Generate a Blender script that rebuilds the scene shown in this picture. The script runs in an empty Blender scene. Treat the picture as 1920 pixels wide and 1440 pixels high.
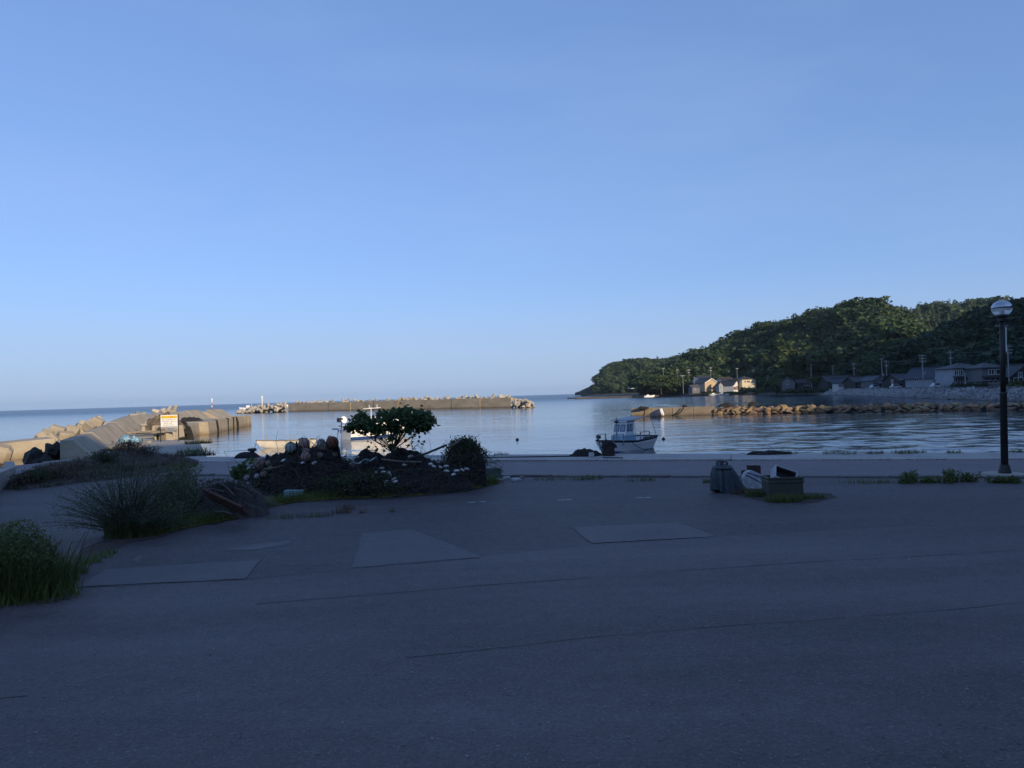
import bpy, bmesh, math, random
import numpy as np
from mathutils import Vector, Matrix, noise as mnoise
from mathutils.bvhtree import BVHTree

R = math.radians
rng = np.random.RandomState(7)
random.seed(7)
S = bpy.context.scene
COL = S.collection

# ------------------------------------------------------------------ camera
FPX = 1430.0                                   # focal length in pixels of the 1920 wide frame
CAMZ, WATER = 2.5, -0.9
PITCH = math.atan(21.8 / FPX)
ROLL = 0.0294
_f = Vector((0, math.cos(PITCH), math.sin(PITCH)))
_r0 = Vector((1, 0, 0)); _u0 = Vector((0, -math.sin(PITCH), math.cos(PITCH)))
_r = _r0 * math.cos(ROLL) - _u0 * math.sin(ROLL)
_u = _r0 * math.sin(ROLL) + _u0 * math.cos(ROLL)
cam_data = bpy.data.cameras.new('camera')
cam = bpy.data.objects.new('camera', cam_data)
COL.objects.link(cam)
cam_data.sensor_width = 36
cam_data.lens = FPX / 1920 * 36
cam_data.clip_start = 0.1
cam_data.clip_end = 60000
cam.matrix_world = Matrix(((_r.x, _u.x, -_f.x, 0), (_r.y, _u.y, -_f.y, 0), (_r.z, _u.z, -_f.z, CAMZ), (0, 0, 0, 1)))
S.camera = cam

# ------------------------------------------------------------------ sky, sun, exposure
SUN_EL = R(17.0)
SUN_H = Vector((0.62, -0.785, 0)).normalized()   # compass direction towards the sun: behind the viewer, on the village side
SUN_DIR = Vector((SUN_H.x * math.cos(SUN_EL), SUN_H.y * math.cos(SUN_EL), math.sin(SUN_EL)))
W = bpy.data.worlds.new('World'); S.world = W; W.use_nodes = True
nt = W.node_tree; nt.nodes.clear()
def wn(t, **k):
    n = nt.nodes.new(t)
    for a, b in k.items(): setattr(n, a, b)
    return n
sky = wn('ShaderNodeTexSky', sky_type='NISHITA', sun_disc=False)
sky.sun_elevation = SUN_EL
sky.sun_rotation = math.atan2(SUN_H.x, SUN_H.y)
sky.air_density = 1.0; sky.dust_density = 0.3; sky.ozone_density = 3.0; sky.altitude = 0
tc = wn('ShaderNodeTexCoord')
# thin high cirrus and a low bank of sea haze, the same all round the horizon
mp = wn('ShaderNodeMapping'); mp.inputs['Scale'].default_value = (1.1, 2.2, 5.0); mp.inputs['Rotation'].default_value = (0.1, 0.25, 0.5)
nz = wn('ShaderNodeTexNoise'); nz.inputs['Scale'].default_value = 1.6; nz.inputs['Detail'].default_value = 6; nz.inputs['Roughness'].default_value = 0.55
cr = wn('ShaderNodeMapRange'); cr.inputs['From Min'].default_value = 0.45; cr.inputs['From Max'].default_value = 0.8; cr.inputs['To Max'].default_value = 0.13
gam = wn('ShaderNodeMix', data_type='RGBA', blend_type='MULTIPLY'); gam.inputs['Factor'].default_value = 1.0
gam.inputs['B'].default_value = (1.84, 2.44, 3.74, 1)
hs = wn('ShaderNodeGamma'); hs.inputs['Gamma'].default_value = 0.5      # the camera's soft highlight curve
mixc = wn('ShaderNodeMix', data_type='RGBA'); mixc.inputs['B'].default_value = (5.2, 6.6, 9.0, 1)
bg = wn('ShaderNodeBackground'); bg.inputs['Strength'].default_value = 0.1
wo = wn('ShaderNodeOutputWorld')
L = nt.links.new
L(tc.outputs['Generated'], mp.inputs['Vector']); L(mp.outputs['Vector'], nz.inputs['Vector'])
L(nz.outputs['Fac'], cr.inputs['Value']); L(cr.outputs['Result'], mixc.inputs['Factor'])
L(sky.outputs['Color'], hs.inputs['Color']); L(hs.outputs['Color'], gam.inputs['A'])
L(gam.outputs['Result'], mixc.inputs['A'])
sx = wn('ShaderNodeSeparateXYZ'); L(tc.outputs['Generated'], sx.inputs[0])
el = wn('ShaderNodeMapRange'); el.interpolation_type = 'SMOOTHSTEP'; el.inputs['From Min'].default_value = 0.16; el.inputs['From Max'].default_value = 0.0; el.inputs['To Max'].default_value = 0.7
mixh = wn('ShaderNodeMix', data_type='RGBA'); mixh.inputs['B'].default_value = (4.15, 5.35, 7.6, 1)
L(sx.outputs['Z'], el.inputs['Value']); L(el.outputs['Result'], mixh.inputs['Factor']); L(mixc.outputs['Result'], mixh.inputs['A'])
L(mixh.outputs['Result'], bg.inputs['Color']); L(bg.outputs['Background'], wo.inputs['Surface'])

sun_data = bpy.data.lights.new('sun', 'SUN'); sun_data.energy = 5.0; sun_data.angle = R(0.53); sun_data.color = (1.0, 0.80, 0.55)
sun = bpy.data.objects.new('sun', sun_data); COL.objects.link(sun)
sun.rotation_euler = SUN_DIR.to_track_quat('Z', 'Y').to_euler()
sun.location = (60, -60, 80)

S.view_settings.view_transform = 'Standard'; S.view_settings.look = 'None'
S.view_settings.exposure = 0.0; S.view_settings.gamma = 1.0
S.render.engine = 'CYCLES'
S.cycles.max_bounces = 6; S.cycles.diffuse_bounces = 2; S.cycles.glossy_bounces = 3; S.cycles.transmission_bounces = 4; S.cycles.transparent_max_bounces = 6
S.cycles.use_denoising = True

# ------------------------------------------------------------------ picking world points
def ray(px, py):
    return (_f * FPX + _r * (px - 960) + _u * (720 - py)).normalized()
def P(px, py, z=0.0):
    d = ray(px, py); t = (z - CAMZ) / d.z
    return Vector((d.x * t, d.y * t, z))
def PD(px, py, D):
    d = ray(px, py); t = D / d.y
    return Vector((d.x * t, D, CAMZ + d.z * t))
def GX(px, D, z=0.0):
    p = PD(px, 742, D); p.z = z; return p
def fbm(x, y, z=0.0, o=4):
    return mnoise.fractal(Vector((x, y, z)), 1.0, 2.0, o)

# ------------------------------------------------------------------ materials
def nd(t, ty, **k):
    n = t.nodes.new(ty)
    for a, b in k.items(): setattr(n, a, b)
    return n
MATS = {}
def mat(name, c1, c2=None, scale=2.0, rough=0.8, bump=0.0, bscale=30.0, metal=0.0, rnd=0.0, island=0.0, spec=0.4, detail=5,
        stretch=None, zstain=None, trans=0.0, speck=None):
    """noise-mixed base colour; zstain=(z0,z1,colour): damp or weed growth below z1"""
    if name in MATS: return MATS[name]
    m = bpy.data.materials.new(name); m.use_nodes = True; MATS[name] = m
    t = m.node_tree; b = t.nodes['Principled BSDF']; k = t.links.new
    if c2 is None: c2 = tuple(min(1, v * 0.6) for v in c1)
    b.inputs['Roughness'].default_value = rough; b.inputs['Metallic'].default_value = metal
    b.inputs['Specular IOR Level'].default_value = spec
    g = nd(t, 'ShaderNodeNewGeometry')
    mpn = nd(t, 'ShaderNodeMapping')
    if stretch: mpn.inputs['Scale'].default_value = stretch
    k(g.outputs['Position'], mpn.inputs['Vector'])
    n = nd(t, 'ShaderNodeTexNoise'); n.inputs['Scale'].default_value = scale; n.inputs['Detail'].default_value = detail; n.inputs['Roughness'].default_value = 0.62
    k(mpn.outputs['Vector'], n.inputs['Vector'])
    rmp = nd(t, 'ShaderNodeMapRange'); rmp.inputs['From Min'].default_value = 0.3; rmp.inputs['From Max'].default_value = 0.7
    k(n.outputs['Fac'], rmp.inputs['Value'])
    mx = nd(t, 'ShaderNodeMix', data_type='RGBA'); mx.inputs['A'].default_value = (*c1, 1); mx.inputs['B'].default_value = (*c2, 1)
    k(rmp.outputs['Result'], mx.inputs['Factor'])
    out = mx.outputs['Result']
    if speck:
        v = nd(t, 'ShaderNodeTexNoise'); v.inputs['Scale'].default_value = speck[0]; v.inputs['Detail'].default_value = 2
        k(g.outputs['Position'], v.inputs['Vector'])
        r2 = nd(t, 'ShaderNodeMapRange'); r2.inputs['From Min'].default_value = 0.35; r2.inputs['From Max'].default_value = 0.65
        r2.inputs['To Min'].default_value = 1 - speck[1]; r2.inputs['To Max'].default_value = 1 + speck[1]
        k(v.outputs['Fac'], r2.inputs['Value'])
        hv = nd(t, 'ShaderNodeHueSaturation'); k(out, hv.inputs['Color']); k(r2.outputs['Result'], hv.inputs['Value']); out = hv.outputs['Color']
        if len(speck) > 2:      # pale stone chips in the surface
            v2 = nd(t, 'ShaderNodeTexVoronoi'); v2.inputs['Scale'].default_value = speck[2]; k(g.outputs['Position'], v2.inputs['Vector'])
            sc_ = nd(t, 'ShaderNodeSeparateColor'); k(v2.outputs['Color'], sc_.inputs[0])
            g1 = nd(t, 'ShaderNodeMath', operation='GREATER_THAN'); g1.inputs[1].default_value = 0.93; k(sc_.outputs[0], g1.inputs[0])
            l1 = nd(t, 'ShaderNodeMath', operation='LESS_THAN'); l1.inputs[1].default_value = 0.42; k(v2.outputs['Distance'], l1.inputs[0])
            mm = nd(t, 'ShaderNodeMath', operation='MULTIPLY'); k(g1.outputs[0], mm.inputs[0]); k(l1.outputs[0], mm.inputs[1])
            m9 = nd(t, 'ShaderNodeMath', operation='MULTIPLY'); m9.inputs[1].default_value = 0.3; k(mm.outputs[0], m9.inputs[0])
            mx2 = nd(t, 'ShaderNodeMix', data_type='RGBA'); mx2.inputs['B'].default_value = (0.26, 0.26, 0.30, 1); k(m9.outputs[0], mx2.inputs['Factor']); k(out, mx2.inputs['A']); out = mx2.outputs['Result']
    if rnd or island:
        src = nd(t, 'ShaderNodeObjectInfo').outputs['Random'] if rnd else g.outputs['Random Per Island']
        a = rnd or island
        r2 = nd(t, 'ShaderNodeMapRange'); r2.inputs['To Min'].default_value = 1 - a; r2.inputs['To Max'].default_value = 1 + a
        k(src, r2.inputs['Value'])
        hv = nd(t, 'ShaderNodeHueSaturation'); k(out, hv.inputs['Color']); k(r2.outputs['Result'], hv.inputs['Value'])
        r3 = nd(t, 'ShaderNodeMapRange'); r3.inputs['To Min'].default_value = 0.5 - 0.03 * a * 2; r3.inputs['To Max'].default_value = 0.5 + 0.03 * a * 2
        mu = nd(t, 'ShaderNodeMath', operation='FRACT'); m7 = nd(t, 'ShaderNodeMath', operation='MULTIPLY'); m7.inputs[1].default_value = 7.31
        k(src, m7.inputs[0]); k(m7.outputs[0], mu.inputs[0]); k(mu.outputs[0], r3.inputs['Value']); k(r3.outputs['Result'], hv.inputs['Hue'])
        out = hv.outputs['Color']
    if zstain:
        sp = nd(t, 'ShaderNodeSeparateXYZ'); k(g.outputs['Position'], sp.inputs[0])
        n2 = nd(t, 'ShaderNodeTexNoise'); n2.inputs['Scale'].default_value = 0.9; n2.inputs['Detail'].default_value = 5; k(g.outputs['Position'], n2.inputs['Vector'])
        ad = nd(t, 'ShaderNodeMath', operation='MULTIPLY_ADD'); ad.inputs[1].default_value = (zstain[1] - zstain[0]) * 1.2
        k(n2.outputs['Fac'], ad.inputs[0]); k(sp.outputs['Z'], ad.inputs[2])
        r4 = nd(t, 'ShaderNodeMapRange'); r4.inputs['From Min'].default_value = zstain[0] + 0.3 * (zstain[1] - zstain[0]); r4.inputs['From Max'].default_value = zstain[1] + 0.6 * (zstain[1] - zstain[0])
        r4.inputs['To Min'].default_value = 1; r4.inputs['To Max'].default_value = 0
        k(ad.outputs[0], r4.inputs['Value'])
        m2 = nd(t, 'ShaderNodeMix', data_type='RGBA'); m2.inputs['B'].default_value = (*zstain[2], 1)
        k(r4.outputs['Result'], m2.inputs['Factor']); k(out, m2.inputs['A']); out = m2.outputs['Result']
    k(out, b.inputs['Base Color'])
    if bump:
        bn = nd(t, 'ShaderNodeTexNoise'); bn.inputs['Scale'].default_value = bscale; bn.inputs['Detail'].default_value = 4
        k(g.outputs['Position'], bn.inputs['Vector'])
        bp = nd(t, 'ShaderNodeBump'); bp.inputs['Strength'].default_value = bump; bp.inputs['Distance'].default_value = 1.0 / bscale
        k(bn.outputs['Fac'], bp.inputs['Height']); k(bp.outputs['Normal'], b.inputs['Normal'])
    if trans:
        tr = nd(t, 'ShaderNodeBsdfTranslucent'); ms = nd(t, 'ShaderNodeMixShader'); ms.inputs[0].default_value = trans
        k(out, tr.inputs['Color']); k(b.outputs[0], ms.inputs[1]); k(tr.outputs[0], ms.inputs[2])
        k(ms.outputs[0], t.nodes['Material Output'].inputs['Surface'])
    return m
def glass(name, col=(0.02, 0.03, 0.04), rough=0.08):
    return mat(name, col, col, rough=rough, spec=0.6)

CONC = lambda: mat('concrete', (0.40, 0.37, 0.32), (0.27, 0.25, 0.215), 0.7, 0.9, 0.25, 9)
SEACONC = lambda: mat('weathered_concrete', (0.42, 0.37, 0.28), (0.27, 0.225, 0.16), 0.55, 0.92, 0.3, 6, zstain=(-0.9, -0.35, (0.17, 0.115, 0.055)))
BWCONC = lambda: mat('breakwater_concrete', (0.46, 0.38, 0.26), (0.29, 0.235, 0.16), 0.22, 0.92, 0.25, 4, stretch=(1, 1, 2.5), zstain=(-0.9, -0.3, (0.12, 0.08, 0.04)))
PODCONC = lambda: mat('armour_concrete', (0.46, 0.42, 0.35), (0.30, 0.27, 0.22), 0.8, 0.92, 0.25, 6, rnd=0.22, zstain=(-1.0, -0.45, (0.12, 0.09, 0.06)))
GREYPOD = lambda: mat('grey_armour_concrete', (0.31, 0.31, 0.31), (0.18, 0.185, 0.19), 0.9, 0.92, 0.25, 6, rnd=0.25, zstain=(-1.0, -0.3, (0.10, 0.075, 0.055)))
ROCK = lambda: mat('breakwater_rock', (0.34, 0.235, 0.135), (0.18, 0.125, 0.075), 0.9, 0.92, 0.5, 5, rnd=0.35, zstain=(-1.0, -0.55, (0.05, 0.035, 0.022)))
def leafmat(name, c, isl=0.45, trans=0.25, rough=0.6, c2=None, scale=0.6):
    return mat(name, c, c2 or tuple(v * 0.62 for v in c), scale, rough, island=isl, trans=trans, spec=0.25)
WHITE = lambda: mat('white_gelcoat', (0.88, 0.88, 0.86), (0.80, 0.80, 0.78), 1.5, 0.35, spec=0.5)
DARKMET = lambda: mat('dark_metal', (0.035, 0.035, 0.038), (0.02, 0.02, 0.022), 6, 0.5, spec=0.5)
GALV = lambda: mat('galvanised_metal', (0.36, 0.37, 0.38), (0.26, 0.26, 0.27), 4, 0.5, metal=0.5)
BLACK = lambda: mat('black_rubber', (0.014, 0.014, 0.015), (0.03, 0.028, 0.026), 5, 0.85, 0.5, 25)
ROPE = lambda: mat('old_rope', (0.10, 0.085, 0.065), (0.05, 0.045, 0.04), 9, 0.95)

# ------------------------------------------------------------------ object helpers
def link(o, parent=None, label=None, cat=None, group=None, kind=None):
    COL.objects.link(o)
    if parent is not None: o.parent = parent
    if label: o['label'] = label
    if cat: o['category'] = cat
    if group: o['group'] = group
    if kind: o['kind'] = kind
    return o
def thing(name, label, cat, loc=(0, 0, 0), rz=0.0, group=None, scale=1.0, rot=None):
    o = bpy.data.objects.new(name, None); o.empty_display_size = 0.2
    o.location = loc; o.rotation_euler = rot if rot else (0, 0, rz); o.scale = (scale,) * 3
    return link(o, None, label, cat, group)
def np_mesh(name, V, F, m, smooth=False):
    """V: n x 3, F: m x k faces all with k corners"""
    V = np.asarray(V, np.float32); F = np.asarray(F, np.int32)
    me = bpy.data.meshes.new(name); k = F.shape[1]
    me.vertices.add(len(V)); me.vertices.foreach_set('co', V.ravel())
    me.loops.add(F.size); me.loops.foreach_set('vertex_index', F.ravel())
    me.polygons.add(len(F)); me.polygons.foreach_set('loop_start', np.arange(0, F.size, k, dtype=np.int32))
    if smooth: me.polygons.foreach_set('use_smooth', np.ones(len(F), bool))
    me.update(calc_edges=True); me.materials.append(m)
    return me
def obj(name, me, parent=None, loc=None, **kw):
    o = bpy.data.objects.new(name, me)
    if loc is not None: o.location = loc
    return link(o, parent, **kw)
def copy_tree(o, parent=None):
    c = o.copy(); COL.objects.link(c); c.parent = parent
    for ch in KIDS(o): copy_tree(ch, c)
    return c
def KIDS(o): return list(o.children)

class MB:
    """collects shapes; build() makes one mesh object"""
    def __init__(s): s.v = []; s.f = []
    def add(s, vs, fs):
        n = len(s.v); s.v += [tuple(p) for p in vs]; s.f += [tuple(i + n for i in f) for f in fs]; return s
    def box(s, c, size, rz=0.0, M=None, taper=1.0):
        x, y, z = (a / 2 for a in size); vs = []
        for k, (dx, dy, dz) in enumerate([(-1,-1,-1),(1,-1,-1),(1,1,-1),(-1,1,-1),(-1,-1,1),(1,-1,1),(1,1,1),(-1,1,1)]):
            tp = taper if dz > 0 else 1
            vs.append(Vector((dx * x * tp, dy * y * tp, dz * z)))
        T = M if M is not None else Matrix.Rotation(rz, 3, 'Z')
        c = Vector(c)
        return s.add([c + T @ v for v in vs], [(0,3,2,1),(4,5,6,7),(0,1,5,4),(1,2,6,5),(2,3,7,6),(3,0,4,7)])
    def tube(s, pts, r, n=6, cap=True):
        pts = [Vector(p) for p in pts]; rs = r if isinstance(r, (list, tuple)) else [r] * len(pts)
        rings = []; up = None
        for i, p in enumerate(pts):
            d = (pts[min(i + 1, len(pts) - 1)] - pts[max(i - 1, 0)])
            d = d.normalized() if d.length > 1e-9 else Vector((0, 0, 1))
            a = up if up is not None else (Vector((1, 0, 0)) if abs(d.x) < 0.9 else Vector((0, 1, 0)))
            a = (a - d * a.dot(d)); a = a.normalized() if a.length > 1e-6 else d.orthogonal().normalized(); up = a; b = d.cross(a)
            rings.append([p + (a * math.cos(q) + b * math.sin(q)) * rs[i] for q in [2 * math.pi * j / n for j in range(n)]])
        vs = [v for rg in rings for v in rg]; fs = []
        for i in range(len(pts) - 1):
            for j in range(n):
                fs.append((i*n+j, i*n+(j+1)%n, (i+1)*n+(j+1)%n, (i+1)*n+j))
        if cap:
            fs.append(tuple(reversed(range(n)))); fs.append(tuple((len(pts)-1)*n + j for j in range(n)))
        return s.add(vs, fs)
    def lathe(s, prof, c=(0, 0, 0), n=16, M=None):
        """prof: (radius, z) pairs"""
        T = M or Matrix.Identity(3); c = Vector(c); vs = []; fs = []
        for r, z in prof:
            for j in range(n):
                a = 2 * math.pi * j / n; vs.append(c + T @ Vector((r * math.cos(a), r * math.sin(a), z)))
        for i in range(len(prof) - 1):
            for j in range(n): fs.append((i*n+j, i*n+(j+1)%n, (i+1)*n+(j+1)%n, (i+1)*n+j))
        fs.append(tuple(reversed(range(n)))); fs.append(tuple((len(prof)-1)*n+j for j in range(n)))
        return s.add(vs, fs)
    def prism(s, poly, a, b):
        """poly: list of 2-D points (u,w); a,b functions mapping (u,w) to the two end faces"""
        n = len(poly); vs = [a(*p) for p in poly] + [b(*p) for p in poly]
        fs = [tuple(range(n)), tuple(reversed(range(n, 2*n)))] + [(i, i + n, (i+1) % n + n, (i+1) % n) for i in range(n)]
        return s.add(vs, fs)
    def loft(s, A, B):
        """two matching closed sections"""
        n = len(A); return s.add(list(A) + list(B), [tuple(range(n)), tuple(reversed(range(n, 2*n)))] + [(i, i+n, (i+1)%n+n, (i+1)%n) for i in range(n)])
    def mesh(s, name, m, smooth=False, bevel=0.0):
        me = bpy.data.meshes.new(name); me.from_pydata(s.v, [], s.f)
        bm = bmesh.new(); bm.from_mesh(me)
        bmesh.ops.recalc_face_normals(bm, faces=bm.faces)
        if bevel: bmesh.ops.bevel(bm, geom=bm.edges[:], offset=bevel, segments=1, affect='EDGES')
        bm.to_mesh(me); bm.free()
        if smooth: me.polygons.foreach_set('use_smooth', np.ones(len(me.polygons), bool))
        me.update(); me.materials.append(m); return me
    def build(s, name, m, parent=None, smooth=False, bevel=0.0, loc=None, **kw):
        return obj(name, s.mesh(name, m, smooth, bevel), parent, loc, **kw)

def sheet(name, pts, z, m, parent=None, **kw):
    b = MB(); b.add([(p[0], p[1], z) for p in pts], [tuple(range(len(pts)))])
    return b.build(name, m, parent, **kw)
def unit(v):
    return v / np.maximum(np.linalg.norm(v, axis=1, keepdims=True), 1e-9)
def cards(C, N, size, aspect=1.0, tri=False, spin=None, r=rng):
    """flat leaf faces: centres C, facing N; returns V, F"""
    n = len(C); N = unit(N + 1e-6); A = unit(np.cross(N, unit(r.randn(n, 3)) if spin is None else spin)); B = np.cross(N, A)
    s = np.broadcast_to(np.asarray(size, float).reshape(-1, 1), (n, 1)); h = s * aspect
    if tri:
        V = np.stack([C - A * s * .5, C + A * s * .5, C + B * h], 1).reshape(-1, 3); F = np.arange(3 * n).reshape(n, 3)
    else:
        V = np.stack([C - B * h * .5, C + A * s * .5, C + B * h * .5, C - A * s * .5], 1).reshape(-1, 3); F = np.arange(4 * n).reshape(n, 4)
    return V, F
def merge(parts):
    V = []; F = []; o = 0
    for v, f in parts: V.append(v); F.append(f + o); o += len(v)
    return np.concatenate(V), np.concatenate(F)
def blades(base, hgt, lean, width=0.012, seg=3, r=rng, curl=0.6):
    """grass blades from base points; lean: horizontal vectors"""
    n = len(base); hgt = hgt.reshape(-1, 1); rows = []
    side = unit(np.cross(lean + 1e-4, np.array([[0, 0, 1.0]]))) * width
    for i in range(seg + 1):
        t = i / seg
        p = base + np.array([[0, 0, 1.0]]) * hgt * (t - curl * 0.35 * t * t * np.linalg.norm(lean, axis=1, keepdims=True)) + lean * hgt * (t ** 1.8)
        w = side * (1 - 0.92 * t)
        rows.append(p - w); rows.append(p + w)
    V = np.stack(rows, 1).reshape(-1, 3); m = 2 * (seg + 1)
    F = []
    for i in range(seg):
        F.append(np.stack([np.arange(n)*m + 2*i, np.arange(n)*m + 2*i+1, np.arange(n)*m + 2*i+3, np.arange(n)*m + 2*i+2], 1))
    return V, np.concatenate(F)
def scatter_poly(n, cx, cy, rx, ry, r=rng, rot=0.0):
    a = r.rand(n) * 2 * np.pi; q = np.sqrt(r.rand(n)); x = np.cos(a) * q * rx; y = np.sin(a) * q * ry
    return np.stack([cx + x * np.cos(rot) - y * np.sin(rot), cy + x * np.sin(rot) + y * np.cos(rot), np.zeros(n)], 1)
def bvh(o):
    me = o.data; mw = o.matrix_basis if o.parent is None else o.parent.matrix_basis @ o.matrix_basis
    return BVHTree.FromPolygons([mw @ v.co for v in me.vertices], [tuple(p.vertices) for p in me.polygons])

# ================================================================== SETTING
# ---- sea
def sea_mat():
    m = bpy.data.materials.new('sea_water'); m.use_nodes = True; t = m.node_tree; b = t.nodes['Principled BSDF']; k = t.links.new
    b.inputs['Base Color'].default_value = (0.012, 0.035, 0.06, 1); b.inputs['Roughness'].default_value = 0.04; b.inputs['IOR'].default_value = 1.333
    b.inputs['Specular IOR Level'].default_value = 0.5
    g = nd(t, 'ShaderNodeNewGeometry')
    def noise(scale, rot, det, rough=0.5, dist=0.0):
        mp = nd(t, 'ShaderNodeMapping'); mp.inputs['Scale'].default_value = scale; mp.inputs['Rotation'].default_value = (0, 0, rot)
        k(g.outputs['Position'], mp.inputs['Vector'])
        n = nd(t, 'ShaderNodeTexNoise'); n.inputs['Scale'].default_value = 1.0; n.inputs['Detail'].default_value = det; n.inputs['Roughness'].default_value = rough
        n.inputs['Distortion'].default_value = dist
        k(mp.outputs['Vector'], n.inputs['Vector']); return n.outputs['Fac']
    def mul(a, v):
        q = nd(t, 'ShaderNodeMath', operation='MULTIPLY'); k(a, q.inputs[0])
        if isinstance(v, float): q.inputs[1].default_value = v
        else: k(v, q.inputs[1])
        return q.outputs[0]
    def add(a, c):
        q = nd(t, 'ShaderNodeMath', operation='ADD'); k(a, q.inputs[0]); k(c, q.inputs[1]); return q.outputs[0]
    ripple = noise((0.55, 1.5, 1), R(8), 3, 0.55)
    small = noise((2.2, 5.0, 1), R(-6), 2, 0.5)
    swell = noise((0.10, 0.32, 1), R(5), 2, 0.5)
    # cat's-paws of wind: rougher and calmer stretches of water
    patch = noise((0.018, 0.05, 1), R(12), 3, 0.5, 0.5)
    pr = nd(t, 'ShaderNodeMapRange'); pr.inputs['From Min'].default_value = 0.36; pr.inputs['From Max'].default_value = 0.64; pr.inputs['To Min'].default_value = 0.35; pr.inputs['To Max'].default_value = 1.0
    k(patch, pr.inputs['Value'])
    h = add(mul(mul(ripple, 0.03), pr.outputs['Result']), add(mul(mul(small, 0.012), pr.outputs['Result']), mul(swell, 0.05)))
    # choppier open sea beyond the breakwaters: unresolved wavelets as roughness
    sp = nd(t, 'ShaderNodeSeparateXYZ'); k(g.outputs['Position'], sp.inputs[0])
    rr = nd(t, 'ShaderNodeMapRange'); rr.inputs['From Min'].default_value = 120; rr.inputs['From Max'].default_value = 520; rr.inputs['To Min'].default_value = 0.07; rr.inputs['To Max'].default_value = 0.30
    k(sp.outputs['Y'], rr.inputs['Value']); k(rr.outputs['Result'], b.inputs['Roughness'])
    bp = nd(t, 'ShaderNodeBump'); bp.inputs['Strength'].default_value = 1.0; bp.inputs['Distance'].default_value = 1.0
    k(h, bp.inputs['Height']); k(bp.outputs['Normal'], b.inputs['Normal'])
    return m
SEAM = sea_mat()
def sea_grid():
    ang = np.concatenate([np.linspace(-1.30, -0.70, 30)[:-1], np.linspace(-0.70, 0.70, 440), np.linspace(0.70, 1.30, 30)[1:]])
    rr = [19.0]
    while rr[-1] < 420: rr.append(rr[-1] * 1.0052)
    while rr[-1] < 12000: rr.append(rr[-1] * 1.12)
    rr = np.array(rr); A_, R_ = np.meshgrid(ang, rr); X = np.sin(A_) * R_; Y = np.cos(A_) * R_; Z = np.zeros_like(X); r = np.random.RandomState(5)
    step = np.maximum(np.gradient(rr)[:, None], 0.0033 * rr[:, None])
    patch = np.zeros_like(X)                                       # calmer and livelier stretches
    for k_ in range(7):
        th = r.rand() * 6.28; f_ = 0.012 * 1.6 ** k_; patch += np.sin((X * np.cos(th) * 0.45 + Y * np.sin(th)) * f_ * 6.28 + r.rand() * 6.28) * 0.62 ** k_
    patch = np.clip(0.62 + 0.36 * patch, 0.2, 1.4)
    lee = np.clip((X - 4 - 0.10 * Y) / 14, 0, 1); patch *= 0.55 + 0.95 * lee * lee * (3 - 2 * lee)      # the open side of the basin is livelier
    for k_ in range(44):
        lam = 0.45 * (6.0 / 0.45) ** (k_ / 43.0); th = math.pi / 2 + r.randn() * 0.6; kx, ky = math.cos(th) * 6.283 / lam, math.sin(th) * 6.283 / lam
        slope = 0.024 if lam < 1.8 else 0.009
        wgt = np.clip((lam / step - 2.2) / 2.5, 0, 1); Z += wgt * slope * lam / 6.283 * np.sin(kx * X + ky * Y + r.rand() * 6.283) * patch
    Z *= np.clip((420 - R_) / 80, 0, 1)
    V = np.stack([X, Y, Z + WATER], 2).reshape(-1, 3); n, m_ = X.shape; I = np.arange(n * m_).reshape(n, m_)
    F = np.stack([I[:-1, :-1], I[:-1, 1:], I[1:, 1:], I[1:, :-1]], 2).reshape(-1, 4)
    return np_mesh('sea', V, F[:, ::-1], SEAM, True)
obj('sea', sea_grid(), kind='structure')

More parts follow.
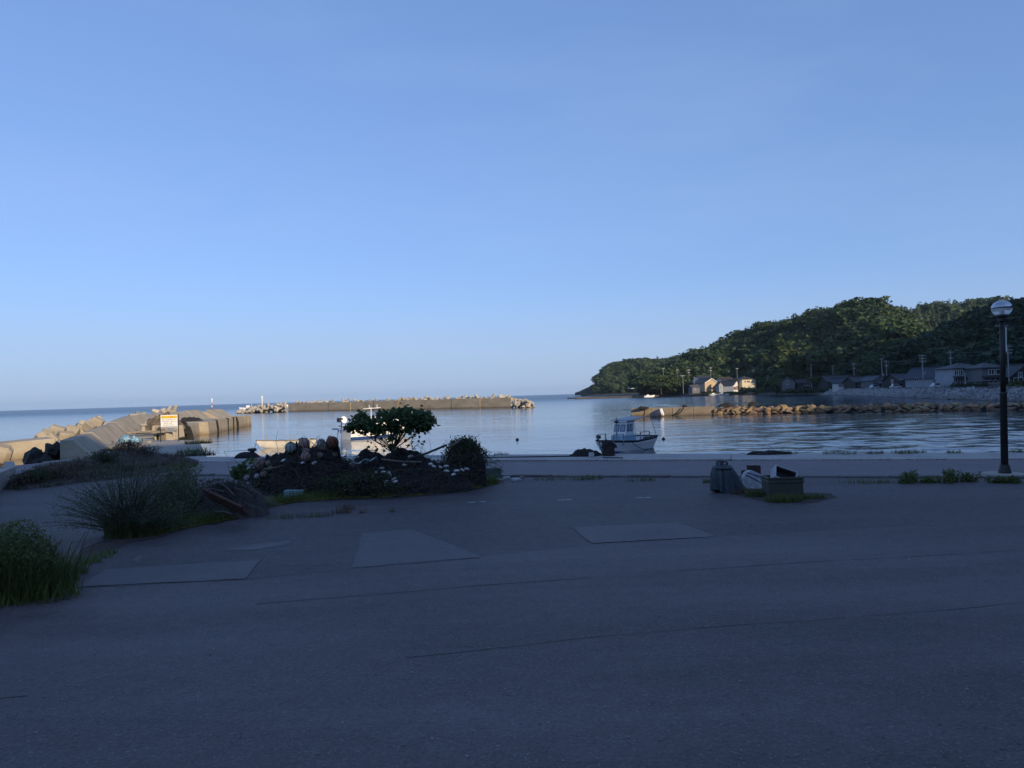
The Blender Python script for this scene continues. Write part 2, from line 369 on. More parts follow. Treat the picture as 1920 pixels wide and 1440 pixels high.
# ---- quay and lot
QA = Vector((P(400, 858).x, P(400, 858).y, 0)); QB = Vector((P(1900, 850).x, P(1900, 850).y, 0))
QD = (QB - QA).normalized(); QN = Vector((QD.y, -QD.x, 0))            # along the edge; landward
if QN.y > 0: QN = -QN
def Q(s, w, z=0.0):
    p = QA + QD * s + QN * w; return Vector((p.x, p.y, z))
def asphalt(name, base, amps, rough=0.68, spec=0.45, bump=0.8, chips=0.35, ang=-0.12):
    """worn asphalt: broad tyre-swept bands, wear blotches, aggregate clumps, grain, pale stone chips"""
    m = bpy.data.materials.new(name); m.use_nodes = True; MATS[name] = m; t = m.node_tree; bs = t.nodes['Principled BSDF']; k = t.links.new
    bs.inputs['Specular IOR Level'].default_value = spec; g = nd(t, 'ShaderNodeNewGeometry')
    def nz(scale, det, st=(1, 1, 1), rot=0.0, lo=0.28, hi=0.72):
        mp = nd(t, 'ShaderNodeMapping'); mp.inputs['Scale'].default_value = st; mp.inputs['Rotation'].default_value = (0, 0, rot); k(g.outputs['Position'], mp.inputs['Vector'])
        n = nd(t, 'ShaderNodeTexNoise'); n.inputs['Scale'].default_value = scale; n.inputs['Detail'].default_value = det; n.inputs['Roughness'].default_value = 0.6; k(mp.outputs['Vector'], n.inputs['Vector'])
        r = nd(t, 'ShaderNodeMapRange'); r.inputs['From Min'].default_value = lo; r.inputs['From Max'].default_value = hi; r.inputs['To Min'].default_value = -1; r.inputs['To Max'].default_value = 1; k(n.outputs['Fac'], r.inputs['Value'])
        return r.outputs['Result'], n.outputs['Fac']
    srcs = [nz(0.30, 5, (0.35, 1.6, 1), ang), nz(1.1, 6), nz(5.0, 5), nz(24, 3), nz(90, 2)]
    val = None
    for (s_, _), a_ in zip(srcs, amps):
        q = nd(t, 'ShaderNodeMath', operation='MULTIPLY_ADD'); q.inputs[1].default_value = a_; k(s_, q.inputs[0])
        if val is None: q.inputs[2].default_value = 1.0
        else: k(val, q.inputs[2])
        val = q.outputs[0]
    hv = nd(t, 'ShaderNodeHueSaturation'); hv.inputs['Color'].default_value = (*base, 1); k(val, hv.inputs['Value'])
    v2 = nd(t, 'ShaderNodeTexVoronoi'); v2.inputs['Scale'].default_value = 55; k(g.outputs['Position'], v2.inputs['Vector'])
    sc_ = nd(t, 'ShaderNodeSeparateColor'); k(v2.outputs['Color'], sc_.inputs[0])
    g1 = nd(t, 'ShaderNodeMath', operation='GREATER_THAN'); g1.inputs[1].default_value = 0.965; k(sc_.outputs[0], g1.inputs[0])
    l1 = nd(t, 'ShaderNodeMath', operation='LESS_THAN'); l1.inputs[1].default_value = 0.5; k(v2.outputs['Distance'], l1.inputs[0])
    mm = nd(t, 'ShaderNodeMath', operation='MULTIPLY'); k(g1.outputs[0], mm.inputs[0]); k(l1.outputs[0], mm.inputs[1])
    m9 = nd(t, 'ShaderNodeMath', operation='MULTIPLY'); m9.inputs[1].default_value = chips; k(mm.outputs[0], m9.inputs[0])
    mx2 = nd(t, 'ShaderNodeMix', data_type='RGBA'); mx2.inputs['B'].default_value = (0.34, 0.33, 0.36, 1); k(m9.outputs[0], mx2.inputs['Factor']); k(hv.outputs['Color'], mx2.inputs['A'])
    k(mx2.outputs['Result'], bs.inputs['Base Color'])
    rr = nd(t, 'ShaderNodeMath', operation='MULTIPLY_ADD'); rr.inputs[1].default_value = 0.10; rr.inputs[2].default_value = rough; k(srcs[1][0], rr.inputs[0]); k(rr.outputs[0], bs.inputs['Roughness'])
    ad = nd(t, 'ShaderNodeMath', operation='MULTIPLY_ADD'); ad.inputs[1].default_value = 2.2; k(srcs[3][1], ad.inputs[0]); k(srcs[4][1], ad.inputs[2])
    bp = nd(t, 'ShaderNodeBump'); bp.inputs['Strength'].default_value = bump; bp.inputs['Distance'].default_value = 0.010; k(ad.outputs[0], bp.inputs['Height']); k(bp.outputs['Normal'], bs.inputs['Normal'])
    return m
LOT = asphalt('old_asphalt', (0.078, 0.064, 0.068), (0.26, 0.30, 0.26, 0.30, 0.30), bump=1.0, chips=0.45)
ROAD = asphalt('newer_asphalt', (0.102, 0.081, 0.085), (0.40, 0.24, 0.15, 0.26, 0.34), bump=0.9)
PATCHM = asphalt('patch_concrete', (0.106, 0.090, 0.095), (0.16, 0.14, 0.12, 0.10, 0.14), bump=0.4, chips=0.15)
STRIP = asphalt('grey_strip', (0.146, 0.120, 0.126), (0.12, 0.14, 0.12, 0.12, 0.16), bump=0.5, chips=0.2)
APRON = mat('apron_concrete', (0.42, 0.39, 0.365), (0.30, 0.28, 0.265), 0.6, 0.85, 0.3, 12, speck=(14, 0.12))
edgeL, edgeR = -7.6, 60.0
lot_poly = [Q(edgeL, 0.4), Q(edgeR, 0.4), (95, 60), (130, 40), (150, -60), (60, -90), (-60, -60), (-30, -20), (-24, 8), (-15.7, 22.5), (-17.2, 26), (-19.3, 29.5), (-20.4, 32.5), (-21.1, 35.2)]
lot = sheet('asphalt_lot', lot_poly, 0.0, LOT, kind='structure')
qw = MB()
for s0 in np.arange(edgeL, edgeR, 6.0):
    qw.box(Q(s0 + 3, 0.16, -1.62), (5.98, 0.5, 3.2), math.atan2(QD.y, QD.x))
qw.build('quay_wall', CONC(), lot)
# apron slabs along the water
ap = MB(); ap.add([Q(edgeL, 0.0, -0.06), Q(edgeR, 0.0, -0.06), Q(edgeR, 2.45, -0.06), Q(edgeL, 2.45, -0.06)], [(0, 1, 2, 3)])
apron = ap.build('quay_apron', mat('joint_dirt', (0.03, 0.028, 0.025), (0.02, 0.02, 0.018), 4), kind='structure')
s = edgeL; k = 0
while s < edgeR:
    w = 5.2 + 0.5 * math.sin(k * 2.3)
    z = 0.055 + 0.012 * math.sin(k * 5.1)
    m1 = MB(); e0, e1 = s + 0.008, s + w - 0.008
    m1.add([Q(e0, 0.03, -0.3), Q(e1, 0.03, -0.3), Q(e1, 2.42, -0.05), Q(e0, 2.42, -0.05), Q(e0, 0.03, z), Q(e1, 0.03, z), Q(e1, 2.42, z - 0.01), Q(e0, 2.42, z - 0.01)],
           [(0,3,2,1),(4,5,6,7),(0,1,5,4),(1,2,6,5),(2,3,7,6),(3,0,4,7)])
    m1.build('slab', APRON, apron, bevel=0.012)
    s += w; k += 1
strip = sheet('quay_lane', [Q(edgeL, 2.47), Q(edgeR, 2.5), Q(edgeR, 7.35), Q(edgeL, 7.35)], 0.006, STRIP, kind='structure')
# broken flush kerb between lane and lot
kerb = MB(); kerb.add([Q(edgeL, 7.3, 0.003), Q(edgeR, 7.3, 0.003), Q(edgeR, 7.85, 0.003), Q(edgeL, 7.85, 0.003)], [(0, 1, 2, 3)])
kerb = kerb.build('kerb', MATS['joint_dirt'], kind='structure')
s = edgeL; k = 0; rk = np.random.RandomState(3)
while s < 34:
    w = 0.9 + rk.rand() * 0.5
    if rk.rand() < 0.62:
        MB().box(Q(s + w / 2, 7.55 + rk.randn() * 0.02, 0.005 + rk.rand() * 0.02), (w - 0.1, 0.26 + 0.1 * rk.rand(), 0.05), math.atan2(QD.y, QD.x) + rk.randn() * 0.05).build('kerb_stone', mat('old_kerb', (0.19, 0.175, 0.17), (0.10, 0.095, 0.09), 2.5, 0.95, 0.6, 18), kerb, bevel=0.01)
    s += w
# newer roadway sheet and concrete patches
edge_px = [(-700, 1165), (140, 1102), (460, 1087), (660, 1063), (905, 1044), (1110, 1022), (1345, 1007), (1600, 993), (1920, 976), (2500, 950)]
epts = [P(*q) for q in edge_px]
fine = []
for a, c in zip(epts[:-1], epts[1:]):
    for i in range(8):
        p = a.lerp(c, i / 8); p.y += 0.05 * mnoise.noise(Vector((p.x * 1.7, p.y, 3))); fine.append(p)
fine.append(epts[-1])
road = sheet('roadway', fine + [Vector((60, -20, 0)), Vector((-30, -20, 0))], 0.004, ROAD, kind='structure')
def wob(pts, amp=0.03, n=7):
    out = []
    for a, c in zip(pts, pts[1:] + pts[:1]):
        for i in range(n):
            p = a.lerp(c, i / n)
            out.append(p + Vector((mnoise.noise(p * 2.1 + Vector((5, 0, 0))), mnoise.noise(p * 2.1), 0)) * amp)
    return out
for quad in ([(680, 1000), (775, 993), (905, 1045), (660, 1065)], [(1070, 989), (1270, 980), (1345, 1006.5), (1110, 1019)], [(143, 1101), (200, 1068), (490, 1050), (460, 1086)]):
    sheet('concrete_patch', wob([P(*q) for q in quad]), 0.008, PATCHM, road)
# seams: thin dark tar lines, one of them along the pile
TAR = mat('tar_seam', (0.026, 0.023, 0.025), (0.05, 0.044, 0.047), 9, 0.8)
def seam(pxs, w, name='seam', z=0.0065, m=None, gap=0.0):
    pts = [P(*q) for q in pxs]; line = []
    for a, c in zip(pts[:-1], pts[1:]):
        for i in range(40): line.append(a.lerp(c, i / 40))
    V = []; F = []
    for i, p in enumerate(line):
        ww = 0.62 * w * (0.25 + 0.9 * abs(mnoise.noise(Vector((p.x * 1.3, p.y * 1.3, 1.0))) + 0.35)); off = 0.06 * mnoise.noise(Vector((p.x * 0.8, p.y, 7)))
        V += [(p.x, p.y + off - ww, z), (p.x, p.y + off + ww, z)]
        if i and mnoise.noise(Vector((p.x * 0.5, 3.3, p.y))) > gap: F.append((2*i-2, 2*i, 2*i+1, 2*i-1))
    MB().add(V, F).build(name, m or TAR, road)
seam([(140, 1103), (460, 1088), (660, 1066), (905, 1047)], 0.022, gap=-0.6)
seam([(480, 1134), (960, 1094), (1400, 1062), (1920, 1032)], 0.022, gap=-0.25)
seam([(-40, 1314), (640, 1247), (940, 1213), (1290, 1180), (1700, 1150), (1950, 1128)], 0.014, gap=-0.2)
seam([(660, 1065), (680, 1000)], 0.012, gap=-1); seam([(775, 993), (905, 1045)], 0.014, gap=-1)
seam([(460, 1087), (492, 1050)], 0.012, gap=-1)
seam([(270, 985), (400, 975), (520, 967), (700, 955), (860, 948)], 0.02, gap=-0.3)
PAINT = mat('worn_paint', (0.5, 0.5, 0.48), (0.3, 0.3, 0.29), 9, 0.8)
for (a, c) in [(884, 942), (903, 941), (1050, 938), (1064, 937), (1199, 933), (1213, 933)]:
    p = P(a, c); sheet('paint_mark', wob([p + Vector((-0.07, -0.05, 0)), p + Vector((0.08, -0.06, 0)), p + Vector((0.09, 0.05, 0)), p + Vector((-0.06, 0.04, 0))], 0.05, 3), 0.0045, PAINT, lot)
for quad in ([(425, 1030), (470, 1022), (545, 1013), (535, 1022), (470, 1034)], [(246, 1050), (262, 1043), (272, 1046), (258, 1056)]):
    sheet('pale_stain', wob([P(*q) for q in quad], 0.12), 0.0045, PATCHM, lot)

# bare soil fringes where plants have broken the paving
DIRT = mat('bare_soil', (0.075, 0.052, 0.045), (0.040, 0.030, 0.027), 2.2, 0.95, 0.9, 22, speck=(40, 0.4))
for ring in ([(150, 1068), (185, 1040), (235, 1022), (330, 1000), (360, 985), (300, 975), (200, 1000), (140, 1045)], [(395, 985), (470, 968), (520, 947), (640, 938), (760, 934), (880, 921), (940, 906), (900, 898), (700, 915), (480, 935), (380, 960)], [(0, 1142), (60, 1118), (120, 1095), (150, 1070), (90, 1050), (-40, 1080)], [(1372, 926), (1420, 938), (1500, 944), (1570, 936), (1560, 926), (1480, 922), (1400, 916)]):
    sheet('soil_fringe', wob([P(*q) for q in ring], 0.16, 9), 0.0052 if ring[0][0] else 0.0062, DIRT, lot)
# loose pebbles and shell grit
rg_ = np.random.RandomState(41); C_ = []
for _ in range(2600):
    if rg_.rand() < 0.6: px, py = rg_.uniform(100, 1900), rg_.uniform(905, 1060)
    else: px, py = rg_.uniform(0, 1920), rg_.uniform(1000, 1430)
    C_.append(tuple(P(px, py, 0.007)))
C_ = np.array(C_); s_ = (0.004 + 0.014 * rg_.rand(len(C_)) ** 3)[:, None, None]
oct_ = np.array([[1, 0, 0], [0, 1, 0], [-1, 0, 0], [0, -1, 0], [0, 0, 0.8], [0, 0, -0.3]]); rot_ = rg_.rand(len(C_)) * 6.28; cs, sn = np.cos(rot_), np.sin(rot_)
Vv = oct_[None] * np.array([1.2, 0.8, 0.8]) * s_; Vv = np.stack([Vv[..., 0] * cs[:, None] - Vv[..., 1] * sn[:, None], Vv[..., 0] * sn[:, None] + Vv[..., 1] * cs[:, None], Vv[..., 2]], 2) + C_[:, None, :]
Ff = np.array([[0, 1, 4], [1, 2, 4], [2, 3, 4], [3, 0, 4]])[None] + (np.arange(len(C_)) * 6)[:, None, None]
obj('gravel', np_mesh('gravel', Vv.reshape(-1, 3), Ff.reshape(-1, 3), mat('pebbles', (0.26, 0.23, 0.23), (0.09, 0.08, 0.08), 3, 0.9, island=0.5)), kind='stuff', label='scattered pebbles and grit on the old asphalt', cat='gravel')

# low parapet at the edge of the paved lane, where the water shows
pp = [Vector((-9.5, 11, 0)), Vector((-15.7, 22.6, 0)), Vector((-17.3, 26.2, 0)), Vector((-19.2, 29.0, 0))]
par = MB()
for a, c in zip(pp[:-1], pp[1:]):
    d = (c - a).normalized(); n = Vector((-d.y, d.x, 0)) * 0.17
    sec = lambda q: [q - n + Vector((0, 0, -1.4)), q + n + Vector((0, 0, -1.4)), q + n + Vector((0, 0, 0.56)), q - n + Vector((0, 0, 0.56))]
    par.loft(sec(a), sec(c))
par.build('sea_parapet', CONC(), label='low concrete parapet wall beside the paved lane and the inlet', cat='wall')

# ---- terrain helper: a hill given by a foot line and a ridge line
def hill(name, cols, depth_back, m, nrow=26, amp=1.0, seed=0.0):
    """cols: list of (foot point xy, ridge point xyz); rows run foot -> ridge -> back"""
    n = len(cols) * 4 - 3; V = []; F = []; tot = nrow + 8
    for i in range(n):
        j, t = divmod(i, 4); t /= 4
        f0, r0 = cols[j]; f1, r1 = cols[min(j + 1, len(cols) - 1)]
        f = Vector(f0[:2]).lerp(Vector(f1[:2]), t); r = Vector(r0).lerp(Vector(r1), t)
        for q in range(tot + 1):
            if q <= nrow:
                u = q / nrow; x = f.x + (r.x - f.x) * u; y = f.y + (r.y - f.y) * u
                z = 0.6 + (r.z - 0.6) * (u * 0.35 + 0.65 * (math.sin((u - 0.5) * math.pi) * 0.5 + 0.5))
                edge = math.sin(min(1, u * 1.6) * math.pi * 0.5) * (1 - 0.75 * u ** 4)
            else:
                u = (q - nrow) / 8; d = (Vector((r.x, r.y)) - f).normalized() * depth_back * u
                x = r.x + d.x; y = r.y + d.y; z = r.z * (1 - u * u) ; edge = 0.2
            z += amp * edge * (fbm(x * 0.018, y * 0.018, seed) * 7.0 + fbm(x * 0.06, y * 0.06, seed + 5) * 2.0)
            V.append((x, y, max(z, -1.5)))
    for i in range(n - 1):
        for q in range(tot):
            F.append((i*(tot+1)+q, (i+1)*(tot+1)+q, (i+1)*(tot+1)+q+1, i*(tot+1)+q+1))
    me = np_mesh(name, V, F, m, True)
    return obj(name, me, kind='structure'), np.array(V).reshape(n, tot + 1, 3)
SOIL = mat('forest_floor', (0.030, 0.034, 0.018), (0.02, 0.022, 0.012), 0.1, 0.95)

def col(px, Df, Dr, py, tree=10.0):
    if tree in (4, 5): tree += 4.5
    r = PD(px, py, Dr); return ((GX(px, Df).x, GX(px, Df).y), (r.x, r.y, max(0.3, r.z - tree)))
main_cols = [col(1198, 470, 500, 728, 1), col(1225, 468, 520, 711, 5), col(1255, 462, 530, 690), col(1280, 455, 540, 676), col(1310, 464, 550, 659), col(1350, 464, 550, 645), col(1400, 462, 550, 616),
             col(1450, 432, 530, 606), col(1500, 404, 510, 592), col(1550, 398, 495, 577), col(1600, 376, 470, 569), col(1640, 350, 450, 571), col(1680, 325, 440, 584), col(1720, 320, 440, 612), col(1770, 320, 440, 650), col(1830, 320, 440, 690)]
right_cols = [col(1650, 300, 318, 716, 1), col(1680, 285, 318, 696, 4), col(1705, 272, 318, 664), col(1735, 262, 318, 632), col(1770, 250, 318, 608), col(1810, 240, 318, 588), col(1850, 232, 318, 573), col(1890, 225, 318, 564), col(1930, 220, 315, 557), col(2000, 212, 305, 548)]
# the range swings round behind the viewer; its shadow lies over the harbour
RNG = [((160, 180), (232, 232, 68)), ((150, 130), (238, 160, 70)), ((135, 80), (214, 96, 63)), ((112, 34), (178, 34, 53)), ((95, 5), (147, -33, 52)), ((72, -12), (112, -61, 51.6)), ((40, -40), (72.5, -92, 51.8)), ((0, -70), (25, -129, 51.6)), ((-60, -100), (-40, -180, 50))]
far_cols = [col(1630, 560, 690, 600, 13), col(1665, 560, 690, 578, 13), col(1700, 560, 690, 574, 13), col(1740, 560, 690, 570, 13), col(1790, 560, 690, 565, 13), col(1840, 560, 690, 564, 13), col(1900, 560, 690, 562, 13), col(1980, 560, 690, 560, 13)]
head_cols = [col(1078, 915, 925, 736.5, 0), col(1092, 890, 915, 732, 0), col(1114, 868, 900, 722, 1), col(1121, 860, 900, 702, 4), col(1138, 850, 905, 685, 5), col(1155, 845, 910, 679, 5), col(1180, 835, 915, 675, 5), col(1210, 825, 915, 672, 5), col(1245, 815, 915, 669, 5), col(1280, 805, 915, 666, 5), col(1330, 790, 915, 666, 5)]
hill_main, HM = hill('wooded_hill', main_cols, 120, SOIL, seed=1.0, amp=0.8)
hill_right, HR = hill('village_hill', right_cols + RNG, 110, SOIL, seed=4.0, amp=0.5)
hill_far, HF = hill('far_ridge', far_cols, 120, SOIL, seed=8.0, amp=0.6)
hill_head, HH = hill('headland', head_cols, 80, SOIL, seed=12.0, amp=0.8)

# ---- shore: bank, beach and village flat
SHORE = mat('shore_earth', (0.115, 0.105, 0.085), (0.065, 0.062, 0.05), 0.12, 0.95, 0.4, 3)
sh_px = [(2050, 105), (1920, 126), (1830, 146), (1741, 172), (1690, 196), (1640, 224), (1590, 262), (1540, 300), (1500, 340), (1450, 385), (1400, 425), (1340, 440), (1280, 450), (1220, 480), (1190, 560), (1160, 720), (1110, 850), (1088, 905)]
V = []; F = []
for i, (px, D) in enumerate(sh_px):
    p = GX(px, D); q = GX(px + 4, D)
    ax = Vector((1, 0, 0)) if D < 320 else Vector((0.45, 1, 0)).normalized()
    if D > 330: ax = Vector((0.25, 1, 0)).normalized()
    for w, z in ((-2, -1.6), (0, -0.95), (3.5, -0.2), (7, 0.8), (16, 0.95), (60, 1.0), (170, 1.0)):
        V.append(tuple(Vector((p.x, p.y, 0)) + ax * w + Vector((0, 0, z))))
for i in range(len(sh_px) - 1):
    for j in range(6): F.append((i*7+j, (i+1)*7+j, (i+1)*7+j+1, i*7+j+1))
MB().add(V, F).build('shore', SHORE, kind='structure', smooth=True)

# ---- forest on the hills
def broad_proto(r, nl=8, per=74, card=0.108):
    """unit tree, height ~1: lobes of leaf clumps"""
    parts = []
    for i in range(nl):
        a = r.rand() * 6.28; q = 0.30 * math.sqrt(r.rand()); c = np.array([math.cos(a) * q, math.sin(a) * q, 0.42 + 0.40 * r.rand()]); rad = 0.20 + 0.10 * r.rand()
        if i == 0: c = np.array([0, 0, 0.72]); rad = 0.28
        n = unit(r.randn(per, 3)); n[:, 2] = np.abs(n[:, 2]) * 1.1 - 0.25; n = unit(n)
        C = c + n * rad * (0.75 + 0.4 * r.rand(per, 1)) * np.array([1, 1, 0.72])
        parts.append(cards(C, n + 0.55 * r.randn(per, 3), card * (0.6 + 0.8 * r.rand(per)), 0.95, True, r=r))
    return merge(parts)
def conifer_proto(r, n=260, card=0.115):
    t = np.sqrt(r.rand(n)); z = 1 - 0.9 * t; a = r.rand(n) * 6.28; rad = 0.03 + 0.20 * t * (0.8 + 0.4 * r.rand(n))
    d = np.stack([np.cos(a), np.sin(a), 0.5 * np.ones(n)], 1)
    C = np.stack([np.cos(a) * rad, np.sin(a) * rad, z], 1)
    return cards(C, d + 0.4 * r.randn(n, 3), card * (0.5 + 0.8 * r.rand(n)) * (0.45 + 0.6 * t), 1.3, True, r=r)
PROTO_B = [broad_proto(np.random.RandomState(20 + i)) for i in range(6)]
PROTO_C = [conifer_proto(np.random.RandomState(40 + i)) for i in range(4)]
def forest(name, G, n, hs, conif, m, label, rows=(0, 27), seed=0, cols=None, cond=None):
    r = np.random.RandomState(seed); parts = []; nc, nr, _ = G.shape
    # sample cells by true area
    c0, c1 = cols or (0, nc - 1)
    cells = [(i, j) for i in range(c0, c1) for j in range(rows[0], min(rows[1], nr - 1))]
    area = np.array([np.linalg.norm(np.cross(G[i+1, j] - G[i, j], G[i, j+1] - G[i, j])) for i, j in cells]); area /= area.sum()
    for c in r.choice(len(cells), n, p=area):
        i, j = cells[c]; u, v = r.rand(2)
        p = (G[i, j]*(1-u)*(1-v) + G[i+1, j]*u*(1-v) + G[i, j+1]*(1-u)*v + G[i+1, j+1]*u*v)
        up = j / 26.0
        isc = r.rand() < (conif(p, up) if callable(conif) else conif)
        h = hs * (0.65 + 0.6 * r.rand()) * (1.25 if isc else 1.0)
        if not isc and r.rand() < 0.28: h *= 1.4; p = p - np.array([0, 0, 0.12 * h])
        if p[2] < 1.2: h *= 0.6
        pv, pf = (PROTO_C if isc else PROTO_B)[r.randint(4)]
        a = r.rand() * 6.28; ca, sa = math.cos(a), math.sin(a); wd = (1.0 if isc else 1.15 + 0.35 * r.rand())
        M = np.array([[ca * wd, -sa * wd, 0], [sa * wd, ca * wd, 0], [0, 0, 1]]) * h
        parts.append((pv @ M.T + p - np.array([0, 0, 0.12 * h]), pf))
    V, F = merge(parts)
    o = obj(name, np_mesh(name, V, F, m), kind='stuff', label=label, cat='wood'); return o
FOL_MAIN = leafmat('hill_foliage', (0.062, 0.102, 0.030), 0.35, 0.15, c2=(0.022, 0.042, 0.020), scale=0.085)
FOL_DARK = leafmat('dark_hill_foliage', (0.042, 0.070, 0.028), 0.35, 0.12, c2=(0.018, 0.034, 0.018), scale=0.1)
FOL_FAR = leafmat('far_foliage', (0.062, 0.096, 0.036), 0.35, 0.12, c2=(0.030, 0.052, 0.024), scale=0.07)
zone = lambda p, up: 0.65 if (up > 0.7 or fbm(p[0] * 0.02, p[1] * 0.02, 2) > 0.15) else 0.12
forest('hill_wood', HM, 1650, 10.5, zone, FOL_MAIN, 'dense mixed wood covering the main hill above the shore houses', seed=1, rows=(0, 28))
forest('village_hill_wood', HR, 720, 9.0, 0.25, FOL_DARK, 'dark wood on the slope directly behind the village', seed=2, cols=(0, 38), rows=(0, 28))
forest('ridge_wood', HF, 700, 13.0, 0.85, FOL_FAR, 'conifer wood along the far ridge', seed=3, rows=(6, 28))
forest('headland_wood', HH, 640, 9.5, 0.2, FOL_FAR, 'scrubby wood covering the headland out to sea', seed=4, rows=(2, 28), cols=(9, HH.shape[0] - 1))

# ================================================================== SEA STRUCTURES
# ---- tetrapod
def tetrapod_mesh(name, m, n=9):
    b = MB(); dirs = [Vector((0, 0, 1))] + [Vector((math.cos(a) * 0.943, math.sin(a) * 0.943, -0.333)) for a in (0.3, 2.394, 4.489)]
    for d in dirs:
        q = d.to_track_quat('Z', 'Y').to_matrix()
        b.lathe([(0.36, -0.05), (0.34, 0.3), (0.245, 1.0), (0.20, 1.08)], n=n, M=q)
    me = b.mesh(name, m); return me
POD = tetrapod_mesh('tetrapod', PODCONC())
rp = np.random.RandomState(11)
def pod(p, s, label, group, me=POD, rot=None, name='tetrapod', parent=None, cat='tetrapod'):
    o = bpy.data.objects.new(name, me); o.location = p; o.scale = (s,) * 3
    o.rotation_euler = rot if rot is not None else tuple(rp.rand(3) * 6.28)
    if parent is not None: return link(o, parent)
    return link(o, None, label, cat, group)

# ---- island breakwater: wall panels and tetrapod heaps
B0 = P(540, 771.5, WATER); B1 = P(958, 764, WATER)
bd = (B1 - B0); BLEN = bd.length; bd.normalize(); bnv = Vector((bd.y, -bd.x, 0))
if bnv.y > 0: bnv = -bnv
bw = thing('island_breakwater', 'long brown concrete breakwater wall standing alone offshore', 'breakwater', B0 + Vector((0, 0, -1)))
bw_inv = Vector(bw.location)
nP = 9
for i in range(nP):
    s0 = BLEN * i / nP + 0.06; s1 = BLEN * (i + 1) / nP - 0.06; off = 0.10 * math.sin(i * 3.7); top = 2.02 + 0.05 * math.sin(i * 2.1)
    def sec(s):
        a = B0 + bd * s + bnv * off - bw_inv
        return [a + Vector((0, 0, -2 + 0.9 + 1)), a + Vector((0, 0, top + 0.9 + 1)) - bnv * 0.12, a - bnv * 1.4 + Vector((0, 0, top + 1.9)), a - bnv * 1.4 + Vector((0, 0, -0.1))]
    z0 = lambda v: v
    A = sec(s0); Bq = sec(s1)
    for arr in (A, Bq):
        arr[0].z = -1.0; arr[3].z = -1.0; arr[1].z = top + 0.9 + 1.0; arr[2].z = top + 0.9 + 1.0
    MB().loft(A, Bq).build('wall_panel', BWCONC(), bw, bevel=0.04)
gB = 'tetrapods heaped at the beacon end of the breakwater'
for i in range(62):
    t = rp.rand() ** 0.8; px = 540 - 4 - t * 88
    hmax = 3.3 * (1 - t) ** 0.75 + 0.4
    lay = rp.rand(); D = 263 + 5 - lay * 9
    p = GX(px, D); pod((p.x, p.y, WATER - 0.2 + hmax * (0.15 + 0.75 * lay ** 0.5 * rp.rand() ** 0.4)), 1.35, 'weathered concrete tetrapod in the heap at the beacon end of the long breakwater', gB)
gE = 'tetrapods heaped at the bare end of the breakwater'
for i in range(26):
    t = rp.rand(); px = 962 + t * 36; hmax = 3.1 * (1 - t) ** 0.6 + 0.3; D = 209 + 4 - rp.rand() * 7
    p = GX(px, D); pod((p.x, p.y, WATER - 0.1 + hmax * rp.rand() ** 0.6 * 0.85), 1.12, 'concrete tetrapod in the small heap at the end without a beacon', gE)
gS = 'tetrapods on the seaward side of the breakwater'
for i in range(52):
    s = (i + rp.rand()) / 52 * BLEN; a = B0 + bd * s - bnv * (2.8 + rp.rand() * 1.2)
    if rp.rand() < 0.72: pod((a.x, a.y, 1.35 + rp.rand() * 0.75), 1.35, 'tetrapod showing its tips over the top of the long breakwater wall', gS)
# white beacon column
bp_ = GX(491, 264)
t_ = thing('beacon_column', 'slim white beacon column standing behind the tetrapod heap', 'beacon', (bp_.x, bp_.y, -1.5))
MB().lathe([(0.9, 0), (0.8, 2.6), (0.75, 3.0)], n=10).build('footing', BWCONC(), t_)
MB().lathe([(0.36, 3.0), (0.30, 6.0), (0.34, 6.05), (0.34, 6.2)], n=12).build('column', WHITE(), t_, smooth=True)
MB().lathe([(0.12, 6.2), (0.12, 6.5), (0.05, 6.6)], n=8).build('lantern', WHITE(), t_)

# ---- jetty: sloping parapet, deck, inner wall
crest = [(112, 826, 37), (154, 812, 46), (192, 797, 57), (212, 788, 64), (232, 781, 72), (290, 775, 86), (343, 770.5, 98), (365, 769, 103), (386, 768, 108), (409, 767, 114)]
run = [1.35, 1.4, 1.5, 1.6, 1.8, 2.1, 2.2, 2.2, 2.2, 2.2]
deckz = [0.1, 0.12, 0.15, 0.22, 0.35, 0.5, 0.6, 0.62, 0.63, 0.63]
jet = thing('harbour_jetty', 'pale concrete jetty with a sloping parapet wall and cracked deck', 'jetty', (-35, 46, WATER))
jo = Vector(jet.location); JC = [PD(*c) for c in crest]
JPAL = SEACONC()
def jsec(i):
    c = JC[i]; a = JC[max(i-1, 0)]; q = JC[min(i+1, len(JC)-1)]; d = (q - a); d.z = 0; d.normalize(); n = Vector((d.y, -d.x, 0))   # n: harbour side
    if n.x < 0: n = -n
    z = deckz[i]
    return c, n, z
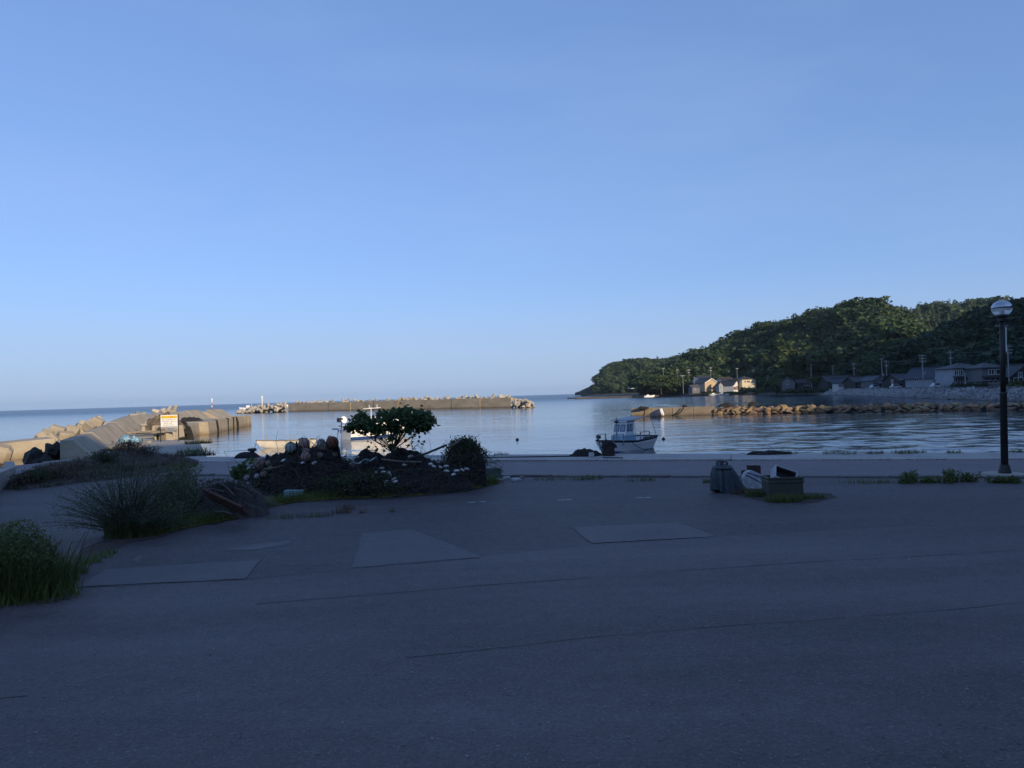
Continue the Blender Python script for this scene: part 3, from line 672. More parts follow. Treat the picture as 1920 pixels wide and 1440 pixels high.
for i in range(len(JC) - 1):
    sub = 2 if i < 3 else 1
    for h in range(sub):
        secs = []
        for t in (h / sub + 0.003, (h + 1) / sub - 0.003):
            c0, n0, z0 = jsec(i); c1, n1, z1 = jsec(i + 1); c = c0.lerp(c1, t); n = n0.lerp(n1, t).normalized(); z = z0 * (1-t) + z1 * t; rn = run[i] * (1-t) + run[i+1] * t
            low = -0.55 if i == 7 else 0.0
            cc = c + Vector((0, 0, 0)) + n * (0.9 if i == 7 else 0)
            cc = Vector((cc.x, cc.y, c.z - (0.28 if i == 7 else 0.03 * math.sin(i * 4 + h * 2)))) - jo
            secs.append([Vector((cc.x, cc.y, -1.0)), cc, cc + n * 0.55, cc + n * rn + Vector((0, 0, z - jo.z - cc.z)) , Vector((cc.x, cc.y, 0)) + n * rn + Vector((0, 0, -1.0))])
        MB().loft(*secs).build('parapet_section', JPAL, jet, bevel=0.014)
        # deck slab, uneven
        dk = []
        if i >= 1:
            for t in (h / sub + 0.01, (h + 1) / sub - 0.01):
                c0, n0, z0 = jsec(i); c1, n1, z1 = jsec(i + 1); c = c0.lerp(c1, t); n = n0.lerp(n1, t).normalized(); z = z0 * (1-t) + z1 * t; rn = run[i] * (1-t) + run[i+1] * t
                o_ = Vector((c.x, c.y, 0)) - Vector((jo.x, jo.y, 0)); wide = (5.5 - 0.36 * (i - 5 + t) if i > 4 else (4.6 if i > 3 else 3.4)) + 0.12 * math.sin(i * 5.3 + h * 2.2); zz = z - jo.z + 0.05 * math.sin(i * 3 + h)
                dk.append([o_ + n * (rn - 0.3) + Vector((0, 0, -1)), o_ + n * (rn - 0.3) + Vector((0, 0, zz)), o_ + n * (wide) + Vector((0, 0, zz)), o_ + n * (wide + 0.12) + Vector((0, 0, -1))])
            MB().loft(*dk).build('deck_section', JPAL, jet, bevel=0.05)
# jetty head beyond the parapet
e0, n0, _ = jsec(9); e1 = PD(440, 790, 121)
dirj = Vector((JC[9].x - JC[8].x, JC[9].y - JC[8].y, 0)).normalized()
for k_, (s0, s1) in enumerate(((0.03, 1.7), (1.75, 3.6))):
    sec = lambda s: [Vector((e0.x, e0.y, 0)) - Vector((jo.x, jo.y, 0)) + dirj * s + n0 * w + Vector((0, 0, z)) for w, z in ((-0.2, -1), (-0.2, 1.56), (3.9, 1.56), (4.0, -1))]
    MB().loft(sec(s0), sec(s1)).build('deck_section', JPAL, jet, bevel=0.05)
# black tubes added to draw the dark vertical gaps of the inner wall
for k_, (i, t) in enumerate(((5, 0.42), (6, 0.3), (7, 0.25), (7, 0.7))):
    c0, n0_, z0 = jsec(i); c1, n1_, z1 = jsec(i + 1); cc = c0.lerp(c1, t); n = n0_.lerp(n1_, t).normalized(); z = z0 * (1-t) + z1 * t - jo.z
    wide = 5.5 - 0.36 * (i - 5 + t) + 0.12 * math.sin(i * 5.3) + 0.06; o_ = Vector((cc.x, cc.y, 0)) - Vector((jo.x, jo.y, 0)); lean = 0.6 * math.sin(k_ * 2.4 + 1)
    d_ = Vector((-n.y, n.x, 0))
    MB().tube([o_ + n * (wide - 0.3) + Vector((0, 0, z + 0.06)), o_ + n * (wide + 0.05) + Vector((0, 0, z)), o_ + n * (wide + 0.1) + d_ * lean * 0.5 + Vector((0, 0, z * 0.5)), o_ + n * (wide + 0.12) + d_ * lean + Vector((0, 0, -0.3))], [0.05, 0.10, 0.13 + 0.09 * math.sin(k_ * 5), 0.07], 7).build('gap_tube', BLACK(), jet)
# beacon pole, red and white
q_ = GX(397, 112); t_ = thing('beacon_pole', 'thin red and white beacon pole on the jetty parapet', 'beacon', (q_.x, q_.y, 1.55))
for k_, (z0, z1, m_) in enumerate(((0, 0.55, 'r'), (0.55, 0.8, 'w'), (0.8, 1.2, 'r'), (1.2, 1.55, 'w'))):
    MB().lathe([(0.06, z0), (0.055, z1)], n=8).build('pole_band', WHITE() if m_ == 'w' else mat('red_paint', (0.42, 0.05, 0.03), (0.3, 0.05, 0.03), 5, 0.6), t_)
MB().lathe([(0.10, 1.55), (0.11, 1.75), (0.04, 1.85)], n=8).build('lantern', WHITE(), t_)
# clutter on the deck
def heap_mesh(name, rx, ry, h, m, seed, nu=26, nv=10, rough=0.35, freq=1.6, power=0.8):
    V = []; F = []
    for j in range(nv + 1):
        for i in range(nu):
            a = 2 * math.pi * i / nu; q = j / nv; x = math.cos(a) * q; y = math.sin(a) * q
            ed = 1 + 0.30 * mnoise.noise(Vector((math.cos(a) * 1.5, math.sin(a) * 1.5, seed)))
            z = h * max(0, (1 - q ** 2.2)) ** power
            p = Vector((x * rx * ed, y * ry * ed, z)); nn = fbm(p.x * freq, p.y * freq, seed + p.z * freq) * rough
            p += Vector((x * 0.3, y * 0.3, 1)) * nn * h * (0.25 + 0.75 * (1 - q))
            if j == nv: p.z = -0.05
            V.append(p)
    for j in range(nv):
        for i in range(nu): F.append((j*nu+i, j*nu+(i+1) % nu, (j+1)*nu+(i+1) % nu, (j+1)*nu+i))
    return MB().add(V, F).mesh(name, m, True)
NETBR = mat('tan_net', (0.26, 0.20, 0.13), (0.07, 0.055, 0.04), 7, 0.95, 1.0, 12)
NETBK = mat('black_net', (0.012, 0.012, 0.013), (0.035, 0.03, 0.028), 5, 0.95, 1.0, 14)
WOODM = mat('grey_timber', (0.30, 0.26, 0.20), (0.16, 0.14, 0.11), 3, 0.9, 0.3, 20)
def bollard(p, s, label, m=None, group=None):
    t = thing('bollard', label, 'bollard', p, 0, group)
    MB().lathe([(0.17*s, 0), (0.14*s, 0.1*s), (0.14*s, 0.32*s)], n=12).build('stem', m or CONC(), t)
    MB().lathe([(0.14*s, 0.32*s), (0.25*s, 0.36*s), (0.25*s, 0.46*s), (0.2*s, 0.5*s)], n=12).build('cap', m or CONC(), t)
    return t
for px, D, s_ in ((276, 70, 1.5), (267, 66, 1.3), (292, 75, 1.5)):
    q_ = GX(px, D, 0.38); bollard(q_, s_, 'stubby concrete bollard among the nets on the jetty deck', group='bollards on the jetty deck')
for px, py, D, rx, ry, h, m_, nm, lb in ((308, 806, 69, 1.5, 2.2, 1.15, NETBR, 'net_heap', 'tan heap of fishing net on the jetty deck beneath the warning sign'),
        (300, 796, 76, 1.6, 2.0, 0.95, NETBR, 'net_heap', 'low tan net heap further along the jetty deck behind the sign'),
        (342, 806, 73, 0.9, 1.2, 1.25, NETBK, 'net_heap', 'black heap of net and tyres hanging off the jetty edge'),
        (352, 783, 92, 1.6, 2.0, 0.35, NETBK, 'net_heap', 'flat dark net spread on the cracked jetty deck'),
        (385, 776, 106, 1.8, 2.4, 0.4, NETBK, 'net_heap', 'thin dark net heap by the slot in the parapet')):
    q_ = GX(px, D, 0.35 if D < 80 else 0.6)
    if nm and 'tyres' in lb: q_.z = WATER
    obj(nm, heap_mesh(nm, rx, ry, h, m_, px * 0.1, rough=0.8, freq=2.2, nu=40, nv=16), loc=q_, label=lb, cat='net heap', group='net heaps on the jetty')
for k_, (px, D, ln, rz) in enumerate(((262, 66, 3.0, 0.1), (270, 63, 2.6, -0.15), (282, 61, 2.2, 0.3), (300, 61.5, 2.4, 0.05), (258, 60.5, 1.8, 0.4))):
    q_ = GX(px, D, 0.30 + 0.03 * k_); MB().box((0, 0, 0.06), (ln, 0.3, 0.12), rz).build('timber', WOODM, loc=q_, label='weathered timber baulk lying on the jetty deck', cat='timber', group='timbers on the jetty deck')
for k_ in range(9):
    q_ = GX(296 + k_ * 4.5 + rp.randn() * 2, 62 + rp.rand() * 3, 0.15 + rp.rand() * 0.2)
    MB().box((0, 0, 0), (0.8 + rp.rand() * 0.5, 0.7, 0.9 + rp.rand() * 0.4), rp.rand() * 3, taper=0.8).build('rubble_block', JPAL, loc=q_, bevel=0.06, label='broken concrete block at the foot of the warning sign', cat='concrete block', group='rubble at the jetty root')
def torus(R0, r0, n=16, k=8):
    b_ = MB(); V = []; F = []
    for i in range(n):
        for j in range(k):
            a, c = 6.283 * i / n, 6.283 * j / k; V.append(((R0 + r0 * math.cos(c)) * math.cos(a), r0 * math.sin(c), (R0 + r0 * math.cos(c)) * math.sin(a)))
    for i in range(n):
        for j in range(k): F.append((i*k+j, ((i+1) % n)*k+j, ((i+1) % n)*k+(j+1) % k, i*k+(j+1) % k))
    return b_.add(V, F)
tyre_me = torus(0.34, 0.13).mesh('tyre', BLACK(), True)
for px, py, rz in ((349, 806, 0.3), (343, 797, -0.2), (337, 806, 0.5), (346, 815, 0.1), (338, 797, 0.8)):
    o = obj('tyre', tyre_me, loc=PD(px, py, 71.8 + rng.rand() * 0.4), label='black tyre in the fender bundle on the jetty edge', cat='tyre', group='tyres on the jetty edge'); o.rotation_euler = (rng.randn() * 0.2, rng.randn() * 0.2, rz)
# blue tarp bundles
TARP = mat('blue_tarp', (0.10, 0.25, 0.38), (0.30, 0.48, 0.58), 4, 0.5, 0.6, 8)
for px, py, D, rx, h in ((232, 827, 52, 0.62, 0.62), (252, 829, 51, 0.5, 0.68), (216, 829, 52.5, 0.35, 0.3)):
    q_ = GX(px, D, 0.0); q_.z = PD(px, py, D).z - h * 0.5
    obj('tarp_bundle', heap_mesh('tarp_bundle', rx, 0.5, h, TARP, px, rough=0.5, freq=3), loc=q_, label='crumpled light blue tarpaulin bundle at the landward end of the jetty', cat='tarpaulin', group='blue tarpaulin bundles')
# seaward blocks and rubble beside the jetty root
def block(px, py, D, sx, sy, sz, rot, label, m=None, group=None, bev=0.06):
    p = PD(px, py, D); o = MB().box((0, 0, 0), (sx, sy, sz)).build('concrete_block', m or JPAL, loc=p, bevel=bev, label=label, cat='concrete block', group=group); o.rotation_euler = rot; return o
block(44, 842, 54, 1.9, 3.6, 1.25, (0.05, 0.04, -0.75), 'large rectangular concrete block standing in the inlet beside the jetty')
block(4, 853, 48, 1.0, 1.3, 1.2, (0.2, 0.3, 0.5), 'grey rounded concrete lump next to the large block in the inlet', bev=0.25)
gC = 'concrete cubes on the seaward side of the jetty'
for px, py, D, s_, rt in ((89, 815, 62, 0.72, (0.5, 0.2, 0.4)), (107, 810, 64, 0.95, (0.1, 0.35, 0.3)), (78, 822, 60, 0.7, (0.6, 0.8, 0.1)), (118, 818, 63, 0.7, (0.4, 0.2, 0.9)), (135, 811, 66, 0.9, (0.7, 0.3, 0.2)), (97, 823, 60, 0.7, (0.2, 0.9, 0.5)), (128, 818, 64, 0.7, (0.3, 0.1, 0.7)), (150, 805, 70, 0.8, (0.2, 0.5, 0.7)), (158, 799, 74, 0.8, (0.9, 0.3, 0.1)), (168, 800, 70, 0.8, (0.3, 0.7, 0.1)), (182, 793, 76, 0.9, (0.1, 0.5, 0.3))):
    block(px, py, D, s_ * 1.15, s_, s_ * 1.05, rt, 'tumbled concrete cube in the rubble seaward of the jetty parapet', group=gC)
for px, py, D in ((258, 778, 88), (300, 771, 100), (313, 771, 103), (325, 769, 106), (178, 797, 78), (190, 793, 82)):
    p = PD(px, py, D); pod((p.x, p.y, p.z - 0.2), 0.95, 'tetrapod poking up behind the sloping jetty parapet', 'tetrapods behind the jetty parapet')
def rock_mesh(name, m, seed, n=15, flat=0.72):
    r_ = np.random.RandomState(int(seed * 13) + 5); bm = bmesh.new()
    P_ = unit(r_.randn(n, 3)) * (0.40 + 0.18 * r_.rand(n, 1)) * np.array([[1.2, 0.95, flat]])
    for p in P_: bm.verts.new(p)
    g_ = bmesh.ops.convex_hull(bm, input=bm.verts[:]); bmesh.ops.delete(bm, geom=[v for v in bm.verts if not v.link_faces], context='VERTS')
    bmesh.ops.bevel(bm, geom=bm.edges[:], offset=0.035, segments=1, affect='EDGES', clamp_overlap=True)
    me = bpy.data.meshes.new(name); bm.to_mesh(me); bm.free(); me.materials.append(m); return me
DROCK = mat('wet_shaded_rock', (0.034, 0.031, 0.027), (0.016, 0.015, 0.013), 1.2, 0.75, 0.5, 5, rnd=0.3)  # wet rock, its colour lowered further to stand for shadow
DR = [rock_mesh('boulder', DROCK, 3.3 * i) for i in range(4)]
for k_ in range(22):
    px = 52 + rp.rand() * 62; py = 868 - rp.rand() * 30 * min(1, (px - 40) / 45); D = 38.5 + rp.rand() * 3.5
    p = PD(px, py, D); o = obj('boulder', DR[k_ % 4], loc=p, label='dark wet boulder between the jetty end and the block', cat='boulder', group='boulders at the jetty end'); o.scale = (0.6 + rp.rand() * 0.45,) * 3; o.rotation_euler = tuple(rp.rand(3) * 6)

# ---- warning sign on the slab
sg = GX(316, 53.5, 0.0)
pier_z = -0.03
t_ = thing('warning_sign', 'white warning board with a yellow header on two posts', 'sign', (sg.x, sg.y, pier_z), 0.05)
sc = 53.5 / FPX
zt = PD(316, 778, 53.5).z - pier_z; zb = PD(316, 802, 53.5).z - pier_z
for s_ in (-1, 1): MB().tube([(s_ * 0.62, 0.03, 0), (s_ * 0.62, 0.03, zt + 0.05)], 0.035, 6).build('post', DARKMET(), t_)
bd_ = MB().box((0, 0, (zt + zb) / 2), (1.16, 0.03, zt - zb)).build('board', mat('sign_white', (0.80, 0.79, 0.74), (0.72, 0.71, 0.66), 3, 0.5), t_)
MB().box((0, -0.018, zt - 0.15), (1.08, 0.006, 0.17)).build('header_band', mat('sign_yellow', (0.75, 0.52, 0.03), (0.68, 0.46, 0.03), 3, 0.5), bd_)
RED = mat('sign_red', (0.55, 0.05, 0.02), (0.5, 0.05, 0.02), 3, 0.5); INK = mat('sign_ink', (0.10, 0.10, 0.13), (0.05, 0.05, 0.07), 3, 0.6); YL = mat('sign_ochre', (0.55, 0.36, 0.02), (0.5, 0.33, 0.02), 3, 0.6)
def glyphs(x0, x1, z, h, m_, dens=1.0, name='lettering', y=-0.0225):
    b_ = MB(); x = x0; r_ = np.random.RandomState(int(abs(x0 * 1000 + z * 777)) % 9999)
    while x < x1:
        w_ = h * 0.9
        if r_.rand() < dens:
            for q in range(3): b_.box((x + w_ * 0.45, y, z + h * (q - 1) * 0.33), (w_ * (0.5 + 0.4 * r_.rand()), 0.004, h * 0.13))
            b_.box((x + w_ * (0.2 + 0.5 * r_.rand()), y, z), (h * 0.13, 0.0042, h * 0.85))
        x += h * 1.12
    b_.build(name, m_, bd_)
zc = zt - 0.15
glyphs(-0.5, 0.02, zc, 0.10, YL); glyphs(0.08, 0.32, zc, 0.11, RED); glyphs(0.34, 0.50, zc, 0.10, YL)
for k_, (a, c, dn) in enumerate(((-0.46, 0.46, 0.9), (-0.46, 0.48, 0.85), (-0.34, 0.2, 0.9), (-0.40, 0.40, 0.9))):
    glyphs(a, c, zt - 0.34 - k_ * 0.125, 0.055, INK, dn)
MB().box((0, -0.019, zb + 0.05), (1.10, 0.006, 0.06)).build('footer_band', mat('sign_footer', (0.22, 0.24, 0.30), (0.16, 0.17, 0.22), 8, 0.5), bd_)
MB().box((0.1, 0.0, zb - 0.17), (0.52, 0.02, 0.28)).build('lower_plate', GALV(), t_)

# the short pier slab with the sign
pl = [P(236, 858), P(389, 858), P(372, 825, -0.03), P(262, 825.5, -0.03)]
pier = MB()
pier.add([(p.x, p.y, -2) for p in pl] + [(p.x, p.y, -0.03 if i > 1 else 0.005) for i, p in enumerate(pl)], [(0,1,2,3),(7,6,5,4),(0,4,5,1),(1,5,6,2),(2,6,7,3),(3,7,4,0)])
pier = pier.build('pier_slab', mat('pier_concrete', (0.37, 0.34, 0.29), (0.27, 0.25, 0.215), 0.5, 0.9, 0.25, 9), bevel=0.03, label='short flat concrete pier slab carrying the warning sign', cat='pier')

# ---- rock breakwater with concrete head
K0 = P(1183, 781, WATER); K1 = P(1340, 777.5, WATER); K2 = P(1925, 767.5, WATER); K3 = P(2060, 766, WATER)
rb = thing('rock_breakwater', 'low breakwater of brown boulders with a concrete head', 'breakwater', (K0.x, K0.y, WATER - 0.5))
ko = Vector(rb.location)
kd = (K1 - K0).normalized(); kn = Vector((kd.y, -kd.x, 0)); kn = kn if kn.y < 0 else -kn; Ln = (K1 - K0).length
for i in range(4):
    s0, s1 = Ln * i / 4 + 0.02, Ln * (i + 1) / 4 - 0.02
    sec = lambda s: [K0 + kd * s + kn * w + Vector((0, 0, z)) - ko for w, z in ((0.1, -1.5), (0.0, 1.12), (-2.6, 1.14), (-2.7, -1.5))]
    MB().loft(sec(s0), sec(s1)).build('wall_panel', mat('stained_wall', (0.30, 0.25, 0.18), (0.17, 0.14, 0.10), 0.5, 0.92, 0.3, 5, stretch=(1, 1, 2), zstain=(-0.9, -0.45, (0.06, 0.045, 0.03))), rb, bevel=0.04)
RM = [rock_mesh('rock', ROCK(), 7.7 * i + 1) for i in range(9)]
kd2 = (K3 - K1).normalized(); kn2 = Vector((kd2.y, -kd2.x, 0)); kn2 = kn2 if kn2.y < 0 else -kn2; L2 = (K3 - K1).length
nr = 0
for row, (w, z, sz) in enumerate(((0.25, 0.05, 1.25), (-0.2, 0.52, 1.15), (-1.0, 0.70, 1.15), (-2.1, 0.55, 1.3))):
    s = rp.rand()
    while s < L2:
        q = K1 + kd2 * s + kn2 * (w + rp.randn() * 0.15)
        zz = z - 0.15 * (s / L2) + rp.randn() * 0.05
        o = obj('rock', RM[rp.randint(9)], rb, Vector((q.x, q.y, WATER + zz)) - ko); k_ = sz * (0.75 + 0.5 * rp.rand()); o.scale = (k_ * 1.1, k_, k_ * (0.8 + 0.3 * rp.rand())); o.rotation_euler = (rp.randn() * 0.25, rp.randn() * 0.25, rp.rand() * 6.28)
        s += sz * (0.62 + 0.22 * rp.rand())
core = MB(); sec = lambda s: [K1 + kd2 * s + kn2 * w + Vector((0, 0, z)) - ko for w, z in ((0.3, -1.2), (-0.2, 0.5), (-2.2, 0.6), (-2.9, -1.2))]
core.loft(sec(-0.3), sec(L2)).build('rubble_core', DROCK, rb)
# things on the concrete head
hb = thing('steel_drum', 'blue and white drum float leaning on the breakwater head', 'drum', P(1232, 781.5, WATER))
Mh = Matrix.Rotation(R(-62), 3, 'Y')
Mh = Vector((0.95, -0.25, 0.30)).to_track_quat('Z', 'Y').to_matrix()
MB().lathe([(0.30, -0.95), (0.5, -0.2), (0.52, 0.55)], (0, 0, 0.42), 14, Mh).build('drum_body', mat('shaded_drum_side', (0.03, 0.04, 0.07), (0.05, 0.06, 0.09), 3, 0.5), hb)  # body coloured dark for the side away from the sun
MB().lathe([(0.53, 0.55), (0.54, 0.78), (0.42, 0.86)], (0, 0, 0.42), 14, Mh).build('drum_end', WHITE(), hb)
for px, py, D, rx, h, lb in ((1205, 767, 105.5, 0.75, 0.3, 'black net and tyre heap on top of the breakwater head'), (1283, 764, 106, 0.4, 0.28, 'small black lump lying on the breakwater wall'), (1362, 763, 104, 1.2, 0.45, 'dark net heap where the boulders meet the wall'), (1412, 761, 103.5, 0.9, 0.4, 'dark net bundle among the first boulders')):
    q_ = GX(px, D, 0.22); obj('net_heap', heap_mesh('net_heap', rx, 0.6, h, NETBK, px, rough=0.7), loc=q_, label=lb, cat='net heap', group='net heaps on the rock breakwater')
for k_, (a, c) in enumerate((((1282, 764), (1268, 778)), ((1312, 766), (1330, 776)), ((1208, 768), (1206, 779)))):
    A = PD(a[0], a[1], 104.4); Bq = PD(c[0], c[1], 104.2)
    MB().tube([A, A.lerp(Bq, 0.5) + Vector((0.1, 0, -0.1)), Bq], 0.09, 6).build('rope', BLACK(), label='dark mooring rope hanging down the breakwater wall', cat='rope', group='ropes on the breakwater wall')

# ---- armoured revetment below the village
arm = [GX(px, D) for px, D in ((1532, 306), (1590, 262), (1640, 224), (1690, 196), (1741, 172), (1830, 146), (1920, 126), (1990, 113))]
rv = thing('armoured_revetment', 'long bank of grey concrete armour units below the village', 'revetment', (arm[-1].x, arm[-1].y, WATER))
ro = Vector(rv.location)
cum = [0.0]
for a, c in zip(arm[:-1], arm[1:]): cum.append(cum[-1] + (c - a).length)
def along(s):
    for i in range(len(arm) - 1):
        if s <= cum[i+1] or i == len(arm) - 2:
            t = (s - cum[i]) / (cum[i+1] - cum[i]); d = (arm[i+1] - arm[i]).normalized(); n = Vector((d.y, -d.x, 0)); n = n if n.x < 0 else -n
            return arm[i].lerp(arm[i+1], t), n
def unit_mesh(name, m):
    b_ = MB(); b_.lathe([(0.30, -0.55), (0.46, -0.42), (0.5, 0.0), (0.46, 0.42), (0.30, 0.55)], n=8, M=Matrix.Rotation(R(90), 3, 'X'))
    b_.lathe([(0.24, 0.3), (0.22, 0.8), (0.14, 0.85)], n=7); b_.lathe([(0.24, 0.3), (0.22, 0.75), (0.14, 0.8)], n=7, M=Matrix.Rotation(R(130), 3, 'Y'))
    return b_.mesh(name, m, False)
UM = unit_mesh('armour_unit', GREYPOD())
far_parts = MB(); cnt = 0
items = []
for row, (w, z) in enumerate(((0.6, 0.0), (-0.5, 0.5), (-1.5, 1.0), (-2.5, 1.45))):
    s = rp.rand()
    while s < cum[-1]:
        items.append((cum[-1] - s, w, z)); s += 1.12 * (0.85 + 0.3 * rp.rand())
items.sort()
bv = [v.co.copy() for v in UM.vertices]; bf = [tuple(p.vertices) for p in UM.polygons]
for i, (s, w, z) in enumerate(items):
    q, n = along(cum[-1] - s); c = q + n * (w + rp.randn() * 0.12); zz = WATER + z + rp.randn() * 0.12
    rot = (rp.randn() * 0.5, rp.randn() * 0.5, rp.rand() * 6.28); sc_ = 0.95 + 0.25 * rp.rand()
    if i < 299:
        o = obj('armour_unit', UM, rv, Vector((c.x, c.y, zz)) - ro); o.rotation_euler = rot; o.scale = (sc_,) * 3
    else:
        from mathutils import Euler
        Mx = Euler(rot).to_matrix() * sc_; o_ = Vector((c.x, c.y, zz)) - ro
        far_parts.add([o_ + Mx @ v for v in bv], bf)
fp = far_parts.build('armour_units', GREYPOD(), rv, kind='stuff')
cb = MB()
for i in range(len(arm) - 1):
    def sec(i_):
        q, n = along(cum[i_] + (0.01 if i_ < len(arm)-1 else -0.01))
        return [q + n * w + Vector((0, 0, z)) - Vector((ro.x, ro.y, 0)) - Vector((0, 0, WATER)) for w, z in ((0.4, -1.6), (-2.2, 0.85), (-4.0, 0.9), (-4.5, -1.6))]
    cb.loft(sec(i), sec(i + 1))
cb.build('bank_core', DROCK, rv)
# low road wall behind it
lw = MB()
for i in range(len(arm) - 1):
    def sec(i_):
        q, n = along(cum[i_] + (0.01 if i_ < len(arm)-1 else -0.01)); return [Vector((q.x, q.y, 0)) + n * w + Vector((0, 0, z)) for w, z in ((-4.6, -0.3), (-4.6, 1.55), (-4.95, 1.55), (-4.95, -0.3))]
    lw.loft(sec(i), sec(i + 1))
lw.build('road_wall', mat('dark_wall', (0.12, 0.12, 0.12), (0.07, 0.07, 0.07), 0.5, 0.9), label='low dark sea wall running behind the armoured bank', cat='wall')

# ================================================================== VILLAGE
TILE = {n: mat('roof_tile_' + n, c, tuple(v * 0.65 for v in c), 1.2, 0.55, 0.5, 4, stretch=(1, 1, 3)) for n, c in dict(black=(0.035, 0.036, 0.042), brown=(0.055, 0.038, 0.032), blue=(0.05, 0.06, 0.085), grey=(0.09, 0.095, 0.105)).items()}
WALLM = {n: mat('house_wall_' + n, c, tuple(v * 0.82 for v in c), 0.5, 0.85) for n, c in dict(cream=(0.62, 0.54, 0.38), white=(0.66, 0.66, 0.64), tan=(0.50, 0.38, 0.24), grey=(0.15, 0.155, 0.17), dark=(0.05, 0.048, 0.048), blue=(0.33, 0.36, 0.41), brown=(0.16, 0.09, 0.06)).items()}
GLS = glass('window_glass', (0.03, 0.035, 0.045))
FRM = mat('window_frame', (0.72, 0.72, 0.70), (0.6, 0.6, 0.58), 2, 0.5)
def window(parent, x, z, w, h, y, face='f', fr=FRM):
    """face f: front (-y), r/l: +x/-x side"""
    b1, b2 = MB(), MB(); T = {'f': lambda u, o, v: (u, y - o, v), 'r': lambda u, o, v: (y + o, u, v), 'l': lambda u, o, v: (y - o, u, v)}[face]
    def bar(bm, u0, u1, v0, v1, o0, o1):
        ps = [T(u, o, v) for v in (v0, v1) for (u, o) in ((u0, o0), (u1, o0), (u1, o1), (u0, o1))]
        bm.add(ps, [(0,1,2,3),(4,5,6,7),(0,1,5,4),(1,2,6,5),(2,3,7,6),(3,0,4,7)])
    t = 0.10
    bar(b1, x-w/2-t, x+w/2+t, z+h, z+h+t, 0.0, 0.1); bar(b1, x-w/2-t, x+w/2+t, z-t, z, 0.0, 0.14)
    bar(b1, x-w/2-t, x-w/2, z, z+h, 0.0, 0.1); bar(b1, x+w/2, x+w/2+t, z, z+h, 0.0, 0.1); bar(b1, x-0.05, x+0.05, z, z+h, 0.0, 0.08)
    f = b1.build('window', fr, parent)
    bar(b2, x-w/2, x+w/2, z, z+h, 0.003, 0.03); b2.build('pane', GLS, f)
def roof_mesh(w, d, h, rh, kind, ov):
    b_ = MB(); x, y = w/2+ov, d/2+ov; t = 0.18
    if kind == 'x':
        top = [(-x, 0, h+rh), (x, 0, h+rh)]; lo = h - 0.02
        for s in (-1, 1):
            b_.add([(-x, s*y, lo-ov*0.3), (x, s*y, lo-ov*0.3), (x, 0, h+rh), (-x, 0, h+rh), (-x, s*y, lo-ov*0.3+t), (x, s*y, lo-ov*0.3+t), (x, 0, h+rh+t), (-x, 0, h+rh+t)], [(0,1,2,3),(4,5,6,7),(0,1,5,4),(1,2,6,5),(2,3,7,6),(3,0,4,7)])
    elif kind == 'y':
        lo = h - 0.02
        for s in (-1, 1):
            b_.add([(s*x, -y, lo-ov*0.3), (s*x, y, lo-ov*0.3), (0, y, h+rh), (0, -y, h+rh), (s*x, -y, lo-ov*0.3+t), (s*x, y, lo-ov*0.3+t), (0, y, h+rh+t), (0, -y, h+rh+t)], [(0,1,2,3),(4,5,6,7),(0,1,5,4),(1,2,6,5),(2,3,7,6),(3,0,4,7)])
    else:
        r_ = max(0.0, (w - d) / 2) * 0.9; q = h - 0.15
        b_.add([(-x, -y, q), (x, -y, q), (x, y, q), (-x, y, q), (-x, -y, q+0.18), (x, -y, q+0.18), (x, y, q+0.18), (-x, y, q+0.18), (-r_, 0, h+rh), (r_, 0, h+rh)],
               [(0,3,2,1),(0,1,5,4),(1,2,6,5),(2,3,7,6),(3,0,4,7),(4,5,9,8),(5,6,9),(6,7,8,9),(7,4,8)])
    return b_
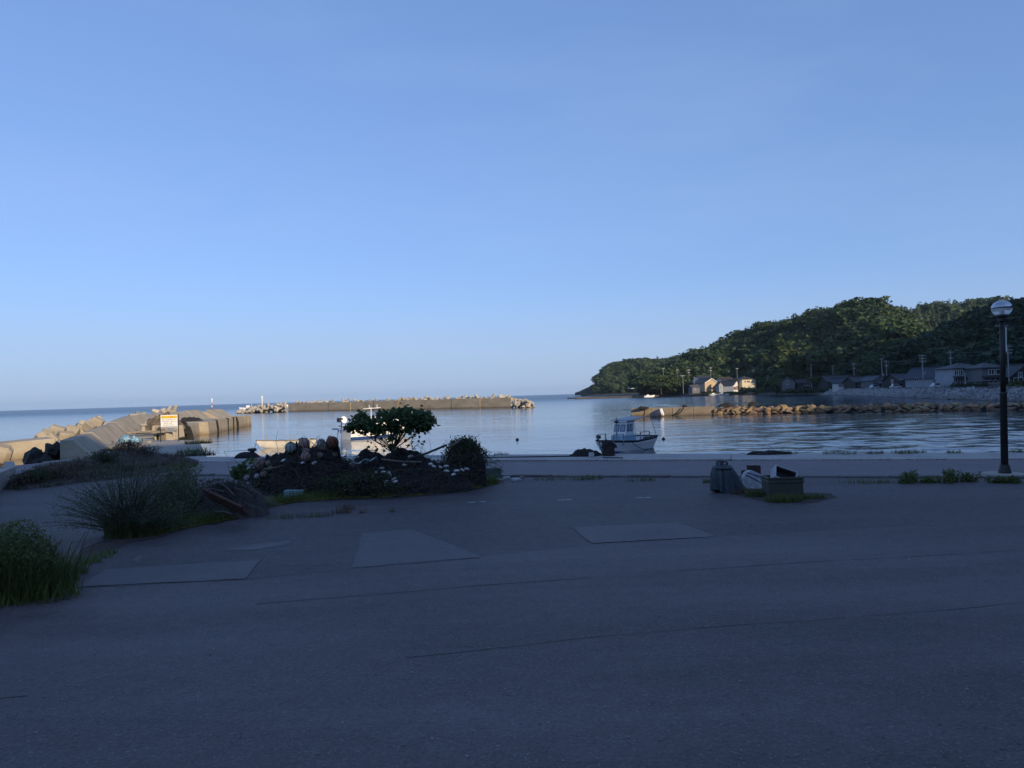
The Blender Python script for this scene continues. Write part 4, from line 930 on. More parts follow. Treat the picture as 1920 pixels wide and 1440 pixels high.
def house(name, label, pxl, pxr, base, eave, top, D, depth, rz, kind, wall, tile, wins=(), z0=None, ov=0.5, lower=None, cat='house', porch=None, trim=False):
    w = (pxr - pxl) / FPX * D; c = PD((pxl + pxr) / 2, base, D); z0 = c.z if z0 is None else z0
    h = (base - eave) / FPX * D; rh = (eave - top) / FPX * D
    t = thing(name, label, cat, (c.x, c.y + depth / 2, z0), rz)
    b_ = MB()
    if kind == 'x': prof = [(-depth/2, -1.5), (depth/2, -1.5), (depth/2, h), (0, h+rh-0.05), (-depth/2, h)]; b_.prism(prof, lambda u, v: (-w/2, u, v), lambda u, v: (w/2, u, v))
    elif kind == 'y': prof = [(-w/2, -1.5), (w/2, -1.5), (w/2, h), (0, h+rh-0.05), (-w/2, h)]; b_.prism(prof, lambda u, v: (u, -depth/2, v), lambda u, v: (u, depth/2, v))
    else: b_.box((0, 0, (h-1.5)/2), (w, depth, h+1.5))
    b_.build('wall', WALLM[wall], t)
    rf = roof_mesh(w, depth, h, rh, kind, ov).build('roof', TILE[tile], t)
    rd = MB()
    if kind == 'x': rd.box((0, 0, h+rh+0.22), (w+2*ov, 0.4, 0.28))
    elif kind == 'y': rd.box((0, 0, h+rh+0.22), (0.4, depth+2*ov, 0.28))
    else: rd.box((0, 0, h+rh+0.05), (max(0.6, (w-depth)*0.9), 0.4, 0.28))
    rd.build('ridge', TILE[tile], rf)
    if lower: MB().box((0, -depth/2-0.02, lower[0]*h/2), (w*0.98, 0.06, lower[0]*h)).build('lower_cladding', WALLM[lower[1]], t)
    if porch:   # lean-to eave across the front
        z_ = porch*h; y0 = -depth/2; b_ = MB(); x = w/2+0.3
        b_.add([(-x, y0-1.3, z_-0.45), (x, y0-1.3, z_-0.45), (x, y0, z_), (-x, y0, z_), (-x, y0-1.3, z_-0.3), (x, y0-1.3, z_-0.3), (x, y0, z_+0.15), (-x, y0, z_+0.15)], [(0,1,2,3),(4,5,6,7),(0,1,5,4),(1,2,6,5),(2,3,7,6),(3,0,4,7)])
        b_.build('lean_to_roof', TILE[tile], t)
    if trim:
        for s_ in (-1, 1):
            x = w/2+ov; y_ = -depth/2-ov-0.03; zl = h-0.02-ov*0.3
            MB().add([(s_*x, y_, zl-0.12), (s_*x, y_, zl+0.28), (0, y_, h+rh+0.25), (0, y_, h+rh-0.15), (s_*x, y_+0.06, zl-0.12), (s_*x, y_+0.06, zl+0.28), (0, y_+0.06, h+rh+0.25), (0, y_+0.06, h+rh-0.15)], [(0,1,2,3),(4,5,6,7),(0,1,5,4),(1,2,6,5),(2,3,7,6),(3,0,4,7)]).build('bargeboard', FRM, rf)
    for fc, u, z, ww, hh in wins:
        if fc == 'f': window(t, u*w/2, z*h, ww, hh, -depth/2, 'f')
        else: window(t, u*depth/2, z*h, ww, hh, w/2 if fc == 'r' else -w/2, fc)
    return t
RG = 0.55                     # houses of the sunlit cluster turn their gables towards the sun
house('house', 'tan gable-fronted house catching the sun at the shore cluster', 1310, 1343, 729, 718, 710, 432, 9, RG, 'y', 'tan', 'black', [('f', -0.1, 0.5, 1.4, 0.9), ('f', 0.45, 0.15, 1.6, 1.0), ('l', -0.3, 0.3, 1.2, 1.5), ('l', 0.3, 0.3, 1.2, 1.5)], trim=True)
house('house', 'white two-storey house peeping over the tan gable house', 1306, 1336, 722, 711, 705, 446, 7, RG, 'x', 'white', 'black', [('f', -0.6, 0.6, 1.3, 1.0), ('f', 0.0, 0.6, 1.3, 1.0)])
house('shed', 'narrow pale blue gabled shed between the shore houses', 1347, 1355, 730, 722, 716.5, 424, 4, 0.15, 'y', 'blue', 'black', [('f', 0.0, 0.35, 0.8, 1.0)], cat='shed')
house('house', 'white house with brown roof behind the blue shed', 1349, 1377, 724, 713, 708, 450, 8, RG * 0.7, 'x', 'white', 'brown', [('f', -0.5, 0.5, 2.6, 0.9), ('f', 0.3, 0.5, 1.2, 0.9)])
house('house', 'low long-roofed house with a white gable and brown lower wall', 1358, 1386, 731, 722, 714, 426, 8, RG + 0.35, 'y', 'white', 'black', [('f', 0.1, 0.3, 2.2, 1.2)], lower=(0.6, 'brown'))
house('house', 'cream two-storey house with dark hipped roof by green shrubs', 1385, 1415, 727, 711, 705.5, 428, 8.5, RG * 0.6, 'hip', 'cream', 'brown', [('f', -0.55, 0.62, 1.0, 0.9), ('f', -0.05, 0.62, 1.9, 0.9), ('l', 0.1, 0.6, 1.0, 0.8)])
house('shed', 'low grey boat shed at the water end of the shore cluster', 1296, 1311, 732, 726, 723, 420, 5, 0.2, 'x', 'grey', 'grey', [('f', -0.3, 0.2, 1.0, 0.9)], cat='shed')
house('house', 'grey gable house with a single white window near the beach', 1474, 1497, 726, 715, 706, 320, 9, -0.35, 'y', 'grey', 'black', [('f', -0.15, 0.55, 0.9, 1.3), ('r', 0.1, 0.4, 2.2, 1.3)])
house('house', 'long low dark house adjoining the grey gable house', 1496, 1526, 725, 718, 711, 322, 7, -0.05, 'x', 'dark', 'black', [('f', 0.2, 0.3, 2.0, 0.9)])
house('house', 'dark tiled house behind the white-gabled one', 1551, 1601, 724, 715, 704, 300, 9, 0.05, 'x', 'dark', 'black', [('f', -0.35, 0.4, 2.0, 0.6)])
house('house', 'small house with a bright white gable end and white eave', 1570, 1597, 727, 718, 709, 282, 6, -0.5, 'x', 'white', 'blue', [('f', 0.3, 0.15, 2.6, 1.2)], trim=False)
house('house', 'low dark barn-like house beside the utility pole', 1603, 1640, 725, 716, 706, 272, 9, 0.02, 'x', 'dark', 'black', [('f', 0.2, 0.15, 1.5, 1.3), ('f', -0.4, 0.15, 1.5, 1.3)])
house('house', 'grey-walled small house with a lean-to by the pole pair', 1634, 1662, 725, 713, 705, 262, 7, 0.15, 'y', 'grey', 'blue', [('f', 0.2, 0.1, 2.2, 1.2)], porch=0.6)
house('house', 'wide dark house with steep gable behind the yellow van', 1682, 1735, 724, 713, 700, 248, 9, 0.1, 'x', 'dark', 'black', [('l', -0.2, 0.6, 0.9, 1.1), ('f', -0.75, 0.6, 1.2, 1.2), ('f', -0.5, 0.1, 1.2, 1.1)], porch=0.7)
house('house', 'house with a long sloping white-edged roof by the tall pole', 1733, 1778, 723, 709, 689, 214, 9, 0.45, 'y', 'blue', 'blue', [('f', -0.1, 0.75, 1.6, 1.0), ('f', 0.2, 0.1, 2.0, 1.6), ('l', 0.2, 0.7, 1.0, 0.9)], porch=0.6, trim=True)
house('house', 'two-storey grey house with hipped roof and white bay windows', 1787, 1846, 722, 690, 679, 196, 8, 0.03, 'hip', 'blue', 'black', [('f', -0.80, 0.62, 1.0, 1.1), ('f', -0.55, 0.62, 1.0, 1.1), ('f', 0.62, 0.62, 1.2, 1.1), ('f', 0.86, 0.62, 0.7, 1.1), ('f', -0.75, 0.1, 1.2, 1.6), ('f', -0.25, 0.1, 1.2, 1.3), ('f', 0.35, 0.08, 1.9, 1.7), ('f', 0.78, 0.1, 1.0, 1.7)], porch=0.5, lower=(0.45, 'grey'))
house('house', 'two-storey tiled house next to the hipped one behind a hedge', 1845, 1886, 722, 689, 678, 188, 8, -0.05, 'hip', 'grey', 'black', [('f', -0.2, 0.62, 1.2, 1.1), ('f', 0.6, 0.62, 2.0, 1.1), ('f', 0.1, 0.1, 2.2, 1.4)], porch=0.5)
house('house', 'dark steep-roofed house beyond the lamp with a white window', 1896, 1950, 722, 706, 684, 192, 9, 0.0, 'y', 'dark', 'black', [('f', -0.35, 1.0, 0.8, 1.1), ('f', -0.5, 0.3, 2.2, 1.2)])
house('garage', 'small flat grey garage in front of the tiled house', 1842, 1874, 724, 713.5, 712.5, 178, 5, 0.0, 'hip', 'grey', 'grey', [('f', 0.3, 0.6, 2.0, 0.5)], cat='garage')
house('shed', 'tiny pale hut low on the far headland slope', 1181, 1190, 726, 722.5, 719.5, 800, 6, 0.3, 'x', 'white', 'grey', [('f', 0, 0.3, 1.2, 1.0)], cat='hut')

# ---- low far quay and jetty at the headland
MB().box((0, 0, 0.4), (95, 3, 1.6), -0.02).build('far_quay', mat('dark_quay', (0.09, 0.085, 0.08), (0.055, 0.05, 0.048), 0.4, 0.9), loc=GX(1225, 465, WATER), label='low dark quay wall along the far shore', cat='quay')
MB().box((0, 0, 0.3), (70, 3, 1.1), -0.03).build('far_jetty', DROCK, loc=GX(1160, 520, WATER), label='dark rubble jetty reaching out from the far shore', cat='jetty')

# ---- utility poles
def pole(px, top, D, arms, side=1, trans=False, z0=0.9):
    p = GX(px, D, z0); tp = PD(px, top, D); H = tp.z - z0
    t = thing('utility_pole', 'x', 'utility pole', (p.x, p.y, z0), 0.1, 'utility poles in the village')
    MB().lathe([(0.17, 0), (0.11, H)], n=8).build('shaft', GALV(), t)
    for k_, (dz, ln) in enumerate(arms):
        a = MB().box((0, -0.14, H - dz), (ln, 0.12, 0.14)).build('crossarm', GALV(), t)
        ins = MB()
        for u in np.linspace(-0.45, 0.45, 4 if ln > 1.2 else 2): ins.lathe([(0.07, 0.07), (0.06, 0.26)], (u * ln, -0.14, H - dz), 6)
        ins.build('insulators', FRM, a)
    if trans: MB().lathe([(0.26, 0), (0.28, 0.75), (0.1, 0.85)], (0.42, -0.1, H * 0.42), 10).build('transformer', GALV(), t)
    return t, Vector((p.x, p.y - 0.14, z0 + H))
A1 = [(0.3, 2.0), (1.1, 1.9), (1.9, 1.8)]; A2 = [(0.6, 1.8), (2.2, 1.3)]
plist = [(1732, 665, 205, A1, True, 'tall utility pole with three crossarms by the white-edged roof'), (1785, 657, 212, A2, False, 'utility pole rising in front of the hipped-roof house'), (1893, 648, 186, A1, False, 'utility pole beside the dark house past the lamp'),
         (1655.5, 672, 262, [(0.3, 1.0)], True, 'plain grey pole with a transformer by the lean-to house'), (1664, 675, 280, A2, False, 'thinner crossarm pole close beside the transformer pole'), (1603, 680, 288, A2, False, 'utility pole at the barn-like dark house'),
         (1563.5, 684, 325, [(0.5, 1.2)], False, 'slim pole above the dark tiled roof'), (1522.5, 683, 318, [(0.3, 0.8)], False, 'pale leaning pole at the long low dark house'), (1441, 688, 385, A1, False, 'pole with stacked crossarms beyond the shrubs'),
         (1383.5, 690, 452, [(0.4, 1.6)], False, 'pole behind the cream house'), (1334, 688, 452, A2, False, 'pole behind the tan gable house'), (1281.5, 703, 440, [(0.5, 2.8)], False, 'pole by the water with a wide lamp arm'), (1293, 692, 470, A2, False, 'pole standing in the dark trees beyond the shore cluster'),
         (1245, 690, 480, [(0.4, 1.8)], False, 'lone pole against the low wooded point'), (1271, 692, 475, [(0.4, 1.2)], False, 'short-armed pole between the lone pole and the cluster'), (1303, 707, 436, [(0.4, 0.8)], False, 'short plain pole at the boat shed'), (1811 , 700, 190, [(0.2, 0.5)], False, 'short street pole in front of the hipped house')]
tops = {}
for px, tp, D, ar, tr, lb in plist:
    t, q = pole(px, tp, D, ar, 1, tr); t['label'] = lb; tops[px] = q
WIRE = mat('wire', (0.10, 0.10, 0.11), (0.07, 0.07, 0.08), 1, 0.6)
def wire(a, c, sag, lab, r_=0.022):
    pts = [a.lerp(c, i / 12) - Vector((0, 0, sag * 4 * (i / 12) * (1 - i / 12))) for i in range(13)]
    MB().tube(pts, r_, 4).build('power_line', WIRE, label=lab, cat='wire', group='overhead wires in the village')
outR = Vector((190, 150, 11))
for dz, off in ((-0.15, -0.8), (-0.15, 0.8), (-1.0, 0.7), (-2.6, 0.2)):
    o_ = Vector((off, 0, dz))
    wire(tops[1732] + o_, tops[1785] + o_, 0.7, 'overhead wire from the three-arm pole to the hipped-house pole')
    wire(tops[1785] + o_, tops[1893] + o_, 0.9, 'overhead wire from the hipped-house pole to the pole past the lamp')
    wire(tops[1893] + o_, outR + o_, 0.9, 'overhead wire leaving the pole past the lamp')
    if dz > -2: wire(tops[1664] + o_, tops[1732] + o_, 1.0, 'overhead wire from the pole pair to the three-arm pole')
    if dz > -2: wire(tops[1603] + o_, tops[1664] + o_, 0.9, 'overhead wire from the barn house pole to the pole pair')
wire(tops[1522.5], tops[1603], 1.0, 'single wire from the pale pole to the barn house pole')
wire(tops[1245], tops[1271], 0.6, 'single wire from the lone shore pole')

# ---- parked vehicles
def car(px, D, L_, H_, c, label, rz=0.0, van=False, z=0.95):
    t = thing('parked_van' if van else 'parked_car', label, 'van' if van else 'car', GX(px, D, z), rz, 'vehicles parked along the sea wall')
    pm = mat('paint_%d' % int(px), c, tuple(v * 0.85 for v in c), 1, 0.3, spec=0.6); W_ = 1.6
    lo, hi = 0.28, 0.95 if van else 0.85
    prof = [(-L_/2, lo), (L_/2, lo), (L_/2, hi*0.9), (L_/2-0.15, hi), (-L_/2+0.1, hi), (-L_/2, hi*0.85)]
    MB().prism(prof, lambda u, v: (u, -W_/2, v), lambda u, v: (u, W_/2, v)).build('body', pm, t)
    a, q = (-L_/2+0.15, L_/2-0.7) if van else (-L_/2+0.45, L_/2-1.1)
    cab = [(a, hi), (q+0.35, hi), (q, H_), (a+0.2, H_)]
    MB().prism(cab, lambda u, v: (u, -W_/2+0.06, v), lambda u, v: (u, W_/2-0.06, v)).build('cabin', pm, t)
    for s_ in (-1, 1):
        gl = [(a+0.2, hi+0.05), (q+0.2, hi+0.05), (q-0.05, H_-0.12), (a+0.3, H_-0.12)]
        MB().prism(gl, lambda u, v: (u, s_*(W_/2-0.055), v), lambda u, v: (u, s_*(W_/2-0.045), v)).build('side_window', GLS, t)
        for u in (-L_/2+0.65, L_/2-0.65):
            w_ = MB().lathe([(0.29, -0.09), (0.3, 0), (0.29, 0.09)], (u, s_*(W_/2-0.05), 0.29), 12, Matrix.Rotation(R(90), 3, 'X')).build('wheel', BLACK(), t)
            MB().lathe([(0.17, -0.10), (0.17, 0.10)], (u, s_*(W_/2-0.05), 0.29), 10, Matrix.Rotation(R(90), 3, 'X')).build('rim', GALV(), w_)
        MB().box((s_*0.0 + L_/2, s_*0.55, 0.62), (0.04, 0.3, 0.14)).build('headlight', FRM, t)
car(1714, 226, 3.3, 1.75, (0.42, 0.22, 0.05), 'orange-yellow small van parked behind the armoured bank', 0.1, True, 1.15)
car(1727, 226, 2.6, 1.6, (0.6, 0.6, 0.6), 'small white car tucked behind the orange van', 0.1, False, 1.15)
car(1680, 240, 3.2, 1.5, (0.5, 0.52, 0.55), 'silver car parked by the steep gable house', -0.1, False, 1.1)
car(1640, 258, 3.2, 1.5, (0.45, 0.5, 0.55), 'grey-blue car in front of the lean-to house', 0.2, False, 1.1)
car(1600, 278, 3.2, 1.5, (0.6, 0.62, 0.64), 'pale car near the white-gabled house', 0.0, False, 1.1)
car(1757, 200, 3.0, 1.4, (0.5, 0.52, 0.56), 'light grey car by the house with the white-edged roof', 0.0, False, 1.15)

# ---- single trees and shrubs at the foot of the hills
def tree_meshes(i, conifer=False, m=None):
    r_ = np.random.RandomState(90 + i)
    V, F = conifer_proto(r_, 900, 0.085) if conifer else broad_proto(r_, 15, 130, 0.085)
    cm = np_mesh('crown', V, F, m); b_ = MB(); b_.tube([(0, 0, -0.05), (0.01, 0, 0.3), (0.0, 0.01, 0.75)], [0.035, 0.026, 0.008], 7)
    if not conifer:
        for k_ in range(5):
            a = k_ * 1.3; b_.tube([(0, 0, 0.3 + 0.05 * k_), (0.2 * math.cos(a), 0.2 * math.sin(a), 0.55 + 0.04 * k_)], [0.014, 0.005], 5)
    return cm, b_.mesh('trunk', mat('bark', (0.07, 0.055, 0.04), (0.04, 0.033, 0.025), 3, 0.95))
LM = leafmat('tree_foliage', (0.060, 0.092, 0.028), 0.4, 0.2)
TM = [tree_meshes(i, False, LM) for i in range(3)] + [tree_meshes(5, True, LM)]
def tree(px, D, top, kind, label, wide=1.0, z=1.0, name='tree', group='trees at the foot of the hills'):
    H_ = PD(px, top, D).z - z; t = thing(name, label, 'tree', GX(px, D, z), rng.rand() * 6, group); t.scale = (H_ * wide, H_ * wide, H_)
    cm, tm = TM[kind]; obj('crown', cm, t); obj('trunk', tm, t)
for px, D, top, kd_, wd, lb in ((1468, 345, 630, 3, 1.2, 'tall pointed conifer standing proud of the main hill'), (1488, 350, 652, 0, 1.0, 'broad tree beside the pointed conifer'), (1542, 338, 648, 1, 1.15, 'big rounded tree above the long low dark house'), (1455, 372, 664, 2, 1.0, 'bushy tree above the beach shrubs'),
        (1502, 345, 676, 2, 1.1, 'low spreading tree behind the grey gable house'), (1520, 340, 690, 0, 1.2, 'small tree behind the pale leaning pole'), (1640, 318, 664, 1, 1.2, 'sunlit flat-topped tree above the lean-to house'), (1672, 312, 662, 2, 0.9, 'small sunlit tree next to the flat-topped one'),
        (1538, 310, 704, 1, 1.4, 'dark round tree between the two dark houses'), (1225, 468, 700, 1, 1.5, 'dark low tree at the tip of the main hill'), (1262, 462, 704, 2, 1.5, 'dark bushy tree by the lone pole'), (1428, 462, 690, 0, 1.3, 'tree behind the cream house'), (1215, 462, 712, 0, 1.8, 'low dark thicket tree at the point'), (1240, 455, 716, 2, 1.9, 'squat dark tree above the far quay')):
    tree(px, D, top, kd_, lb, wd)
def shrub_mesh(seed, n, m, card=0.16, flat=0.7):
    r_ = np.random.RandomState(seed); d = unit(r_.randn(n, 3)); d[:, 2] = np.abs(d[:, 2]); q = 0.5 * (0.6 + 0.45 * r_.rand(n, 1))
    lump = np.array([[1 + 0.35 * mnoise.noise(Vector(v) * 2.2 + Vector((seed, 0, 0)))] for v in d]); C = d * q * lump * np.array([1, 1, flat * 1.4])
    return np_mesh('shrub', *cards(C, d + 0.5 * r_.randn(n, 3), card * (0.6 + 0.8 * r_.rand(n)), 1.2, r=r_), m)
GM = leafmat('bright_shrub', (0.095, 0.125, 0.03), 0.4, 0.25); DM = leafmat('dark_shrub', (0.04, 0.06, 0.024), 0.4, 0.15)
SHB = [shrub_mesh(60 + i, 260, GM) for i in range(2)]; SHD = [shrub_mesh(70 + i, 260, DM) for i in range(2)]
def shrub(px, D, z, w, h, bright, label, group):
    o = obj('shrub', (SHB if bright else SHD)[rng.randint(2)], loc=GX(px, D, z), label=label, cat='shrub', group=group); o.scale = (w, w, h); o.rotation_euler = (0, 0, rng.rand() * 6)
for px, D, w, h, br in ((1395, 418, 5, 5, 1), (1405, 416, 5, 4.5, 1), (1418, 412, 6, 4, 0), (1430, 405, 6, 5, 1), (1442, 398, 6, 5, 1), (1455, 390, 6, 4.5, 1), (1466, 380, 5, 4, 1), (1447, 380, 7, 3.5, 0)):
    shrub(px, D, 0.8, w, h, br, 'leafy shrub in the row beside the cream house' if br else 'dark shrub in the row beside the cream house', 'shrubs beside the cream house')
for px in (1790, 1800, 1812, 1822, 1833, 1843): shrub(px, 176, 1.0, 2.6, 2.6, 0, 'dark rounded hedge shrub in front of the hipped-roof house', 'hedge shrubs before the houses')
for px in (1898, 1910, 1922): shrub(px, 168, 1.0, 2.8, 3.0, 1, 'bright green hedge shrub beyond the lamp', 'bright hedge shrubs')
for px, D in ((1480, 305), (1495, 303), (1510, 305), (1525, 302), (1538, 300), (1552, 298)): shrub(px, D, 0.4, 6, 3.2, 0, 'dark low shrub on the bank below the grey gable house', 'shrubs on the beach bank')
for px, D in ((1330, 422), (1342, 420), (1365, 412), (1376, 410), (1388, 408), (1372, 405)): shrub(px, D, 0.2, 5, 2.0, 1, 'low sunlit shrub on the bank below the shore cluster', 'shrubs below the shore cluster')

# ================================================================== BOATS
def hull_secs(L_, B_, free, rise, draft=0.35, n=13, transom=0.8, rake=0.5, fullness=2.6):
    """x from stern (0) to bow (L_); returns per-station half sections keel -> chine -> sheer"""
    out = []
    for i in range(n):
        t = i / (n - 1); b = B_/2 * (transom + (1-transom) * min(1, t*3)) * max(0.0, 1 - t ** fullness)
        sh = free + rise * t ** 2.2 + 0.12 * free * (1-t) ** 2
        kz = -draft + (draft + free * 0.4) * max(0, (t-0.7)/0.3) ** 2
        x = t * L_
        out.append([(x - 0.0, 0, kz), (x + rake*0.3*t*t, b*0.72, -0.05 + 0.5*(sh)*max(0, (t-0.6)/0.4)**1.5*0.7), (x + rake*t*t, b, sh)])
    return out
def build_hull(t, secs, hm, band=None, deck_drop=0.22, deckm=None, railm=None, r_=0.045):
    b_ = MB(); n = len(secs); V = []
    for s in secs:
        k_, c, g = s; V += [g, c, k_, (c[0], -c[1], c[2]), (g[0], -g[1], g[2])]
    F = [(i*5+j, (i+1)*5+j, (i+1)*5+j+1, i*5+j+1) for i in range(n-1) for j in range(4)] + [(0, 1, 2, 3, 4)]
    b_.add(V, F); h = b_.build('hull', hm, t)
    dk = MB(); V = []
    for s in secs:
        g = s[2]; y = max(0, g[1]-0.05); V += [(g[0]-0.02, y, g[2]-deck_drop), (g[0]-0.02, -y, g[2]-deck_drop), (g[0], g[1]-0.03 if g[1] > 0.05 else 0, g[2]), (g[0], -(g[1]-0.03) if g[1] > 0.05 else 0, g[2])]
    F = []
    for i in range(n-1): F += [(i*4, (i+1)*4, (i+1)*4+1, i*4+1), (i*4, (i+1)*4, (i+1)*4+2, i*4+2), (i*4+1, (i+1)*4+1, (i+1)*4+3, i*4+3)]
    dk.add(V, F).build('deck', deckm or hm, t)
    gl = MB(); pts = [s[2] for s in secs]; gl.tube(pts, r_, 6); gl.tube([(p[0], -p[1], p[2]) for p in pts], r_, 6); gl.tube([(pts[0][0], -pts[0][1], pts[0][2]), pts[0]], r_, 6)
    gl.build('gunwale', railm or hm, t)
    if band:
        bb = MB()
        for s_ in (-1, 1):
            V = []; 
            for s in secs:
                c, g = s[1], s[2]
                for u in band[:2]: V.append((c[0]+(g[0]-c[0])*u, s_*((c[1]+(g[1]-c[1])*u)+0.008), c[2]+(g[2]-c[2])*u))
            bb.add(V, [(i*2, i*2+2, i*2+3, i*2+1) for i in range(n-1)])
        bb.build('stripe', band[2], h)
NAVY = mat('navy_paint', (0.03, 0.07, 0.22), (0.02, 0.05, 0.16), 2, 0.4)
LBLUE = mat('pale_blue_paint', (0.30, 0.46, 0.56), (0.24, 0.38, 0.48), 2, 0.45)
DKNAVY = mat('dark_rail', (0.025, 0.03, 0.05), (0.02, 0.02, 0.03), 2, 0.6)
# cabin boat, bow towards the quay
bowp = P(1127, 850, WATER); stp = P(1210, 839, WATER); vec = bowp - stp
t_ = thing('cabin_boat', 'small white fishing boat with wheelhouse moored off the quay', 'boat', stp, math.atan2(vec.y, vec.x)); BL = vec.length
secs = hull_secs(BL, 1.75, 0.50, 0.26, rake=0.45, transom=0.86)
for s__ in secs[:5]: s__[2] = (s__[2][0] - 0.25 * (1 - s__[2][0] / BL) ** 4, s__[2][1], s__[2][2] + 0.16 * (1 - s__[2][0] / BL) ** 3)
build_hull(t_, secs, WHITE(), (0.86, 0.97, DKNAVY), railm=DKNAVY)
MB().add([(secs[i][1][0], s_*(secs[i][1][1]+0.012), z) for i in range(12) for s_, z in ((1, -0.12), (1, 0.05))], [(i*2, i*2+2, i*2+3, i*2+1) for i in range(11)]).build('waterline_paint', NAVY, t_)
MB().add([(secs[i][1][0], -(secs[i][1][1]+0.012), z) for i in range(12) for z in (-0.12, 0.05)], [(i*2, i*2+2, i*2+3, i*2+1) for i in range(11)]).build('waterline_paint', NAVY, t_)
cx = BL * 0.50
def cabin(t, cx, ln, wd, z0, z1, z2):
    lowm = MB(); lowm.prism([(cx-ln/2-0.1, z0), (cx+ln/2+0.14, z0), (cx+ln/2+0.1, z1), (cx-ln/2-0.1, z1)], lambda u, v: (u, -wd/2-0.05, v), lambda u, v: (u, wd/2+0.05, v)); lowm.build('cabin_base', LBLUE, t, bevel=0.02)
    hi = MB(); hi.prism([(cx-ln/2, z1), (cx+ln/2, z1), (cx+ln/2-0.24, z2), (cx-ln/2, z2)], lambda u, v: (u, -wd/2, v), lambda u, v: (u, wd/2, v)); c_ = hi.build('wheelhouse', WHITE(), t, bevel=0.02)
    MB().prism([(cx-ln/2-0.08, z2), (cx+ln/2-0.12, z2), (cx+ln/2-0.18, z2+0.06), (cx-ln/2-0.05, z2+0.07)], lambda u, v: (u, -wd/2-0.05, v), lambda u, v: (u, wd/2+0.05, v)).build('cabin_roof', WHITE(), t)
    za, zb = z1 + (z2-z1)*0.28, z1 + (z2-z1)*0.80
    fx = lambda z: cx+ln/2 - 0.24*(z-z1)/(z2-z1)
    for y0, y1 in ((-wd*0.44, -wd*0.03), (wd*0.03, wd*0.44)):
        w_ = MB().add([(fx(za)+0.008, y0, za), (fx(za)+0.008, y1, za), (fx(zb)+0.008, y1, zb), (fx(zb)+0.008, y0, zb)], [(0, 1, 2, 3)]).build('windscreen', NAVY, c_)
        i_ = 0.05; MB().add([(fx(za+i_)+0.014, y0+i_, za+i_), (fx(za+i_)+0.014, y1-i_, za+i_), (fx(zb-i_)+0.014, y1-i_, zb-i_), (fx(zb-i_)+0.014, y0+i_, zb-i_)], [(0, 1, 2, 3)]).build('windscreen_pane', mat('pale_glass', (0.35, 0.42, 0.48), (0.3, 0.37, 0.43), 1, 0.1, spec=0.7), c_)
    for s_ in (-1, 1):
        for x0, x1 in ((cx-ln*0.30, cx+ln*0.04), (cx+ln*0.08, cx+ln*0.30)):
            y = s_*(wd/2+0.008); MB().add([(x0, y, za), (x1, y, za), (x1-0.02, y, zb), (x0, y, zb)], [(0, 1, 2, 3)]).build('side_frame', NAVY, c_)
            y = s_*(wd/2+0.014); MB().add([(x0+.05, y, za+.05), (x1-.05, y, za+.05), (x1-.06, y, zb-.05), (x0+.05, y, zb-.05)], [(0, 1, 2, 3)]).build('side_pane', MATS['pale_glass'], c_)
cabin(t_, cx, 1.0, 0.86, 0.30, 0.90, 1.68)
mz = 1.95
MB().tube([(cx+0.75, 0, 0.5), (cx+0.70, 0, mz)], [0.05, 0.04], 8).build('mast', GALV(), t_)
MB().box((cx+0.70, 0, mz-0.25), (0.12, 0.22, 0.14)).build('mast_lamp', DARKMET(), t_)
aw = MB(); zA = 1.86; x0, x1 = 0.25, cx+0.35
for s_ in (-0.6, 0.6):
    aw.tube([(x1, s_, 1.74), (x0+0.7, s_, zA+0.06), (x0, s_, zA)], 0.018, 5); aw.tube([(x0, s_, zA), (-0.12, s_*1.2, 0.72)], 0.015, 5); aw.tube([(x0+0.8, s_, zA), (x0+0.8, s_, 0.6)], 0.015, 5)
aw.tube([(x0, -0.6, zA), (x0, 0.6, zA)], 0.015, 5); aw.build('awning_frame', GALV(), t_)
MB().add([(x1, -0.6, 1.77), (x1, 0.6, 1.77), (x0+0.7, 0.62, zA+0.07), (x0+0.7, -0.62, zA+0.07), (x0+0.75, 0.62, zA+0.09), (x0+0.75, -0.62, zA+0.09)], [(0, 1, 2, 3)]).build('awning', mat('grey_canvas', (0.42, 0.46, 0.50), (0.34, 0.37, 0.41), 3, 0.8), t_)
for xx in (BL*0.80, BL*0.20):
    for y in (-0.62, 0.62):
        rl = MB(); w_ = 0.45
        rl.tube([(xx-w_, y, 0.4), (xx-w_, y, 1.0)], 0.04, 6); rl.tube([(xx+w_, y*0.9, 0.4), (xx+w_, y*0.9, 1.0)], 0.04, 6); rl.tube([(xx-w_, y, 1.02), (xx+w_, y*0.9, 1.02)], 0.022, 6)
        rl.build('net_rail', GALV(), t_)
MB().lathe([(0.05, -0.12), (0.10, -0.1), (0.10, 0.1), (0.05, 0.12)], (BL+0.2, 0, 0.93), 10, Matrix.Rotation(R(90), 3, 'X')).build('bow_roller', BLACK(), t_)
MB().lathe([(0.06, -0.14), (0.12, -0.1), (0.12, 0.12), (0.05, 0.16)], (-0.12, 0.3, 0.55), 10).build('stern_fender', BLACK(), t_)
MB().box((-0.15, 0, 0.3), (0.3, 0.35, 0.7)).build('stern_bracket', DARKMET(), t_, bevel=0.03)
